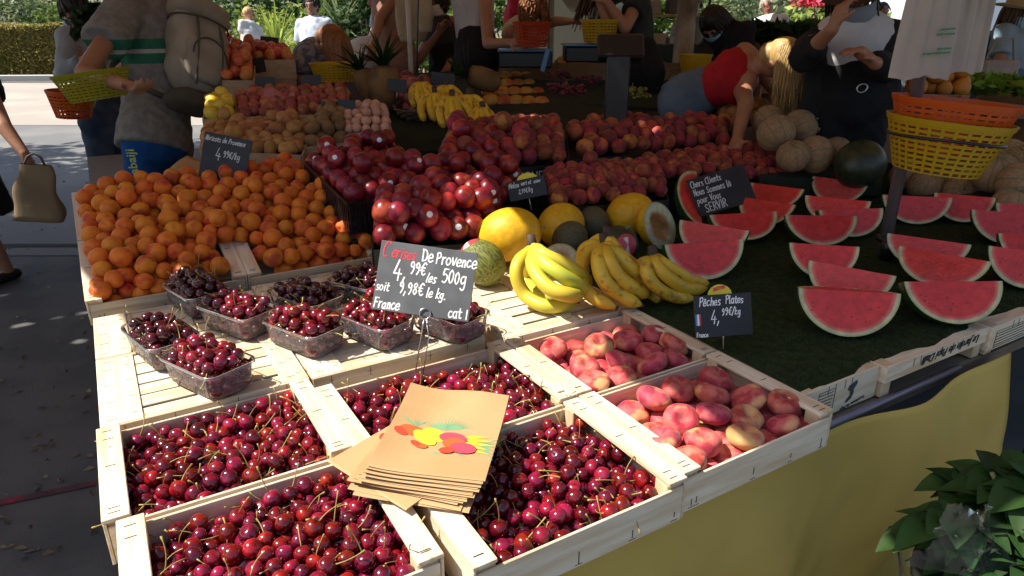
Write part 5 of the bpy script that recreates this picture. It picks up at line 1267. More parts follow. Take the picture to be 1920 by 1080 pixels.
def person(label, pelvis, neck, head, face, arms=(None, None), skin='tan', top=None, bottom=None, hair=None, mask=None, s=1.0, w=1.0, legs=True, vox=.012, group=None, stride=0, shoes=True, look=None, hands=True, lean_hips=0):
    """pelvis, neck, head: (px,py,d) points; face: horizontal direction the chest faces"""
    pe, ne, he = [v if isinstance(v, Vector) else D(*v) for v in (pelvis, neck, head)]
    f = Vector((face.x, face.y, 0)).normalized(); u = (ne - pe).normalized(); r = f.cross(u).normalized() ; f2 = u.cross(r)   # r: the person's right
    base = Vector((pe.x, pe.y, 0)); t = thing('person', label, 'person', base, group=group); inv = Matrix.Translation(-base)
    body = MB(); ex = MB(); sk = SK[skin]
    L = (ne - pe).length; ch = pe + u * L * .72; wa = pe + u * L * .34
    tor = [(pe - u * .02, pe + u * .08, .125 * w * s, .115 * w * s, 1.25), (pe + u * .05, wa, .115 * w * s, .105 * w * s, 1.22), (wa, ch, .105 * w * s, .125 * w * s, 1.28), (ch, ne - u * .07, .122 * w * s, .085 * s, 1.4)]
    for a, b, ra, rb, sx in tor: capsule(body, a, b, ra, rb, 18, sx=sx, side=r)
    capsule(body, ne - u * .05, ne + (he - ne) * .6, .058 * s, .052 * s)
    # head
    hu = (he - ne).normalized(); hf = look if look is not None else f; hf = Vector(hf); hf = (hf - hu * hf.dot(hu)).normalized(); hr = hf.cross(hu)
    H = Matrix(((hr.x, hf.x, hu.x, he.x), (hr.y, hf.y, hu.y, he.y), (hr.z, hf.z, hu.z, he.z), (0, 0, 0, 1))); k = s
    body.ball((0, -.005 * k, .02 * k), (.074 * k, .092 * k, .098 * k), 20, 14, M=H); body.ball((0, .022 * k, -.05 * k), (.056 * k, .064 * k, .062 * k), 16, 10, M=H)
    body.ball((0, .096 * k, -.018 * k), (.013 * k, .020 * k, .018 * k), 10, 8, M=H); body.ball((0, .086 * k, .008 * k), (.010 * k, .014 * k, .03 * k), 10, 8, M=H)
    for sg in (-1, 1):
        body.ball((sg * .075 * k, -.008 * k, -.008 * k), (.010 * k, .022 * k, .032 * k), 10, 8, M=H); body.ball((sg * .03 * k, .083 * k, .026 * k), (.022 * k, .012 * k, .008 * k), 8, 6, M=H)
        ex.mi = 1; ex.ball((sg * .030 * k, .082 * k, .006 * k), (.013 * k, .008 * k, .007 * k), 10, 6, M=H); ex.ball((sg * .031 * k, .086 * k, .032 * k), (.018 * k, .006 * k, .004 * k), 8, 5, M=H)
    ex.mi = 2; ex.ball((0, .083 * k, -.060 * k), (.024 * k, .008 * k, .008 * k), 10, 6, M=H)
    # arms
    sh = []; armp = []
    for sg, arm in zip((1, -1), arms):
        S = ne - u * .075 * s + r * sg * .165 * s * w; sh.append(S); A = ne - u * .05 + r * sg * .09 * s
        if arm is None: E_ = S - UP * .29 * s + r * sg * .05 + f * .01; Wr = E_ - UP * .24 * s + f * .06
        else: E_, Wr = [v if isinstance(v, Vector) else D(*v) for v in arm[:2]]
        armp.append((S, E_, Wr)); capsule(body, A, S, .062 * s, .056 * s); capsule(body, S, E_, .050 * s, .040 * s); capsule(body, E_, Wr, .040 * s, .027 * s)
        if hands:
            dd = (Wr - E_).normalized(); pn = arm[2] if arm is not None and len(arm) > 2 else (r * -sg); hand(body, Wr, dd if arm is None or len(arm) < 4 else arm[3], Vector(pn), s, .5, thumb=sg)
    # legs
    legp = []
    for sg in (1, -1):
        Hp = pe - u * .02 + r * sg * .085 * s; gz = .08
        fw = f * (stride * sg)
        Kn = Vector((Hp.x, Hp.y, 0)) + UP * (gz + (Hp.z - gz) * .47) + f * (.05 + stride * sg * .5) + f * lean_hips * .5; An = Vector((Hp.x, Hp.y, gz)) + fw + f * lean_hips
        legp.append((Hp, Kn, An))
        if legs: capsule(body, Hp, Kn, .085 * s * w, .056 * s); capsule(body, Kn, An, .052 * s, .036 * s); capsule(body, An - f * .03 - UP * .04, An + f * .15 - UP * .055, .034 * s, .026 * s)
    vx = min(vox, .0075) if hands and vox <= .012 else vox
    fuse('body', body, [sk, M['eye_dark'], M['lips']], t, vx, 3, ex, inv)
    # clothes
    if top:
        mb = MB(); g = top.get('g', .014)
        hem = top.get('hem', .06); hp = pe - u * hem
        low = [(hp, pe + u * .06, .135 * w * s + g, .122 * w * s + g, 1.25), (pe + u * .03, wa, .120 * w * s + g, .108 * w * s + g, 1.22)] if not top.get('crop') else []
        for a, b, ra, rb, sx in low + [(wa if not top.get('crop') else wa + u * .05, ch, .108 * w * s + g, .126 * w * s + g, 1.28), (ch, ne - u * (.075 if top['sleeve'] >= 0 else .13), .125 * w * s + g, .092 * s + g if top['sleeve'] >= 0 else .112 * s + g, 1.36)]: capsule(mb, a, b, ra, rb, 20, flat=(a == hp), sx=sx, side=r)
        sl = top['sleeve']
        if sl > 0:
            for S, E_, Wr in armp:
                A = ne - u * .055 + (S - ne + u * .055) * .5; capsule(mb, A, S, .072 * s + g * .6, .062 * s + g)
                if sl <= 1: capsule(mb, S, S + (E_ - S) * sl, .056 * s + g, .058 * s + g * 1.4, flat=True); 
                else: capsule(mb, S, E_, .056 * s + g, .050 * s + g); capsule(mb, E_, E_ + (Wr - E_) * (sl - 1), .050 * s + g, .038 * s + g, flat=True)
        elif sl < 0:
            for sg in (1, -1): capsule(mb, ch + r * sg * .07 + f2 * .09, ne - u * .035 + r * sg * .085, .020, .018); capsule(mb, ch + r * sg * .07 - f2 * .09, ne - u * .035 + r * sg * .085, .020, .018)
        fuse(top.get('name', 'shirt'), mb, top['mat'], t, vox, 3, None, inv)
    if bottom:
        mb = MB(); g = bottom.get('g', .019); lw = pe + u * .10
        capsule(mb, pe - u * .04, lw, .140 * w * s + g, .120 * w * s + g * .8, 20, sx=1.24, side=r)
        for Hp, Kn, An in legp:
            ln = bottom['len']
            if ln <= 1: capsule(mb, Hp, Hp + (Kn - Hp) * ln, .090 * s * w + g, (.090 * (1 - ln) + .066 * ln) * s + g * (2.2 if bottom.get('loose') else 1.2), flat=True)
            else: capsule(mb, Hp, Kn, .090 * s * w + g, .058 * s + g); capsule(mb, Kn, Kn + (An - Kn) * (ln - 1), .057 * s + g, .045 * s + g, flat=True)
        if bottom.get('skirt'):
            mb = MB(); capsule(mb, pe - u * .03, lw, .145 * w * s, .118 * w * s, 20, sx=1.25, side=r); capsule(mb, pe - UP * bottom['skirt'], pe, .20 * s, .14 * s, 24, flat=True, sx=1.2, side=r)
        fuse(bottom.get('name', 'trousers'), mb, bottom['mat'], t, vox, 3, None, inv)
    if shoes and legs:
        for Hp, Kn, An in legp: mb = MB(); capsule(mb, An - f * .04 - UP * .042, An + f * .15 - UP * .052, .040 * s, .030 * s); mb.v = [(x, y, max(z, .004)) for x, y, z in mb.v]; fuse('shoe', mb, M['black_plastic'], t, .01, 2, None, inv)
    if mask:
        mb = MB(); n = 12; vs = []; fs = []
        for j in range(9):
            for i in range(n + 1):
                a = R(-75 + 150 * i / n); z = -.005 - .085 * j / 8; rr = .098 + .010 * math.sin(math.pi * j / 8) - .012 * (j / 8) ** 2; vs.append(inv @ (H @ Vector((.084 * k * math.sin(a), .016 * k + rr * k * math.cos(a) * .98, z * k))))
        for j in range(8):
            for i in range(n): q = j * (n + 1) + i; fs.append((q, q + 1, q + n + 2, q + n + 1))
        mb.add(vs, fs, smooth=True); mb.build('mask', mask, t)
    if hair:
        st = hair['style']; rs = random.Random(len(label)); mb = MB(); cov = hair.get('cover', .0)
        if st != 'none':
            cap = MB(); cap.ball((0, -.014 * k, .032 * k), (.084 * k, .100 * k, .098 * k), 18, 12, M=H); cap.ball((0, -.045 * k, -.03 * k), (.075 * k, .062 * k, .07 * k), 14, 10, M=H)
            cap.v = [tuple(inv @ Vector(v)) for v in cap.v]
            hb = MB(); hb.v, hb.f, hb.m, hb.sm = cap.v, cap.f, cap.m, cap.sm
            drop = Vector(hair.get('drop', -hu)); n = hair.get('n', 150); ln = hair.get('len', .12)
            for q in range(n):
                a = rs.uniform(-2.45, 2.45); a = a + math.pi; el = rs.uniform(.15, 1.35)
                p0 = Vector((.082 * math.sin(a) * math.cos(el), -.012 + .098 * math.cos(a) * math.cos(el) , .034 + .096 * math.sin(el))) * k
                if p0.y > .04 * k and p0.z < .06 * k: continue
                w0 = H @ p0; out = (H.to_3x3() @ Vector((p0.x, p0.y + .01, 0))).normalized() * .018
                l = ln * rs.uniform(.7, 1.1); pts = [w0, w0 + out + drop * .05, w0 + out * 1.25 + drop * (.05 + l * .5), w0 + out * rs.uniform(.7, 1.3) + drop * (.05 + l) + Vector((rs.uniform(-1, 1), rs.uniform(-1, 1), rs.uniform(-1, 1))) * .022]
                if hair.get('curl'): pts = [p + Vector((rs.uniform(-1, 1), rs.uniform(-1, 1), rs.uniform(-1, 1))) * hair['curl'] for p in pts]
                hb.tube([inv @ p for p in crom(pts, 3)], [hair.get('r', .0065) * k * v for v in (.8, 1, 1.1, 1.1, 1.05, 1, .9, .8, .65, .4)], 5)
            hb.build('hair', hair['mat'], t)
    return t, dict(H=H, r=r, f=f, u=u, pe=pe, ne=ne, ch=ch, sh=sh, arms=armp, inv=inv, f2=f2)
HAIR = {k: mat('hair_' + k, c, .45, tuple(v * .7 for v in c), 14, stretch=(1, 1, .2), rand=.3, spec=.4) for k, c in dict(dark=(.025, .018, .014), brown=(.12, .065, .03), auburn=(.32, .13, .045), blond=(.52, .34, .13), grey=(.45, .40, .32)).items()}
L_, A_ = -RGT, FWD      # to the left of the picture, away from the viewer
M['mask_blue'] = mat('mask_blue', (.30, .55, .66), .8); M['mask_white'] = mat('mask_white', (.68, .70, .72), .8); M['mask_grey'] = mat('mask_grey', (.24, .26, .29), .8)
# ---- shopper with the rucksack
tee = cloth('grey_marl', (.26, .25, .235), (.20, .195, .185), 30)
def striped_tee():
    m = tee; nt = m.node_tree; n = nt.nodes; l = nt.links; b = n['Principled BSDF']; src = b.inputs['Base Color'].links[0].from_socket
    tc = n.new('ShaderNodeTexCoord'); sx = n.new('ShaderNodeSeparateXYZ'); l.new(tc.outputs['Object'], sx.inputs[0])
    def band(lo, hi):
        a = n.new('ShaderNodeMath'); a.operation = 'GREATER_THAN'; a.inputs[1].default_value = lo; l.new(sx.outputs[2], a.inputs[0]); c = n.new('ShaderNodeMath'); c.operation = 'LESS_THAN'; c.inputs[1].default_value = hi; l.new(sx.outputs[2], c.inputs[0]); d = n.new('ShaderNodeMath'); d.operation = 'MULTIPLY'; l.new(a.outputs[0], d.inputs[0]); l.new(c.outputs[0], d.inputs[1]); return d.outputs[0]
    cur = src
    for lo, hi, c in ((1.275, 1.325, (.03, .16, .10)), (1.325, 1.345, (.45, .45, .43)), (1.345, 1.395, (.03, .16, .10))):
        mx = n.new('ShaderNodeMix'); mx.data_type = 'RGBA'; l.new(band(lo, hi), mx.inputs[0]); l.new(cur, mx.inputs[6]); mx.inputs[7].default_value = (*c, 1); cur = mx.outputs[2]
    l.new(cur, b.inputs['Base Color'])
striped_tee()
man, J = person('person in a striped grey t-shirt and blue shorts with plastic baskets on the arm', (292, 250, 3.65), (302, -2, 3.72), (292, -62, 3.70), L_ * .86 + A_ * .45, arms=((D(210, 150, 3.95), D(128, 168, 3.85), Vector((0, 0, -1)), -UP * .8 + L_ * .3), (D(158, 138, 3.22), D(238, 160, 3.08), UP)),
    top=dict(mat=tee, sleeve=.62, hem=.09, g=.030), bottom=dict(mat=cloth('blue_shorts', (.012, .09, .30)), len=.95, name='shorts', g=.010), hair=dict(style='short', mat=HAIR['brown'], n=60, len=.02), s=1.06, w=.93)
# shorts lettering down the side (as on the photo)
p0 = D(262, 338, 3.43)
text_obj('lettering', 'nabaiji', .062, mat('lime_print', (.45, .55, .10), .6), man, Matrix.Translation(-Vector(man.location)) @ frame(p0 - UP * .0, UP, y=(-RGT)), .0008)
M['ruck'] = mat('rucksack_canvas', (.36, .32, .25), .85, (.30, .26, .20), 7, bump=.4, bscale=14); M['ruck_d'] = mat('rucksack_dark', (.075, .065, .045), .8, bump=.3, bscale=14); M['strap'] = mat('rucksack_strap', (.10, .09, .07), .8)
def rucksack():
    back = -J['f2']; u = J['u']; r = J['r']; c = D(366, 118, 3.62); t = thing('rucksack', 'worn beige canvas rucksack with a dark base on the back of the shopper', 'rucksack', c); inv = Matrix.Translation(-c)
    ax = back * .9 + FWD * -.1; ax = (ax - u * ax.dot(u)).normalized(); sd = u.cross(ax)
    def sup(cx, a, b, h0, h1, e=3.0, seg=44, rings=24):
        vs = []; fs = []
        for j in range(rings + 1):
            v = -1 + 2 * j / rings; sc = (1 - abs(v) ** 4 * .45); zz = h0 + (h1 - h0) * (j / rings)
            for k in range(seg):
                q = 2 * math.pi * k / seg; x = abs(math.cos(q)) ** (2 / e) * (1 if math.cos(q) > 0 else -1) * a * sc; y = abs(math.sin(q)) ** (2 / e) * (1 if math.sin(q) > 0 else -1) * b * sc
                w_ = 1 + .13 * mnoise.noise((x * 8 + cx.x * 5, y * 8, zz * 9)) + .06 * mnoise.noise((x * 22, y * 22, zz * 17)); vs.append(inv @ (cx + sd * x * w_ + ax * y * w_ + u * zz))
        for j in range(rings):
            for k in range(seg): k2 = (k + 1) % seg; fs.append((j * seg + k, j * seg + k2, (j + 1) * seg + k2, (j + 1) * seg + k))
        fs.append(tuple(range(seg))[::-1]); fs.append(tuple(rings * seg + k for k in range(seg))); return vs, fs
    mb = MB(); mb.add(*sup(c, .150, .105, -.17, .31), smooth=True); mb.build('main_body', M['ruck'], t)
    mb = MB(); mb.add(*sup(c + u * .0, .142, .098, -.27, -.165), smooth=True); mb.build('base_panel', M['ruck_d'], t)
    mb = MB(); mb.add(*sup(c + ax * .085, .115, .045, -.13, .12), smooth=True); mb.build('front_pocket', M['ruck'], t)
    mb = MB(); mb.add(*sup(c - sd * .02 + sd * .155, .03, .07, -.22, -.04), smooth=True); mb.build('side_pocket', M['ruck_d'], t)
    for sg in (-1, 1):
        mb = MB(); a = c + u * .29 - ax * .09 + sd * sg * .07; sh = J['ne'] - u * .045 + r * sg * -.0; S = J['sh'][0 if sg > 0 else 1]; mid = J['ne'] * .45 + S * .55 + u * .055; fr = mid + J['f2'] * .12 - u * .10; lo = J['ch'] + J['f2'] * .155 + r * (.10 if sg > 0 else -.10) - u * .1; en = c - u * .2 - ax * .09 + sd * sg * .12
        mb.tube([inv @ p for p in crom([a, mid - J['f2'] * .06, mid + J['f2'] * .05, fr, lo, (lo + en) / 2 + r * (.16 if sg > 0 else -.16) - u * .05, en], 5)], .016, 8); mb.build('strap', M['strap'], t)
    mb = MB(); mb.add(*sup(c + ax * .015, .158, .112, .20, .325), smooth=True); mb.build('top_lid', M['ruck'], t)
    mb = MB(); mb.tube([inv @ p for p in crom([c + sd * .16 * math.cos(q) + ax * (.02 + .115 * math.sin(q)) + u * .195 for q in [2 * math.pi * i / 16 for i in range(17)]], 2)], .005, 5); mb.build('lid_piping', M['ruck_d'], t)
    mb = MB(); mb.tube([inv @ p for p in crom([c + u * .31 - ax * .06 - sd * .03, c + u * .37 - ax * .05, c + u * .31 - ax * .06 + sd * .03], 5)], .009, 6); mb.build('grab_loop', M['strap'], t)
    mb = MB(); mb.tube([inv @ p for p in crom([c + ax * .128 + sd * (.10 * math.cos(q)) + u * (-.005 + .105 * math.sin(q)) for q in [math.pi * i / 10 for i in range(11)]], 2)], .004, 5); mb.build('zip', M['ruck_d'], t)
    for k in (-1, 1): mb = MB(); mb.tube([inv @ p for p in crom([c + u * .30 + ax * .05 + sd * .05 * k, c + u * .1 + ax * .125 + sd * .07 * k, c - u * .16 + ax * .115 + sd * .07 * k], 6)], .006, 6); mb.build('lash_strap', M['strap'], t)
rucksack()
basket(Matrix.Translation(D(187, 186, 3.22)) @ Matrix.Rotation(R(-8), 4, FWD), .165, .118, .125, M['bk_lime'], 'lime green plastic basket hung on the forearm of the rucksack shopper', 8, 34, 1.0)
basket(Matrix.Translation(D(139, 220, 3.82)) @ Matrix.Rotation(R(4), 4, FWD), .118, .085, .145, M['bk_orange'], 'orange plastic basket held below the lime one by the shopper at the left', 7, 26)
basket(Matrix.Translation(D(139, 200, 3.82)) @ Matrix.Rotation(R(4), 4, FWD), .124, .1, .08, M['bk_yellow'], 'yellow plastic basket nested in the orange one at the left', 4, 26)
# ---- person behind, carrying greens
person('person in a pale top and ripped jeans behind the rucksack shopper, hugging leafy greens', (200, 222, 4.75), (165, 62, 4.75), (140, 22, 4.70), L_ * .8 + A_ * .3, arms=((D(120, 140, 4.9), D(150, 110, 4.6)), (D(125, 135, 4.5), D(165, 108, 4.45))), skin='light', top=dict(mat=cloth('grey_blue_top', (.40, .43, .47)), sleeve=1.7), bottom=dict(mat=cloth('ripped_jeans', (.035, .055, .10), (.10, .13, .19), 4), len=1.92, name='jeans'), hair=dict(style='bun', mat=HAIR['dark'], n=80, len=.03), mask=M['mask_blue'], s=.98)
# ---- walker at the left edge with a paper bag
person('person at the left picture edge in a dark skirt, carrying a brown paper bag', (-84, 290, 3.9), (-82, 110, 3.9), (-86, 58, 3.9), L_ * .25 - A_ * .95, arms=((None), (D(8, 238, 3.75), D(46, 288, 3.75), L_, -UP + RGT * .2)), skin='tan', top=dict(mat=cloth('black_top', (.02, .02, .022)), sleeve=.5), bottom=dict(mat=cloth('black_skirt', (.012, .012, .014)), len=.9, skirt=.34, name='skirt'), hair=dict(style='long', mat=HAIR['dark'], n=90, len=.2), shoes=True, stride=.05)
def shopping_sack(px, py, d, w, h, label):
    c = D(px, py, d); Mx = frame(c, RGT * .9 + FWD * .3, z=UP) @ Matrix.Rotation(R(8), 4, 'Y'); mb = MB(); vs = []; fs = []; n = 10
    ring = []
    for j in range(n + 1):
        v = j / n; ww = w * (1 - .38 * v ** 1.3); dd = .11 * (1 - .72 * v); cr = .012 * math.sin(v * 9)
        for k in range(20):
            q = 2 * math.pi * k / 20; x = abs(math.cos(q)) ** .45 * (1 if math.cos(q) > 0 else -1) * ww / 2; y = abs(math.sin(q)) ** .45 * (1 if math.sin(q) > 0 else -1) * dd / 2
            wob = 1 + .06 * mnoise.noise((x * 14, y * 14 + 3, v * 5)); vs.append((x * wob + cr, y * wob, v * h))
    for j in range(n):
        for k in range(20): k2 = (k + 1) % 20; fs.append((j * 20 + k, j * 20 + k2, (j + 1) * 20 + k2, (j + 1) * 20 + k))
    fs.append(tuple(range(20))[::-1]); t = thing('paper_carrier', label, 'paper bag', M=Mx); mb.add(vs, fs, smooth=True); mb.build('sack', mat('tan_paper', (.25, .18, .10), .8, (.20, .14, .08), 5, bump=.4, bscale=12), t)
    mb = MB(); mb.tube([(-.05, 0, h - .01), (-.03, 0, h + .04), (0, 0, h + .06), (.03, 0, h + .04), (.05, 0, h - .01)], .006, 6); mb.build('handle', M['strap'], t)
shopping_sack(74, 412, 3.72, .235, .30, 'brown paper carrier bag in the hand of the walker at the left edge')
# ---- people behind the stall, from left to right
wt = cloth('white_cotton', (.66, .66, .66)); dk = cloth('black_cotton', (.014, .014, .016)); nv = cloth('navy_cotton', (.04, .06, .11)); far = dict(vox=.022, hands=False, shoes=False)
person('person with short blond hair and white t-shirt by the sunny palms', (468, 120, 11.5), (470, 42, 11.5), (466, 26, 11.5), RGT * .7 - A_ * .5, skin='light', top=dict(mat=wt, sleeve=.5), bottom=dict(mat=nv, len=1.8), hair=dict(style='short', mat=HAIR['blond'], n=60, len=.06), s=.95, **far)
person('small person with red hair and a white top between the rucksack and the palms', (424, 140, 10.5), (424, 88, 10.5), (423, 70, 10.5), -A_, skin='light', top=dict(mat=wt, sleeve=.5), bottom=dict(mat=nv, len=.8), hair=dict(style='short', mat=HAIR['auburn'], n=50, len=.05), s=.8, **far)
person('smiling person with dark curly hair in a pale shirt, a mask pulled under the chin', (590, 128, 8.6), (588, 34, 8.6), (584, 12, 8.55), -A_ + L_ * .1, skin='light', top=dict(mat=cloth('pale_blue_shirt', (.60, .66, .74)), sleeve=.7), bottom=dict(mat=nv, len=1.9), hair=dict(style='short', mat=HAIR['dark'], n=110, len=.03, curl=.02), s=1.0, vox=.016, hands=False, shoes=False)
person('person with long red hair and white mask bending over a yellow basket', (588, 165, 4.75), (592, 88, 4.55), (622, 78, 4.42), RGT * .9 - A_ * .35, arms=((D(565, 150, 4.5), D(590, 190, 4.3)), (D(628, 145, 4.75), D(650, 175, 4.5))), skin='light', top=dict(mat=mat('floral_print', (.30, .29, .30), .8, (.12, .12, .17), 26, .45, .55), sleeve=.35), bottom=dict(mat=nv, len=1.6), hair=dict(style='long', mat=HAIR['auburn'], n=520, r=.0048, len=.20, drop=-UP * .9 + RGT * .12), mask=M['mask_white'], s=.96, look=RGT * .8 - A_ * .25 - UP * .6)
basket(Matrix.Translation(D(632, 152, 3.95)), .145, .115, .10, M['bk_yellow'], 'yellow plastic basket on the crates in front of the red haired person', 6, 30)
person('person in a salmon jumpsuit standing by the stall pole with a cream shoulder bag', (742, 112, 5.35), (735, -40, 5.35), (735, -84, 5.35), RGT * .5 + A_ * .8, arms=((D(712, 35, 5.2), D(700, 85, 5.1)), None), skin='tan', top=dict(mat=cloth('salmon_cloth', (.36, .20, .15)), sleeve=.3), bottom=dict(mat=cloth('salmon_trousers', (.34, .18, .13)), len=1.9), hair=dict(style='long', mat=HAIR['brown'], n=80, len=.2), s=1.0, hands=True)
person('person in a navy t-shirt reaching behind the one in the salmon jumpsuit', (722, 110, 6.6), (722, 12, 6.6), (728, -16, 6.6), L_ * .8 - A_ * .4, arms=((D(700, 62, 6.5), D(690, 84, 6.3)), None), skin='light', top=dict(mat=nv, sleeve=.5), bottom=dict(mat=dk, len=1.8), hair=dict(style='short', mat=HAIR['dark'], n=40, len=.03), s=1.0, vox=.018, hands=False, shoes=False)
person('person in a dark vest with a raised hand behind the stall pole', (842, 125, 5.6), (826, 40, 5.6), (818, 8, 5.55), L_ * .5 - A_ * .7, arms=((D(785, 112, 5.4), D(822, 62, 5.3)), (D(852, 95, 5.6), D(840, 125, 5.4))), skin='tan', top=dict(mat=cloth('charcoal_vest', (.045, .048, .055)), sleeve=-1, name='vest'), bottom=dict(mat=dk, len=1.8), hair=dict(style='short', mat=HAIR['dark'], n=70, len=.06), mask=M['mask_white'], s=.95)
person('person in a white tank top and dark trousers turning to the weighing counter', (893, 104, 4.75), (884, -38, 4.75), (890, -84, 4.75), RGT * .8 + A_ * .55, arms=((D(915, 82, 4.55), D(958, 80, 4.4)), (D(862, 45, 4.9), D(866, 110, 4.9))), skin='tan', top=dict(mat=cloth('lilac_tank', (.46, .45, .50)), sleeve=-1, name='tank_top'), bottom=dict(mat=dk, len=1.9), hair=dict(style='long', mat=HAIR['brown'], n=60, len=.12), s=.98)
person('person in a bright red t-shirt behind the bending blond person', (965, 110, 6.6), (975, 0, 6.6), (980, -28, 6.6), RGT * .9 - A_ * .2, skin='tan', top=dict(mat=cloth('red_cotton', (.50, .03, .06)), sleeve=.5), bottom=dict(mat=dk, len=1.8), hair=dict(style='short', mat=HAIR['dark'], n=40, len=.03), s=1.0, vox=.018, hands=False, shoes=False)
person('bending person with wavy red blond hair and bare shoulders reaching across the scales', (966, 120, 5.5), (985, 40, 5.25), (996, 18, 5.15), RGT * .7 - A_ * .7, arms=((D(958, 70, 5.3), D(975, 95, 5.1)), (D(1040, 40, 5.2), D(1068, 40, 5.1), -UP, RGT)), skin='light', top=dict(mat=cloth('cream_top', (.60, .54, .42)), sleeve=-1, name='tank_top'), bottom=dict(mat=nv, len=1.8), hair=dict(style='long', mat=HAIR['auburn'], n=420, r=.005, len=.13, curl=.025, drop=-UP), look=-A_ * .5 - UP * .9, s=.98)
person('person in a dark t-shirt with long brown hair holding a phone up at the scales', (1195, 130, 4.6), (1170, -10, 4.6), (1140, -45, 4.55), L_ * .7 - A_ * .4, arms=((D(1140, 40, 4.4), D(1122, -5, 4.35)), (D(1172, 52, 4.35), D(1140, 6, 4.3))), skin='tan', top=dict(mat=cloth('dark_green_cotton', (.035, .042, .040)), sleeve=.55), bottom=dict(mat=dk, len=1.9), hair=dict(style='long', mat=HAIR['brown'], n=150, len=.30, drop=-UP * .9 + L_ * .25), mask=M['mask_white'], s=1.0)
person('person with dark hair and a blue mask looking down, all in black', (1375, 125, 4.9), (1352, 62, 4.9), (1338, 44, 4.8), L_ * .6 - A_ * .75, arms=((D(1318, 100, 4.8), D(1330, 125, 4.5)), (D(1395, 105, 4.8), D(1372, 128, 4.5))), skin='light', top=dict(mat=dk, sleeve=1.8), bottom=dict(mat=dk, len=1.9), hair=dict(style='long', mat=HAIR['dark'], n=200, len=.22), mask=M['mask_blue'], look=L_ * .5 - A_ * .6 - UP * .55, s=.97)
bb, JB = person('bending person with blond hair falling forward, red top and denim shorts', (1288, 185, 3.85), (1418, 122, 3.55), (1462, 112, 3.45), RGT * .9 - A_ * .2, arms=((D(1398, 195, 3.35), D(1382, 262, 3.15)), (D(1455, 170, 3.75), D(1470, 225, 3.6))), skin='tan', top=dict(mat=cloth('red_knit', (.46, .018, .028)), sleeve=-1, crop=True, name='red_top'), bottom=dict(mat=cloth('denim', (.14, .20, .28), (.10, .14, .20)), len=.45, name='denim_shorts'), hair=dict(style='long', mat=HAIR['blond'], n=800, r=.0042, len=.24, drop=-UP * .92 + RGT * .02), look=RGT * .5 - UP * .9, s=.95, w=.84)
ven, JV = person('vendor in a black cardigan, white top and grey mask, hand at the dark visor', (1592, 168, 3.15), (1598, 42, 3.05), (1600, -6, 2.98), -A_ * .95 + L_ * .1, arms=((D(1508, 108, 2.95), D(1560, 55, 2.72), RGT, UP * .9 + RGT * .3), (D(1662, 128, 3.0), D(1640, 118, 2.75), L_, L_ * .8 + UP * .5)), skin='tan', top=dict(mat=wt, sleeve=-1, name='white_top'), bottom=dict(mat=dk, len=1.9), hair=dict(style='long', mat=HAIR['dark'], n=120, len=.10), mask=M['mask_grey'], s=1.0)
# cardigan left open
mb = MB()
for sg in (1, -1):
    S, E_, Wr = JV['arms'][0 if sg > 0 else 1]; r = JV['r'] * sg; u = JV['u']; f2 = JV['f2']
    capsule(mb, JV['ne'] - u * .05 + r * .09, S, .066, .066); capsule(mb, S, E_, .070, .062); capsule(mb, E_, E_ + (Wr - E_) * (.35 if sg > 0 else .8), .060, .052)
    capsule(mb, JV['ne'] - u * .10 + r * .135 + f2 * .03, JV['pe'] - u * .08 + r * .155 + f2 * .02, .056, .062)
capsule(mb, JV['ne'] - JV['u'] * .12 - JV['f2'] * .06, JV['pe'] - JV['u'] * .10 - JV['f2'] * .05, .105, .115, sx=1.3, side=JV['r'])
fuse('cardigan', mb, cloth('black_knit', (.02, .021, .023)), ven, .012, 3, None, JV['inv'])
mb = MB(); mb.tube([JV['inv'] @ (JV['H'] @ Vector((.094 * math.cos(q), .004 + .110 * math.sin(q), .055))) for q in [2 * math.pi * k / 28 for k in range(29)]], .014, 8, cap=False)
vs = []
for k in range(15):
    q = math.pi * (.08 + .84 * k / 14)
    for (e, z) in ((0, .055), (.065, .035)): vs.append(JV['inv'] @ (JV['H'] @ Vector(((.094 + e) * math.cos(q), .004 + (.110 + e) * math.sin(q), z))))
mb.add(vs, [(2 * k, 2 * k + 2, 2 * k + 3, 2 * k + 1) for k in range(14)], smooth=True); mb.build('visor', M['black_plastic'], ven)
mb = MB()
bq = JV['inv'] @ (JV['pe'] + JV['f2'] * .158 + JV['u'] * .02); mb.tube([bq + JV['r'] * (.022 * math.cos(q)) + UP * .018 * math.sin(q) for q in [2 * math.pi * k / 14 for k in range(15)]], .004, 6, cap=False); mb.build('belt_buckle', M['steel'], ven)
person('person in white with sunglasses walking in the sun behind the leafy greens', (1446, 110, 9.5), (1444, 30, 9.5), (1438, 12, 9.5), -A_ + L_ * .3, skin='tan', top=dict(mat=wt, sleeve=.6), bottom=dict(mat=nv, len=1.8), hair=dict(style='short', mat=HAIR['grey'], n=50, len=.02), s=1.0, **far)
hw, JH = person('person in a straw hat, blue mask and light blue t-shirt at the right picture edge', (1890, 175, 5.3), (1898, 55, 5.3), (1908, 28, 5.25), -A_ * .8 + RGT * .5, arms=((D(1872, 130, 5.2), D(1895, 150, 4.95)), None), skin='tan', top=dict(mat=cloth('light_blue_tee', (.26, .38, .48)), sleeve=.6), bottom=dict(mat=cloth('denim_blue', (.12, .18, .32)), len=1.9), hair=dict(style='long', mat=HAIR['brown'], n=110, len=.2), mask=M['mask_blue'], s=.98)
mb = MB(); mb.lathe([(.20, .062), (.19, .070), (.105, .078), (.098, .13), (.07, .155), (.01, .16)], 26, M=JH['inv'] @ JH['H'], fn=lambda x, y, z, q: (x, y, z + (.02 * math.cos(2 * q) if math.hypot(x, y) > .15 else 0))); mb.build('straw_hat', mat('straw', (.42, .33, .19), .85, bump=.5, bscale=60), hw)
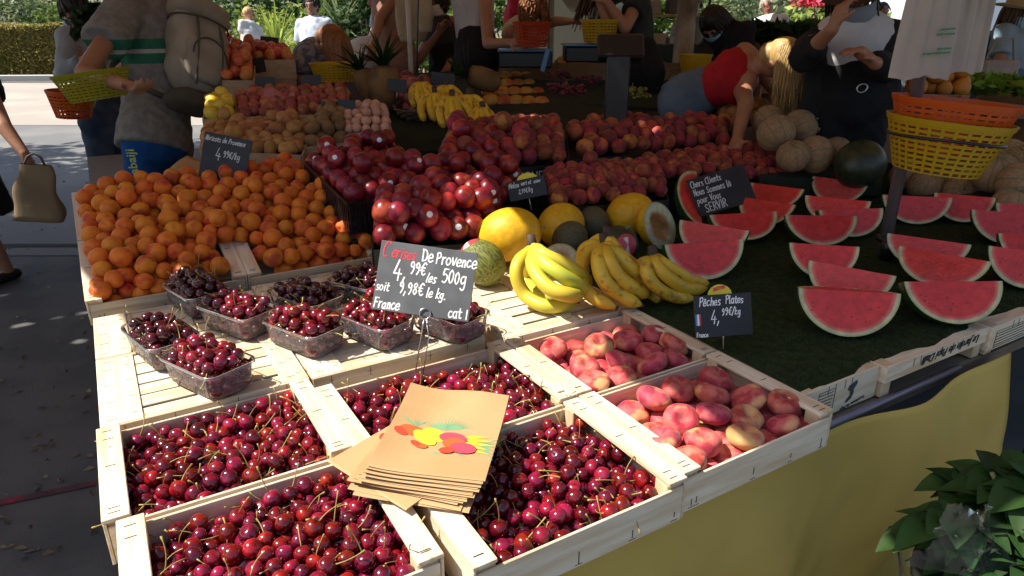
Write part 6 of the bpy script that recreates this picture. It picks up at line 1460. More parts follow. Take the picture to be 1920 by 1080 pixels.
c = D(1868, 140, 5.0); mb = MB(); mb.bbox(-.13, .13, -.05, .05, -.06, .10, .02); mb.tube([(-.1, 0, .1), (-.06, 0, .25), (.06, 0, .25), (.1, 0, .1)], .008, 6); solid('handbag', mb, cloth('beige_leather', (.42, .38, .36)), 'pale handbag carried by the person in the straw hat', 'handbag', M=frame(c, RGT, z=UP))
for i, (x, y, d, hr, col, lab) in enumerate([(1822, 60, 8.5, 'dark', (.30, .05, .06), 'distant person in a dark red top left of the straw hat'), (1838, 55, 8.0, 'dark', (.03, .03, .035), 'distant person in black and a dark cap left of the straw hat'), (1655, 40, 9.5, 'dark', (.10, .08, .30), 'distant person in purple blue behind the vendor'), (1300, 30, 7.5, 'brown', (.35, .34, .30), 'distant person in beige behind the pillar')]):
    person(lab, (x, y + 95, d), (x, y + 5, d), (x, y - 20, d), -A_, skin='tan', top=dict(mat=cloth('far_top', col), sleeve=.6), bottom=dict(mat=nv, len=1.8), hair=dict(style='short', mat=HAIR[hr], n=30, len=.03), s=.95, **far)
# ================================================================ street, hedge, trees and stalls beyond
M['pave'] = mat('pale_paving', (.40, .35, .30), .85, (.34, .30, .26), .8, bump=.2, bscale=30)
M['road'] = mat('sunlit_asphalt', (.15, .15, .15), .85, (.20, .195, .185), .9, bump=.3, bscale=60)  # asphalt made paler than the near ground: sunlight put into the colour
def ground_sheet(name, pts, z, m, kind='structure'):
    mb = MB(); mb.add([(p.x, p.y, z) for p in pts], [tuple(range(len(pts)))]); return tag(mb.build(name, m), kind=kind)
ground_sheet('road', [P(-900, 480, 0), P(420, 480, 0), P(420, 235, 0), P(-700, 235, 0)], .004, M['road'])
ground_sheet('pavement', [P(-700, 235.5, 0), P(1000, 235.5, 0), P(1000, 156, 0), P(-700, 156, 0)], .004, M['pave'])
ground_sheet('drain', [P(-400, 466, 0), P(420, 464, 0), P(420, 459, 0), P(-400, 459, 0)], .008, mat('dark_joint', (.02, .02, .02), .9))
mb = MB(); a, b = P(-700, 156, 0), P(330, 149, 0); Mk = frame(a, b - a, z=UP); mb.bbox(0, (b - a).length, 0, .22, 0, .13, .01, Mk); solid('kerb', mb, mat('kerb_stone', (.52, .50, .46), .8, bump=.2), kind='structure')
ground_sheet('lawn', [P(-700, 148, 0), P(2400, 148, 0), P(2400, 62, 0), P(-700, 62, 0)], .006, mat('dry_soil', (.20, .16, .09), .95, (.10, .12, .04), .5))
def leafmat(name, c, rand=.45, c2=None): return mat(name, c, .6, c2, .9 if c2 else 8, rand=rand, huer=.02, trl=.35, spec=.3)
LF = dict(hedge=leafmat('hedge_leaf', (.34, .27, .08), c2=(.24, .23, .06)), mid=leafmat('mid_leaf', (.14, .21, .045)), dark=leafmat('dark_leaf', (.04, .085, .022)), lime=leafmat('lime_leaf', (.30, .38, .08)), grey=leafmat('grey_leaf', (.20, .25, .13)), pot=leafmat('basil_leaf', (.030, .082, .017), .45), herb=leafmat('herb_leaf', (.018, .05, .012), .4), lettuce=leafmat('lettuce_leaf', (.22, .40, .05), .25))
M['bark'] = mat('bark', (.10, .075, .05), .9, (.16, .13, .09), 6, bump=.8, bscale=14); M['plane_bark'] = mat('plane_bark', (.46, .40, .32), .85, (.16, .13, .09), 4, .42, .58, (1, 1, .5), bump=.5, bscale=9)
def leaves(mb, c, rad, n, size, rs, shell=.5, cut=None, M_=None):
    c = Vector(c); vs = []; fs = []
    clumps = [Vector((rs.gauss(0, 1), rs.gauss(0, 1), rs.gauss(0, 1))).normalized() * rs.uniform(.3, .95) for _ in range(max(6, n // 160))]
    for k in range(n):
        if rs.random() < .75: cl = clumps[rs.randrange(len(clumps))]; p = cl + Vector((rs.gauss(0, 1), rs.gauss(0, 1), rs.gauss(0, 1))) * .17
        else: p = Vector((rs.gauss(0, 1), rs.gauss(0, 1), rs.gauss(0, 1))).normalized() * rs.uniform(shell, 1)
        w = c + Vector((p.x * rad[0], p.y * rad[1], p.z * rad[2]))
        if w.z < .03: w.z = .03 + rs.random() * .1
        a = Vector((rs.gauss(0, 1), rs.gauss(0, 1), rs.gauss(0, .7))).normalized(); b = a.orthogonal().normalized(); b = (Quaternion(a, rs.uniform(0, 6.28)) @ b); s = size * rs.uniform(.6, 1.3)
        i = len(vs); vs += [w - a * s, w + b * s * .45, w + a * s, w - b * s * .45]; fs.append((i, i + 1, i + 2, i + 3))
    mb.add(vs, fs)
def tree(label, base, th, tr, crowns, lm, n, size, seed, bark='bark', name='tree', cat='tree', group=None):
    rs = random.Random(seed); base = Vector(base); t = thing(name, label, cat, base, group=group); mb = MB(); top = Vector((rs.uniform(-.1, .1), rs.uniform(-.1, .1), th))
    mb.tube(crom([Vector((0, 0, 0)), Vector((.03, .02, th * .4)), top], 6), [tr * (1.3 - .5 * i / 12) for i in range(13)], 12)
    for (c, r) in crowns:
        for k in range(3):
            e = Vector(c) + Vector((rs.uniform(-.5, .5) * r[0], rs.uniform(-.5, .5) * r[1], rs.uniform(-.4, .3) * r[2])); mb.tube(crom([top * .9, (top + e) / 2 + Vector((0, 0, .1)), e], 4), [tr * .5 * (1 - .09 * i) for i in range(9)], 6)
    mb.build('trunk', M[bark], t); mb = MB()
    for (c, r) in crowns: leaves(mb, c, r, n // len(crowns), size, rs)
    mb.build('crown', LF[lm], t); return t
def bush(label, c, rad, n, size, lm, seed, name='bush', cat='bush', group=None):
    rs = random.Random(seed); c = Vector(c); t = thing(name, label, cat, (c.x, c.y, 0), group=group); mb = MB(); leaves(mb, (0, 0, c.z), rad, n, size, rs); mb.build('foliage', LF[lm], t)
    mb = MB()
    for k in range(5): q = rs.uniform(0, 6.28); mb.tube([(0, 0, 0), (rad[0] * .4 * math.cos(q), rad[1] * .4 * math.sin(q), c.z)], [.03, .015], 5)
    mb.build('stem', M['bark'], t)
ground_sheet('painted_line', [P(-60, 962, 0), P(178, 912, 0), P(178, 903, 0), P(-60, 951, 0)], .004, mat('worn_red_paint', (.28, .02, .05), .9, (.08, .03, .04), 9))
rs = random.Random(12); mb = MB(); vs = []; fs = []
for k in range(170):
    p = P(rs.uniform(-60, 185), rs.uniform(420, 1060) if k % 3 else rs.uniform(280, 480), .004); a = rs.uniform(0, 6.28); l = rs.uniform(.006, .022); d = Vector((math.cos(a), math.sin(a), 0)) * l; n_ = Vector((-d.y, d.x, 0)) * .4; i = len(vs); h_ = UP * rs.uniform(.004, .012)
    if p.x > -.13: continue
    vs += [p - d, p + n_ + h_, p + d + h_ * .4, p - n_]; fs.append((i, i + 1, i + 2, i + 3))
mb.add(vs, fs); tag(mb.build('leaf_litter', mat('dry_litter', (.16, .12, .07), .8, rand=.5)), 'dry leaves and bits scattered on the dark paving', kind='stuff')
# clipped hedge along the kerb
def hedge():
    rs = random.Random(9); a, b = P(-500, 146, 0), P(262, 142, 0); L = (b - a).length; X = (b - a).normalized(); Y = UP.cross(X); t = thing('hedge', 'clipped dry golden green hedge along the kerb at the left', 'hedge', a); mb = MB(); vs = []; fs = []
    for k in range(26000):
        u = rs.random() * L; fx = rs.random(); 
        if fx < .6: p = X * u + Y * (.02 + .1 * rs.random()) + UP * rs.uniform(.05, 1.35)
        else: p = X * u + Y * rs.uniform(0, 1.1) + UP * (1.35 + .08 * mnoise.noise((u * 1.3, 0, 0)) + rs.uniform(-.1, .05))
        q = Vector((rs.gauss(0, 1), rs.gauss(0, 1), rs.gauss(0, 1))).normalized(); o = q.orthogonal().normalized(); s = rs.uniform(.03, .075); i = len(vs); vs += [p - q * s, p + o * s * .5, p + q * s, p - o * s * .5]; fs.append((i, i + 1, i + 2, i + 3))
    mb.add(vs, fs); mb.build('foliage', LF['hedge'], t); mb = MB(); mb.box(0, L, .12, 1.0, .02, 1.28, frame((0, 0, 0), X, z=UP)); mb.build('inner_twigs', mat('hedge_inside', (.16, .12, .05), .95), t)
hedge()
rsb = random.Random(77)
for i, (x, d, z, r, lm) in enumerate([(20, 25, 1.5, 1.5, 'grey'), (95, 26, 1.3, 1.3, 'mid'), (-60, 25, 1.6, 1.6, 'mid'), (190, 27, 1.5, 1.7, 'dark')]):
    p = D(x, 39, d); bush(['grey green bush above the hedge at the left edge', 'green bush above the hedge beside the greens', 'green bush beyond the left picture edge', 'dark bush above the hedge behind the rucksack shopper'][i], (p.x, p.y, z), (r, r, z * .75), 1500, .10, lm, 40 + i)
for i, (x, d, z, rx, rz, lm, lab) in enumerate([(430, 17, 1.9, 1.3, 1.5, 'dark', 'dark green shrub right of the rucksack'), (545, 16, .95, 1.4, 1.0, 'lime', 'sunny lime green shrub around the palms'), (650, 14.5, 1.9, 1.0, 1.7, 'mid', 'tall green shrub behind the red haired person'), (690, 13, 1.5, .8, 1.4, 'dark', 'dark leafy shrub left of the salmon jumpsuit'), (845, 15, 1.5, 1.4, 1.5, 'mid', 'leafy green shrub between the pole and the tank top'), (600, 13, .7, .9, .8, 'lime', 'low sunny shrub behind the shaded onions'), (780, 16, 1.7, 1.2, 1.7, 'mid', 'green shrub behind the cream shoulder bag'), (1415, 15, 1.9, 1.3, 1.5, 'grey', 'grey green shrub behind the person in white'), (1530, 13, 1.0, 1.5, .9, 'lime', 'bright green shrub behind the vendor with red flowers above'), (1350, 17, 2.2, 1.4, 1.8, 'mid', 'green shrub behind the person all in black'), (1700, 16, 1.7, 1.4, 1.5, 'mid', 'green shrub behind the carrier bags'), (1780, 19, 1.8, 1.6, 1.6, 'dark', 'dark shrub between the carrier bags and the white van')]):
    p = D(x, 39, d); bush(lab, (p.x, p.y, z), (rx, rx, rz), 2200, .085, lm, 60 + i)
# spiky palms in the sun
def palm(label, px, d, h, n, ln, seed, lm='lime'):
    p = D(px, 39, d); rs = random.Random(seed); t = thing('yucca_palm', label, 'palm', (p.x, p.y, 0), group='spiky palms in the sun'); mb = MB(); mb.tube([(0, 0, 0), (.03, 0, h)], [.09, .07], 9); mb.build('trunk', M['bark'], t); mb = MB()
    for k in range(n):
        a = rs.uniform(0, 6.28); el = rs.uniform(-.3, 1.3); l = ln * rs.uniform(.7, 1.1); d0 = Vector((math.cos(a) * math.cos(el), math.sin(a) * math.cos(el), math.sin(el))); side = d0.cross(UP).normalized() * .028; vs = []
        for j in range(6):
            s = j / 5; c = Vector((0, 0, h)) + d0 * l * s - UP * (.35 * l * s * s * (1 - max(0, el) * .5)); w = side * (1 - s) ** .6 * (1.2 if j else .5); vs += [c + w, c - w]
        mb.add(vs, [(2 * j, 2 * j + 1, 2 * j + 3, 2 * j + 2) for j in range(5)])
    mb.build('fronds', LF[lm], t)
for i, a in enumerate([('spiky palm with long bright leaves behind the grey blond person', 515, 13.5, .9, 90, 1.3), ('spiky palm between the two people in white', 545, 12.5, .5, 70, 1.1), ('spiky dark palm right of the smiling person', 640, 13, 1.3, 70, 1.1), ('spiky palm near the rucksack', 452, 14, .8, 60, 1.0)]): palm(*a, seed=90 + i, lm=['lime', 'lime', 'grey', 'mid'][i])
# street trees: one shades the road from outside the picture; plane tree behind the scales; far trees
sp = P(60, 400, 0) + SUN_TO * 7.5
tree('leafy plane tree at the left throwing dappled shade on the road', (sp.x, sp.y, 0), 3.8, .2, [((0, 0, 6.0), (2.6, 2.6, 1.5)), ((-1.2, .8, 5.6), (1.9, 1.9, 1.1)), ((1.6, -1.4, 5.7), (2.0, 2.0, 1.1)), ((.6, 2.0, 5.8), (2.0, 2.0, 1.1))], 'mid', 7500, .15, 5, name='plane_tree')
pt = D(1283, 60, 6.3); tree('mottled plane tree trunk standing behind the weighing counter', (pt.x, pt.y, 0), 4.2, .085, [((0, 0, 5.4), (1.8, 1.8, 1.0)), ((1.2, 0, 5.0), (1.4, 1.4, .8))], 'mid', 2600, .14, 6, bark='plane_bark', name='plane_tree')
for i, (x, d, h, r, lm) in enumerate([(60, 60, 5, 3.5, 'mid'), (330, 34, 3.6, 2.6, 'dark'), (640, 26, 3.4, 2.2, 'dark'), (860, 30, 3.6, 2.6, 'mid'), (1010, 34, 3.4, 3.0, 'dark'), (1180, 32, 3.2, 3.0, 'mid'), (1400, 30, 3.2, 2.8, 'grey'), (1560, 32, 3.4, 2.8, 'mid'), (1740, 34, 3.4, 3.2, 'dark')]):
    p = D(x, 39, d); tree(['small far tree under the pale sky at the left', 'far dark tree right of the rucksack shopper', 'far dark tree behind the red haired person', 'far tree behind the tank top', 'far dark tree behind the red t-shirt', 'far tree behind the person in dark green', 'far grey green tree behind the person all in black', 'far tree behind the vendor', 'far dark tree behind the carrier bags'][i], (p.x, p.y, 0), h * .5, .16, [((0, 0, h), (r, r, h * .5)), ((r * .5, 0, h * .55), (r * .8, r * .8, h * .4)), ((-r * .5, 0, h * .6), (r * .8, r * .8, h * .4))], lm, 2600, .20, 110 + i, group='far trees')
# red flowers
mb = MB(); rs = random.Random(3); p = D(1530, 14, 12.4); leaves(mb, (0, 0, 0), (.75, .3, .16), 260, .06, rs); t = thing('flowering_shrub', 'red flowering plant above the bright green shrub behind the vendor', 'flowers', (p.x, p.y, 0)); o = mb.build('blossom', mat('red_blossom', (.62, .04, .08), .6, rand=.3), t); o.location = (0, 0, p.z); mb = MB(); mb.tube([(0, 0, 0), (0, 0, p.z)], .03, 6); mb.build('stem', M['bark'], t)
# kiosk wall, shelf, bin, van
p = D(1060, 40, 7.8); Mk = frame((p.x, p.y, 0), RGT, z=UP)
t = thing('kiosk', 'plain grey green kiosk side behind the bending red blond person', 'kiosk', M=Mk); mb = MB(); mb.bbox(-.62, .50, 0, 1.8, 0, 2.6, .01); mb.build('wall', mat('kiosk_paint', (.22, .23, .20), .6), t); mb = MB(); mb.bbox(-.70, .58, -.1, 1.9, 2.6, 2.7, .01); mb.build('roof', M['board_black'], t); mb = MB(); mb.bbox(-.2, -.185, -.008, -.001, .1, 2.4); mb.build('panel_joint', M['board_black'], t)
p = D(1255, 60, 7.0); Mk = frame((p.x, p.y, 0), RGT, z=UP); t = thing('market_shelf', 'dark market shelf with boxes left of the mottled tree trunk', 'shelf', M=Mk); mb = MB(); mb.bbox(-.42, .45, 0, .5, 0, 1.25, .01); mb.build('cupboard', mat('dark_green_paint', (.02, .035, .028), .5), t)
for k, z in enumerate((1.52, 1.78)): mb = MB(); mb.bbox(-.42, .45, 0, .5, z, z + .02); mb.build('shelf_board', M['wood_dull'], t)
for k in range(2): mb = MB(); mb.bbox((-.42, .43)[k], (-.40, .45)[k], .2, .24, 1.25, 1.8); mb.build('upright', M['black_plastic'], t)
for k, (x0, z0, w, h, c) in enumerate([(-.36, 1.255, .12, .14, (.45, .10, .07)), (-.20, 1.255, .18, .10, (.45, .36, .25)), (.02, 1.255, .2, .07, (.5, .5, .48)), (-.34, 1.545, .25, .13, (.35, .30, .22)), (.0, 1.545, .16, .16, (.12, .10, .09)), (-.3, 1.80, .2, .1, (.5, .42, .3)), (.05, 1.80, .25, .08, (.4, .12, .1))]):
    mb = MB(); mb.bbox(x0, x0 + w, .05, .3, z0, z0 + h, .005); b = solid('carton', mb, mat('carton', c, .7), ['small red carton on the lower shelf', 'tan carton on the lower shelf', 'flat pale carton on the lower shelf', 'brown carton on the middle shelf', 'dark carton on the middle shelf', 'tan carton on the top shelf', 'flat red carton on the top shelf'][k], 'carton', 'cartons on the market shelf', M=Mk)
p = D(1855, 40, 12.0); Mk = frame((p.x, p.y, 0), RGT, z=UP); t = thing('white_van', 'white van parked with its tall side door towards the market', 'van', M=Mk); wp_ = mat('white_paint', (.62, .68, .74), .35)
mb = MB(); mb.bbox(-.55, 1.9, 0, 4.2, .35, 2.5, .08); mb.build('body', wp_, t); mb = MB(); mb.bbox(-.34, .20, -.02, -.001, .5, 2.3, .01); d_ = mb.build('door', mat('van_door', (.55, .62, .70), .4), t); mb = MB(); mb.bbox(.12, .16, -.05, -.021, 1.2, 1.4, .005); mb.build('handle', M['black_plastic'], d_)
mb = MB(); mb.bbox(.36, 1.6, -.012, -.001, 1.3, 2.2, .02); mb.build('window', mat('van_glass', (.03, .035, .04), .1), t)
for k in (0, 1): mb = MB(); mb.tube([(-.56 + .0, .7 + 2.7 * k, .33), (-.36, .7 + 2.7 * k, .33)], .33, 20); mb.build('wheel', M['black_plastic'], t)
# ================================================================ counter, scales and shaded fruit in the middle
QF = Q((735, 285, 3.0), (1320, 262, 3.9), (1260, 128, 5.2), (690, 138, 4.6))
block(QF, .70, 'display_slope', 'sloping display covered in dark felt under the shaded bananas and mangoes', M['green_cloth'])
def felt(px, py, dz=0):
    n = (QF[1] - QF[0]).cross(QF[3] - QF[0]).normalized(); return on_plane(px, py, QF[0], n) + UP * dz
def feltQ(*a): return [felt(x, y, .05) for x, y in a]
# low filler stands below the tilted crates at the left
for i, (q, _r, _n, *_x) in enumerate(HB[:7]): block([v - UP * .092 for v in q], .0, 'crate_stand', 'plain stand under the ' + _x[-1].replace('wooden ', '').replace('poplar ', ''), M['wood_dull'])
for q, nm in ((QN1, 'black plastic nectarine crate'), (QN2, 'nectarine tray above the price board'), (QN3, 'peach tray before the shaded bananas'), (QP1, 'small peach tray'), (QP2, 'peach tray behind the watermelons'), (QP3, 'long peach tray')):
    block([v - UP * .108 for v in q], .665, 'tray_stand', 'dark felt step under the ' + nm, M['green_cloth'])
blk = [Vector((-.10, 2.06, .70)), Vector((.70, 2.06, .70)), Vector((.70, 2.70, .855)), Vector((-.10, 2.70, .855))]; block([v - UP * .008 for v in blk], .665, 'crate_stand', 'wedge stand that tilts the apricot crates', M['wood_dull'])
M['mango'] = mat('mango_skin', (.58, .22, .035), .45, (.42, .30, .05), 1.2, rand=.2, col3=(.50, .07, .03), n3=.7)
MNG = protos('mango', M['mango'], squash=1.35, lump=.05, dimple=0)
qm = feltQ((910, 218), (1040, 226), (985, 142), (880, 146)); tray(qm, 'mango_tray', 'black tray of mangoes set in staggered rows', M['black_card'], .05, .01); nrm = (qm[1] - qm[0]).cross(qm[3] - qm[0]).normalized()
for j in range(5):
    for i in range(5):
        p = qpt(qm, (i + .5 + .25 * (j % 2)) / 5.4, (j + .5) / 5) + nrm * .01; q = Quaternion(nrm, .6 + .2 * math.sin(i * 3 + j)) @ frame((0, 0, 0), RGT, z=nrm).to_quaternion() @ Quaternion((0, 1, 0), R(80)); spawn('mango', MNG[(i + j) % 2], TRS(p, q, .042), 'orange and green mango in the black tray with staggered rows', 'mango', 'mangoes in the black tray')
def wicker(px, py, lab, lab2, grp, n, seed):
    c = felt(px, py, .02); Mx = Matrix.Translation(c) @ Matrix.Rotation(R(8), 4, RGT); t = thing('wicker_basket', lab, 'basket', M=Mx); mb = MB()
    for j in range(6):
        rr = .10 + .05 * (j / 5) ** .6; mb.tube([((rr + .006 * math.cos(q * 13 + j * math.pi)) * math.cos(q), (rr + .006 * math.cos(q * 13 + j * math.pi)) * math.sin(q) * .85, .012 * j) for q in [2 * math.pi * k / 78 for k in range(79)]], .0065, 5, cap=False)
    mb.lathe([(.10, 0), (.10, .006)], 24); mb.build('weave', mat('wicker', (.14, .10, .06), .7), t); g = np.random.default_rng(seed); p, rd = pack(.22, .20, .040, n, seed)
    for k in range(n): spawn('plum', PLU[k % 2], TRS(Mx @ Vector((p[k][0] - .11, p[k][1] - .10, p[k][2] + .01)), rquat(g), float(rd[k])), lab2, 'plum', grp)
wicker(795, 226, 'wicker basket of red plums beside the shaded bananas, nearer one', 'dusky red plum in the nearer wicker basket', 'plums in the nearer basket', 16, 1); wicker(748, 196, 'wicker basket of dark plums below the pineapple, farther one', 'dusky red plum in the farther wicker basket', 'plums in the farther basket', 12, 2)
M['pine'] = mat('pineapple_skin', (.24, .13, .04), .8, (.12, .07, .03), 9, bump=1, bscale=10)
def pineapple(px, py, d, lab, lie=None, s=1):
    c = D(px, py, d); t = thing('pineapple', lab, 'pineapple', c); q = Vector((0, 0, 1)).rotation_difference(Vector(lie).normalized()) if lie else Quaternion(); t.rotation_mode = 'QUATERNION'; t.rotation_quaternion = q
    def fn(x, y, z, a): k = 1 + .06 * math.cos(a * 8 + z * 60) * math.cos(a * 8 - z * 60); return (x * k, y * k, z)
    mb = MB(); mb.lathe([(.03 * s, -.10 * s), (.055 * s, -.08 * s), (.066 * s, -.03 * s), (.066 * s, .03 * s), (.055 * s, .075 * s), (.025 * s, .09 * s)], 32, fn=fn); mb.build('fruit', M['pine'], t); mb = MB(); rs = random.Random(px)
    for k in range(34):
        a = rs.uniform(0, 6.28); e = rs.uniform(.5, 1.5); l = rs.uniform(.10, .19) * s; dv = Vector((math.cos(a) * math.cos(e), math.sin(a) * math.cos(e), math.sin(e))); sd = dv.cross(UP).normalized() * .012 * s; vs = []
        for j in range(5): u = j / 4; cc = Vector((0, 0, .08 * s)) + dv * l * u + Vector((math.cos(a), math.sin(a), -.3)) * .05 * s * u * u; vs += [cc + sd * (1 - u) ** .7, cc - sd * (1 - u) ** .7]
        mb.add(vs, [(2 * j, 2 * j + 1, 2 * j + 3, 2 * j + 2) for j in range(4)])
    mb.build('leaf_tuft', LF['herb'], t)
pineapple(722, 165, 3.6, 'pineapple with dark spiky tuft standing between the yellow basket and the jumpsuit', s=1.25); pineapple(905, 148, 3.9, 'pineapple lying behind the mango tray, tuft to the left', (-.9, .2, .3)); pineapple(690, 160, 3.75, 'pineapple behind the lychees with its tuft to the left', (-.3, .2, .9), 1.0)
# grapes
M['grape_r'] = mat('red_grape', (.20, .03, .05), .3, rand=.35, spec=.5); M['grape_g'] = mat('green_grape', (.22, .24, .05), .3, rand=.3); M['grape_k'] = mat('black_grape', (.015, .012, .02), .3, rand=.4)
gb = MB(); gb.ball((0, 0, 0), 1, 8, 6); GM = gb.mesh('grape')
def grapes(px, py, w, n, mk, lab, seed):
    c = felt(px, py, .075); rs = random.Random(seed); t = thing('grape_bunch', lab, 'grapes', c, group='bunches of grapes'); mb = MB()
    for k in range(int(n * 1.7)): mb.ball((max(-w * .62, min(w * .62, rs.gauss(0, w * .4))), max(-w * .7, min(w * .7, rs.gauss(0, w * .45))), min(.055, abs(rs.gauss(0, .03)))), .0125, 8, 6)
    mb.build('berries', M[mk], t); mb = MB(); mb.tube([(0, 0, .02), (.01, .02, .09)], .003, 5); mb.build('stalk', M['rib'], t)
for i, a in enumerate([(1062, 200, .13, 90, 'grape_r', 'red grapes right beside the mango tray'), (1050, 172, .14, 80, 'grape_r', 'red grapes in the dark box behind the mango tray'), (1100, 182, .12, 80, 'grape_r', 'red grapes left of the black column'), (1085, 160, .13, 80, 'grape_g', 'green grapes behind the red ones left of the black column'), (1125, 172, .12, 70, 'grape_g', 'green grapes touching the black column'), (1185, 205, .12, 80, 'grape_g', 'green grapes right of the black column'), (1195, 185, .16, 90, 'grape_k', 'black grapes with white tags right of the black column'), (1235, 200, .16, 90, 'grape_k', 'black grapes with white tags farther right'), (1130, 145, .16, 80, 'grape_k', 'black grapes with tags behind the black column')]): grapes(*a, seed=i)
for i, (x, y) in enumerate([(1175, 178), (1190, 190), (1205, 184), (1195, 200), (1225, 190), (1242, 198), (1110, 130), (1118, 142), (1100, 138)]):
    c = felt(x, y, .10); mb = MB(); mb.tube([(-.014, 0, 0), (-.012, 0, .02), (.012, 0, .02), (.014, 0, 0)], .0035, 5); mb.box(-.016, .016, -.002, .001, .012, .026); solid('bag_tag', mb, M['chalk_dim'], 'small white hang tag on the dark grape bags', 'tag', 'white tags on the grape bags', M=frame(c, RGT, z=UP))
for i, (q, lab) in enumerate([(feltQ((1040, 215), (1130, 222), (1120, 165), (1035, 160)), 'black carton of red grapes beside the mangoes'), (feltQ((1165, 225), (1262, 228), (1250, 178), (1165, 172)), 'dark carton of black grapes right of the black column')]): tray(q, 'fruit_carton', lab, M['black_card'], .04, .03)
# black scale column in front, price display seen from behind
c = D(1153, 235, 3.1); Mx = frame(c, RGT, z=UP); t = thing('scale_column', 'black scale column with a tilted head seen from behind', 'scale', M=Mx); mb = MB(); mb.bbox(-.052, .052, -.02, .02, -.12, .30, .006); mb.build('column', M['black_plastic'], t); mb = MB(); mb.bbox(-.10, .10, -.03, .03, 0, .11, .008, Matrix.Translation((.01, 0, .28)) @ Matrix.Rotation(R(-30), 4, 'X')); mb.build('display_head', M['black_plastic'], t); mb = MB(); mb.bbox(-.012, .004, -.0225, -.0205, -.05, .03, .001); mb.build('label_strip', M['chalk_dim'], t)
M['scale_blue'] = mat('scale_blue', (.12, .28, .55), .3)
def scales(px, py, d, lab, w=.34):
    c = D(px, py, d); t = thing('market_scale', lab, 'scales', M=frame(c, RGT, z=UP), group='market scales'); mb = MB(); mb.bbox(-w / 2, w / 2, -.14, .14, -.11, -.012, .01); mb.build('housing', M['black_plastic'], t); mb = MB(); mb.bbox(-w / 2 - .01, w / 2 + .01, -.15, .15, -.011, .0, .004); mb.build('pan', M['scale_blue'], t)
    mb = MB(); mb.bbox(-.02, .02, .12, .15, -.05, .16); mb.build('mast', M['black_plastic'], t); mb = MB(); mb.bbox(w / 2 - .05, w / 2 - .02, -.16, -.15, -.10, .04, .003, Matrix.Rotation(R(14), 4, 'Y')); mb.build('screen', M['scale_blue'], t)
scales(985, 92, 4.5, 'black scales with a blue pan under the red basket'); scales(1112, 82, 4.5, 'black scales with a blue pan under the yellow basket', .38)
basket(Matrix.Translation(D(997, 88, 4.35)), .122, .092, .15, M['bk_red'], 'red plastic basket standing on the scales', 7, 28); basket(Matrix.Translation(D(1123, 80, 4.4)), .122, .095, .14, M['bk_yellow'], 'yellow plastic basket standing on the scales in front of the phone holder', 7, 28); basket(Matrix.Translation(D(1302, 135, 4.5)), .105, .085, .11, M['bk_yellow'], 'yellow plastic basket below the person all in black', 7, 28)
qc = Q((930, 150, 4.6), (1330, 150, 4.6), (1330, 118, 5.1), (930, 118, 5.0)); block(qc, .0, 'weighing_counter', 'dark weighing counter under the scales', M['board_black'], 'counter')
# centre pole, tote, hat, pink paper, stroller
pp = D(772, 150, 4.7); mb = MB(); mb.tube([(pp.x, pp.y, 0), (pp.x, pp.y, 2.45)], .017, 12); po = solid('awning_pole', mb, mat('pale_pole', (.55, .52, .46), .5), 'slim pale awning pole in the middle of the stall', 'pole'); mb = MB(); mb.tube(crom([Vector((pp.x + .02, pp.y - .03, 1.0)), Vector((pp.x + .035, pp.y - .035, 1.3)), Vector((pp.x + .065, pp.y - .03, 1.65))], 6), .006, 6); mb.build('cable', M['black_plastic'], po)
def soft_bag(px, py, d, w, h, lab, m, nm='tote_bag', cat='bag'):
    c = D(px, py, d); t = thing(nm, lab, cat, M=frame(c, RGT, z=UP)); mb = MB(); vs = []; fs = []; n = 12
    for j in range(n + 1):
        v = j / n; ww = w * (.55 + .45 * math.sin(math.pi * (.15 + .7 * (1 - v)))); dd = .10 * (1 - .7 * v)
        for k in range(22): q = 2 * math.pi * k / 22; s = 1 + .10 * mnoise.noise((math.cos(q) * 2, math.sin(q) * 2, v * 3)); vs.append((math.cos(q) * ww / 2 * s, math.sin(q) * dd / 2 * s, -h / 2 + h * v))
    for j in range(n):
        for k in range(22): k2 = (k + 1) % 22; fs.append((j * 22 + k, j * 22 + k2, (j + 1) * 22 + k2, (j + 1) * 22 + k))
    fs.append(tuple(range(22))[::-1]); mb.add(vs, fs, smooth=True); mb.build('pouch', m, t); mb = MB(); mb.tube(crom([Vector((-w * .25, 0, h * .48)), Vector((-w * .1, .02, h * 1.1)), Vector((w * .15, .02, h * 1.1)), Vector((w * .28, 0, h * .48))], 5), .010, 6); mb.build('strap', m, t)
M['canvas'] = mat('cream_canvas', (.46, .38, .26), .85, (.38, .31, .21), 5, bump=.3, bscale=14)
soft_bag(772, 28, 4.95, .24, .36, 'cream canvas shoulder bag hanging beside the salmon jumpsuit', M['canvas']); soft_bag(797, 26, 4.8, .11, .24, 'cream cloth pouch hanging at the pale awning pole', M['canvas'], 'cloth_pouch')
a, b, c_, d_ = D(492, 172, 3.28), D(553, 168, 3.28), D(551, 207, 3.16), D(488, 203, 3.16); mb = MB(); vs = []; n = 10
for j in range(n + 1):
    for i in range(n + 1): u, v = i / n, j / n; p = (a * (1 - u) + b * u) * (1 - v) + (d_ * (1 - u) + c_ * u) * v; vs.append(p + UP * (.018 * math.sin(u * 6) * (1 - v) + .02 * abs(u - .5) * (1 - v)))
mb.add(vs, [(j * (n + 1) + i, (j + 1) * (n + 1) + i, (j + 1) * (n + 1) + i + 1, j * (n + 1) + i + 1) for j in range(n) for i in range(n)], smooth=True); o = solid('pink_paper', mb, mat('pink_paper', (.46, .18, .16), .8, (.40, .14, .13), 6), 'crumpled pink paper sheet draped over the crates at the back left', 'paper'); so = o.modifiers.new('t', 'SOLIDIFY'); so.thickness = .002
p = D(692, 128, 5.6); t = thing('stroller', 'baby stroller with a white hood and grey lining behind the pineapple', 'stroller', M=frame((p.x, p.y, 0), RGT, z=UP)); zz = p.z; mb = MB(); vs = []; fs = []
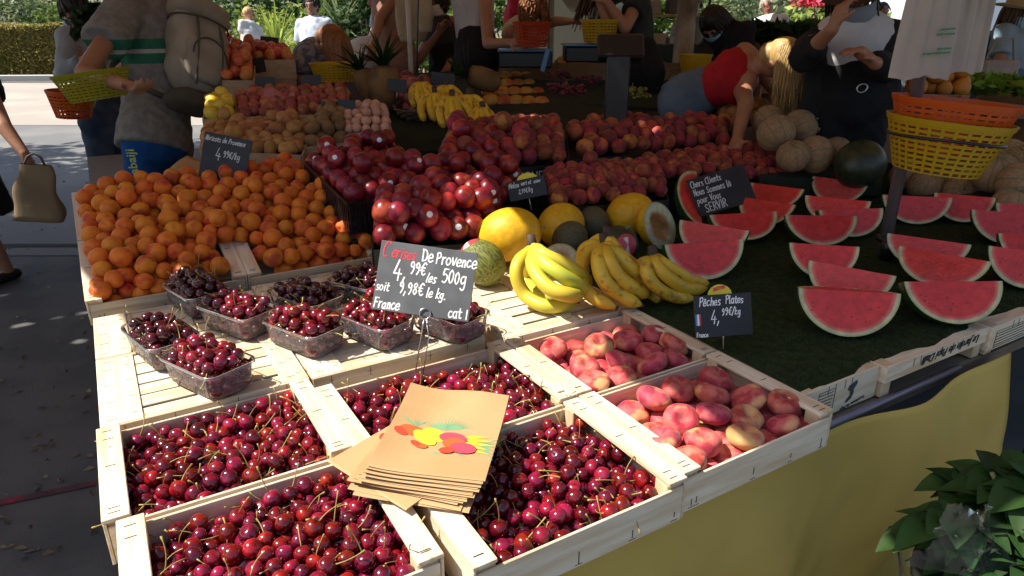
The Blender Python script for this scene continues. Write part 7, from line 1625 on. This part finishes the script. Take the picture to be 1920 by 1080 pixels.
for j in range(9):
    a_ = math.pi * .95 * j / 8
    for i in range(13): b_ = math.pi * i / 12; vs.append((.26 * math.cos(b_), -.02 + .30 * math.sin(b_) * math.cos(a_) , zz - .02 + .27 * math.sin(b_) * math.sin(a_)))
mb.add(vs, [(j * 13 + i, j * 13 + i + 1, (j + 1) * 13 + i + 1, (j + 1) * 13 + i) for j in range(8) for i in range(12)], smooth=True); o = mb.build('hood', mat('hood_white', (.62, .63, .65), .7), t); so = o.modifiers.new('t', 'SOLIDIFY'); so.thickness = .008
mb = MB(); mb.bbox(-.22, .22, -.30, .30, zz - .30, zz - .05, .04); mb.build('seat', mat('stroller_grey', (.12, .12, .14), .8), t)
for sx in (-.2, .2): mb = MB(); mb.tube([(sx, -.3, .12), (sx, 0, zz - .3), (sx, .35, zz - .02)], .012, 6); mb.build('frame_tube', M['steel'], t)
for sx in (-.22, .22):
    for sy in (-.35, .35): mb = MB(); mb.tube([(sx - .02, sy, .12), (sx + .02, sy, .12)], .12, 16); mb.build('wheel', M['black_plastic'], t)
# greens in the arms of the person at the left
rs = random.Random(8); c = D(186, 80, 4.35); t = thing('leafy_greens', 'big dark bunch of leafy greens in the arms of the person behind the shopper', 'greens', c); mb = MB(); leaves(mb, (0, 0, .02), (.15, .15, .24), 1300, .045, rs); mb.build('leaf_mass', LF['herb'], t); mb = MB()
for k in range(6): mb.tube([(rs.uniform(-.04, .04), 0, -.34), (rs.uniform(-.1, .1), rs.uniform(-.1, .1), .1)], .006, 5)
mb.build('stalks', M['rib'], t)
# crate of dark greens, right-hand stalls
def green_box(q, lab, lab2, lm, n, size, hgt, m):
    tray(q, 'produce_box', lab, m, .22, .0, group='produce boxes at the right'); ce = sum(q, Vector((0, 0, 0))) / 4; W, Dp, _n = quad_frame(q); t = thing('leafy_heap', lab2, 'greens', ce); mb = MB(); leaves(mb, (0, 0, .02), (W * .5, Dp * .5, hgt), n, size, random.Random(n)); mb.build('leaf_mass', LF[lm], t)
    block([v - UP * .225 for v in q], 0, 'crate_stand', 'plain stand under the ' + lab, M['wood_dull'])
green_box(Q((1385, 92, 5.0), (1510, 100, 4.7), (1530, 66, 5.4), (1385, 66, 5.6)), 'pale box of dark chard leaves', 'dark green chard leaves heaped in the pale box behind the bending blond person', 'herb', 900, .06, .12, mat('cream_card', (.42, .38, .29), .8))
green_box(Q((1500, 90, 5.6), (1560, 90, 5.4), (1570, 60, 6), (1500, 60, 6.1)), 'pale box of green leaves by the vendor', 'bright green leaves heaped behind the vendor in the cardigan', 'mid', 600, .06, .14, M['wood_dull'])
green_box(Q((1820, 195, 4.3), (1990, 215, 3.9), (1990, 168, 4.6), (1840, 165, 4.8)), 'wooden box of lettuce in the sun', 'bright sunlit lettuce leaves heaped at the right picture edge', 'lettuce', 800, .05, .09, M['card'])
M['pumpkin'] = mat('pumpkin_skin', (.60, .25, .03), .6, (.5, .2, .03), 1.5, rand=.2); M['pepper'] = mat('pepper_skin', (.50, .03, .03), .3, rand=.3)
PUM = protos('pumpkin', M['pumpkin'], squash=.9, lump=.06); PEP = protos('pepper', M['pepper'], squash=1.15, lump=.1)
M['apple'] = mat('apple_skin', (.36, .05, .03), .35, (.42, .36, .06), 1.1, rand=.25); APP = protos('apple', M['apple'], squash=.9, dimple=.2)
M['avocado'] = mat('avocado_skin', (.04, .07, .02), .5, (.07, .10, .03), 1.2, rand=.3); AVO = protos('avocado', M['avocado'], squash=1.3, dimple=0)
HB2 = [(feltQ((1040, 152), (1118, 152), (1110, 130), (1040, 130)), .036, 24, APP, 'apple', 'red and green apple in the shaded carton behind the red grapes', 'apples behind the red grapes', 'apple', 'brown carton of apples behind the red grapes'),
       (feltQ((1180, 165), (1262, 170), (1252, 142), (1175, 142)), .036, 26, AVO, 'avocado', 'dark green avocado in the shaded carton behind the black grapes', 'avocados behind the black grapes', 'avocado', 'brown carton of avocados behind the black grapes'),
       (feltQ((955, 135), (1035, 140), (1030, 120), (950, 118)), .034, 24, APP, 'apple', 'red and green apple in the carton just below the red basket on the scales', 'apples below the red basket', 'apple', 'brown carton of apples below the red basket'),
       (Q((1700, 182, 3.9), (1815, 185, 3.9), (1810, 158, 4.3), (1700, 155, 4.3)), .05, 26, PUM, 'squash', 'small orange squash on the crate behind the hanging baskets', 'orange squashes behind the baskets', 'pumpkin', 'brown crate of orange squashes behind the hanging baskets'),
       (Q((1600, 182, 4.0), (1672, 182, 4.0), (1672, 158, 4.3), (1600, 155, 4.3)), .035, 30, PEP, 'pepper', 'red pepper in the crate right of the vendor', 'red peppers right of the vendor', 'pepper', 'pale crate of red peppers right of the vendor'),
       (Q((1345, 258, 3.55), (1425, 240, 3.6), (1440, 205, 3.9), (1345, 205, 3.95)), .04, 16, POT, 'potato', 'dull potato in the carton under the hands of the bending shopper', 'potatoes under the bending shopper', 'potato', 'brown carton under the hands of the bending shopper')]
for i, (q, r, n, pr, nm, lab, grp, mk, cl) in enumerate(HB2): tray(q, 'wooden_crate', cl, [M['card'], M['card'], M['card'], M['card'], M['wood_dull'], M['card']][i], .10, .02, group='crates at the right', cat='crate'); heap(q, r, n, 700 + i, pr, nm, lab, nm, grp, M[mk]); block([v - UP * .108 for v in q], 0, 'crate_stand', 'plain stand under the ' + cl, M['wood_dull'])
for i, (q, lab) in enumerate([(Q((1420, 215, 3.75), (1530, 218, 3.7), (1545, 160, 4.2), (1430, 160, 4.3)), 'brown carton between the bending shopper and the vendor'), (Q((1640, 250, 3.5), (1800, 260, 3.3), (1800, 185, 3.8), (1650, 185, 3.9)), 'brown carton behind the pole and hanging baskets'), (Q((1800, 262, 3.3), (2000, 300, 2.95), (2000, 215, 3.5), (1800, 190, 3.8)), 'sloping brown carton right of the hanging baskets'), (Q((1255, 150, 4.6), (1340, 160, 4.5), (1340, 140, 4.8), (1255, 135, 4.9)), 'flat brown carton on the counter by the yellow basket')]):
    tray(q, 'carton', lab, M['card'], .14, .02, group='brown cartons at the right', cat='carton'); block([v - UP * .05 for v in q], 0, 'crate_stand', 'dark stand under the ' + lab, M['board_black'])
# ================================================================ potted basil wrapped in film, lower right
bc = Vector((1.32, .40, .15)); t = thing('basil_plant', 'large leafy green basil plant wrapped in clear film, lower right corner', 'plant', bc); t.scale = (1.18,) * 3
mb = MB(); mb.bbox(-.2, .2, -.16, .16, 0, .145, .004); solid('plant_box', mb, M['black_plastic'], 'low black box under the wrapped basil plant', 'box', M=Matrix.Translation((1.32, .40, 0))); mb = MB(); mb.lathe([(.085, 0), (.12, .26), (.125, .26), (.125, .28), (.11, .28), (.105, .25)], 28); mb.build('pot', mat('dark_pot', (.03, .035, .03), .5), t)
rs = random.Random(21); lf = MB(); stm = MB()
def bleaf(mb, p, d, up, l, w):
    sd = d.cross(up).normalized(); n = 7; vs = []
    for j in range(n):
        u = j / (n - 1); ww = w * (math.sin(math.pi * u ** .75) ** .8) if 0 < u < 1 else .001; c = p + d * l * u + up * (.10 * l * math.sin(u * math.pi) - .28 * l * u * u)
        for s in (-1, -.5, 0, .5, 1): vs.append(c + sd * ww * s + up * (abs(s) * ww * .30))
    mb.add(vs, [(j * 5 + k, j * 5 + k + 1, (j + 1) * 5 + k + 1, (j + 1) * 5 + k) for j in range(n - 1) for k in range(4)], smooth=True)
for k in range(36):
    a = rs.uniform(0, 6.28); ro = rs.uniform(.02, .20); top = Vector((math.cos(a) * ro, math.sin(a) * ro * .85, rs.uniform(.36, .53) - ro * .5)); pts = crom([Vector((math.cos(a) * .03, math.sin(a) * .03, .24)), top * .6 + Vector((0, 0, .14)), top], 4); stm.tube(pts, [.004] * len(pts), 5)
    for j in range(20):
        f = rs.uniform(.3, 1); p = pts[int(f * (len(pts) - 1))]; b_ = rs.uniform(0, 6.28); dv = Vector((math.cos(b_), math.sin(b_), rs.uniform(-.25, .5))).normalized(); bleaf(lf, p, dv, (UP - dv * dv.z).normalized(), rs.uniform(.045, .085), rs.uniform(.018, .030))
lf.build('foliage', LF['pot'], t); stm.build('stems', M['rib'], t)
mb = MB(); rs = random.Random(5); mb.lathe([(.10, .02), (.122, .14), (.13, .2), (.138, .26)], 46, fn=lambda x, y, z, q: (x * (1 + .10 * math.sin(q * 5 + z * 9) * (z > .2)), y * (1 + .10 * math.sin(q * 7 + 1) * (z > .2)), z + .05 * math.sin(q * 3) * (z > .4))); w_ = mb.mesh('film'); bmx = bmesh.new(); bmx.from_mesh(w_); bmesh.ops.delete(bmx, geom=[f for f in bmx.faces if len(f.verts) > 4], context='FACES'); bmx.to_mesh(w_); bmx.free(); w_.materials.append(clear_mat('wrap_film', gloss=.06, rough=.2, fog=.015)); kid('film_wrap', w_, t)
mb = MB(); vs = []; nn = 16
for j in range(nn + 1):
    for i in range(nn + 1):
        u, v = i / nn - .5, j / nn; p = D(1825, 1085, 1.04) + RGT * (u * .15 * (1.1 - .75 * v)) + UP * (v * .105) + FWD * (.05 * abs(u) + .02 * v)
        p += Vector((mnoise.noise((u * 9, v * 9, 1)), mnoise.noise((u * 9, v * 9, 7)), mnoise.noise((u * 7, v * 7, 3)))) * .014 + FWD * (.010 * abs(mnoise.noise((u * 14 + v * 5, v * 12, 4)))); vs.append(p)
mb.add(vs, [(j * (nn + 1) + i, j * (nn + 1) + i + 1, (j + 1) * (nn + 1) + i + 1, (j + 1) * (nn + 1) + i) for j in range(nn) for i in range(nn)], smooth=True); o = mb.build('clear_bag', clear_mat('crumpled_film', tint=(.96, .98, .96), gloss=.02, rough=.12, fog=.015))
tag(o, 'crumpled clear plastic bag in front of the basil leaves', 'plastic bag')
# kraft bag lying over the back of the apricots
a, b, c_, d_ = D(300, 338, 2.42), D(372, 352, 2.36), D(432, 300, 2.62), D(352, 292, 2.66)
mb = MB(); n = 8; vs = []
for j in range(n + 1):
    for i in range(n + 1): u, v = i / n, j / n; vs.append((a * (1 - u) + b * u) * (1 - v) + (d_ * (1 - u) + c_ * u) * v + UP * (.012 * math.sin(u * 5 + v * 3)))
mb.add(vs, [(j * (n + 1) + i, j * (n + 1) + i + 1, (j + 1) * (n + 1) + i + 1, (j + 1) * (n + 1) + i) for j in range(n) for i in range(n)], smooth=True); o = solid('paper_bag', mb, M['kraft'], 'brown paper bag with a coloured print lying behind the apricots', 'paper bag'); so = o.modifiers.new('t', 'SOLIDIFY'); so.thickness = .003
mb = MB(); 
for (u, v, r_, k) in ((.62, .45, .018, 0), (.70, .52, .016, 1), (.80, .50, .014, 2), (.66, .60, .015, 2), (.74, .42, .012, 1)):
    mb.mi = k; c = (a * (1 - u) + b * u) * (1 - v) + (d_ * (1 - u) + c_ * u) * v + UP * (.012 * math.sin(u * 5 + v * 3) + .004); mb.add([c + (b - a).normalized() * r_ * math.cos(q) + (d_ - a).normalized() * r_ * .8 * math.sin(q) for q in [2 * math.pi * i / 14 for i in range(14)]], [tuple(range(14))])
mb.build('printed_fruit', [PR['r'], PR['g'], PR['y']], o)
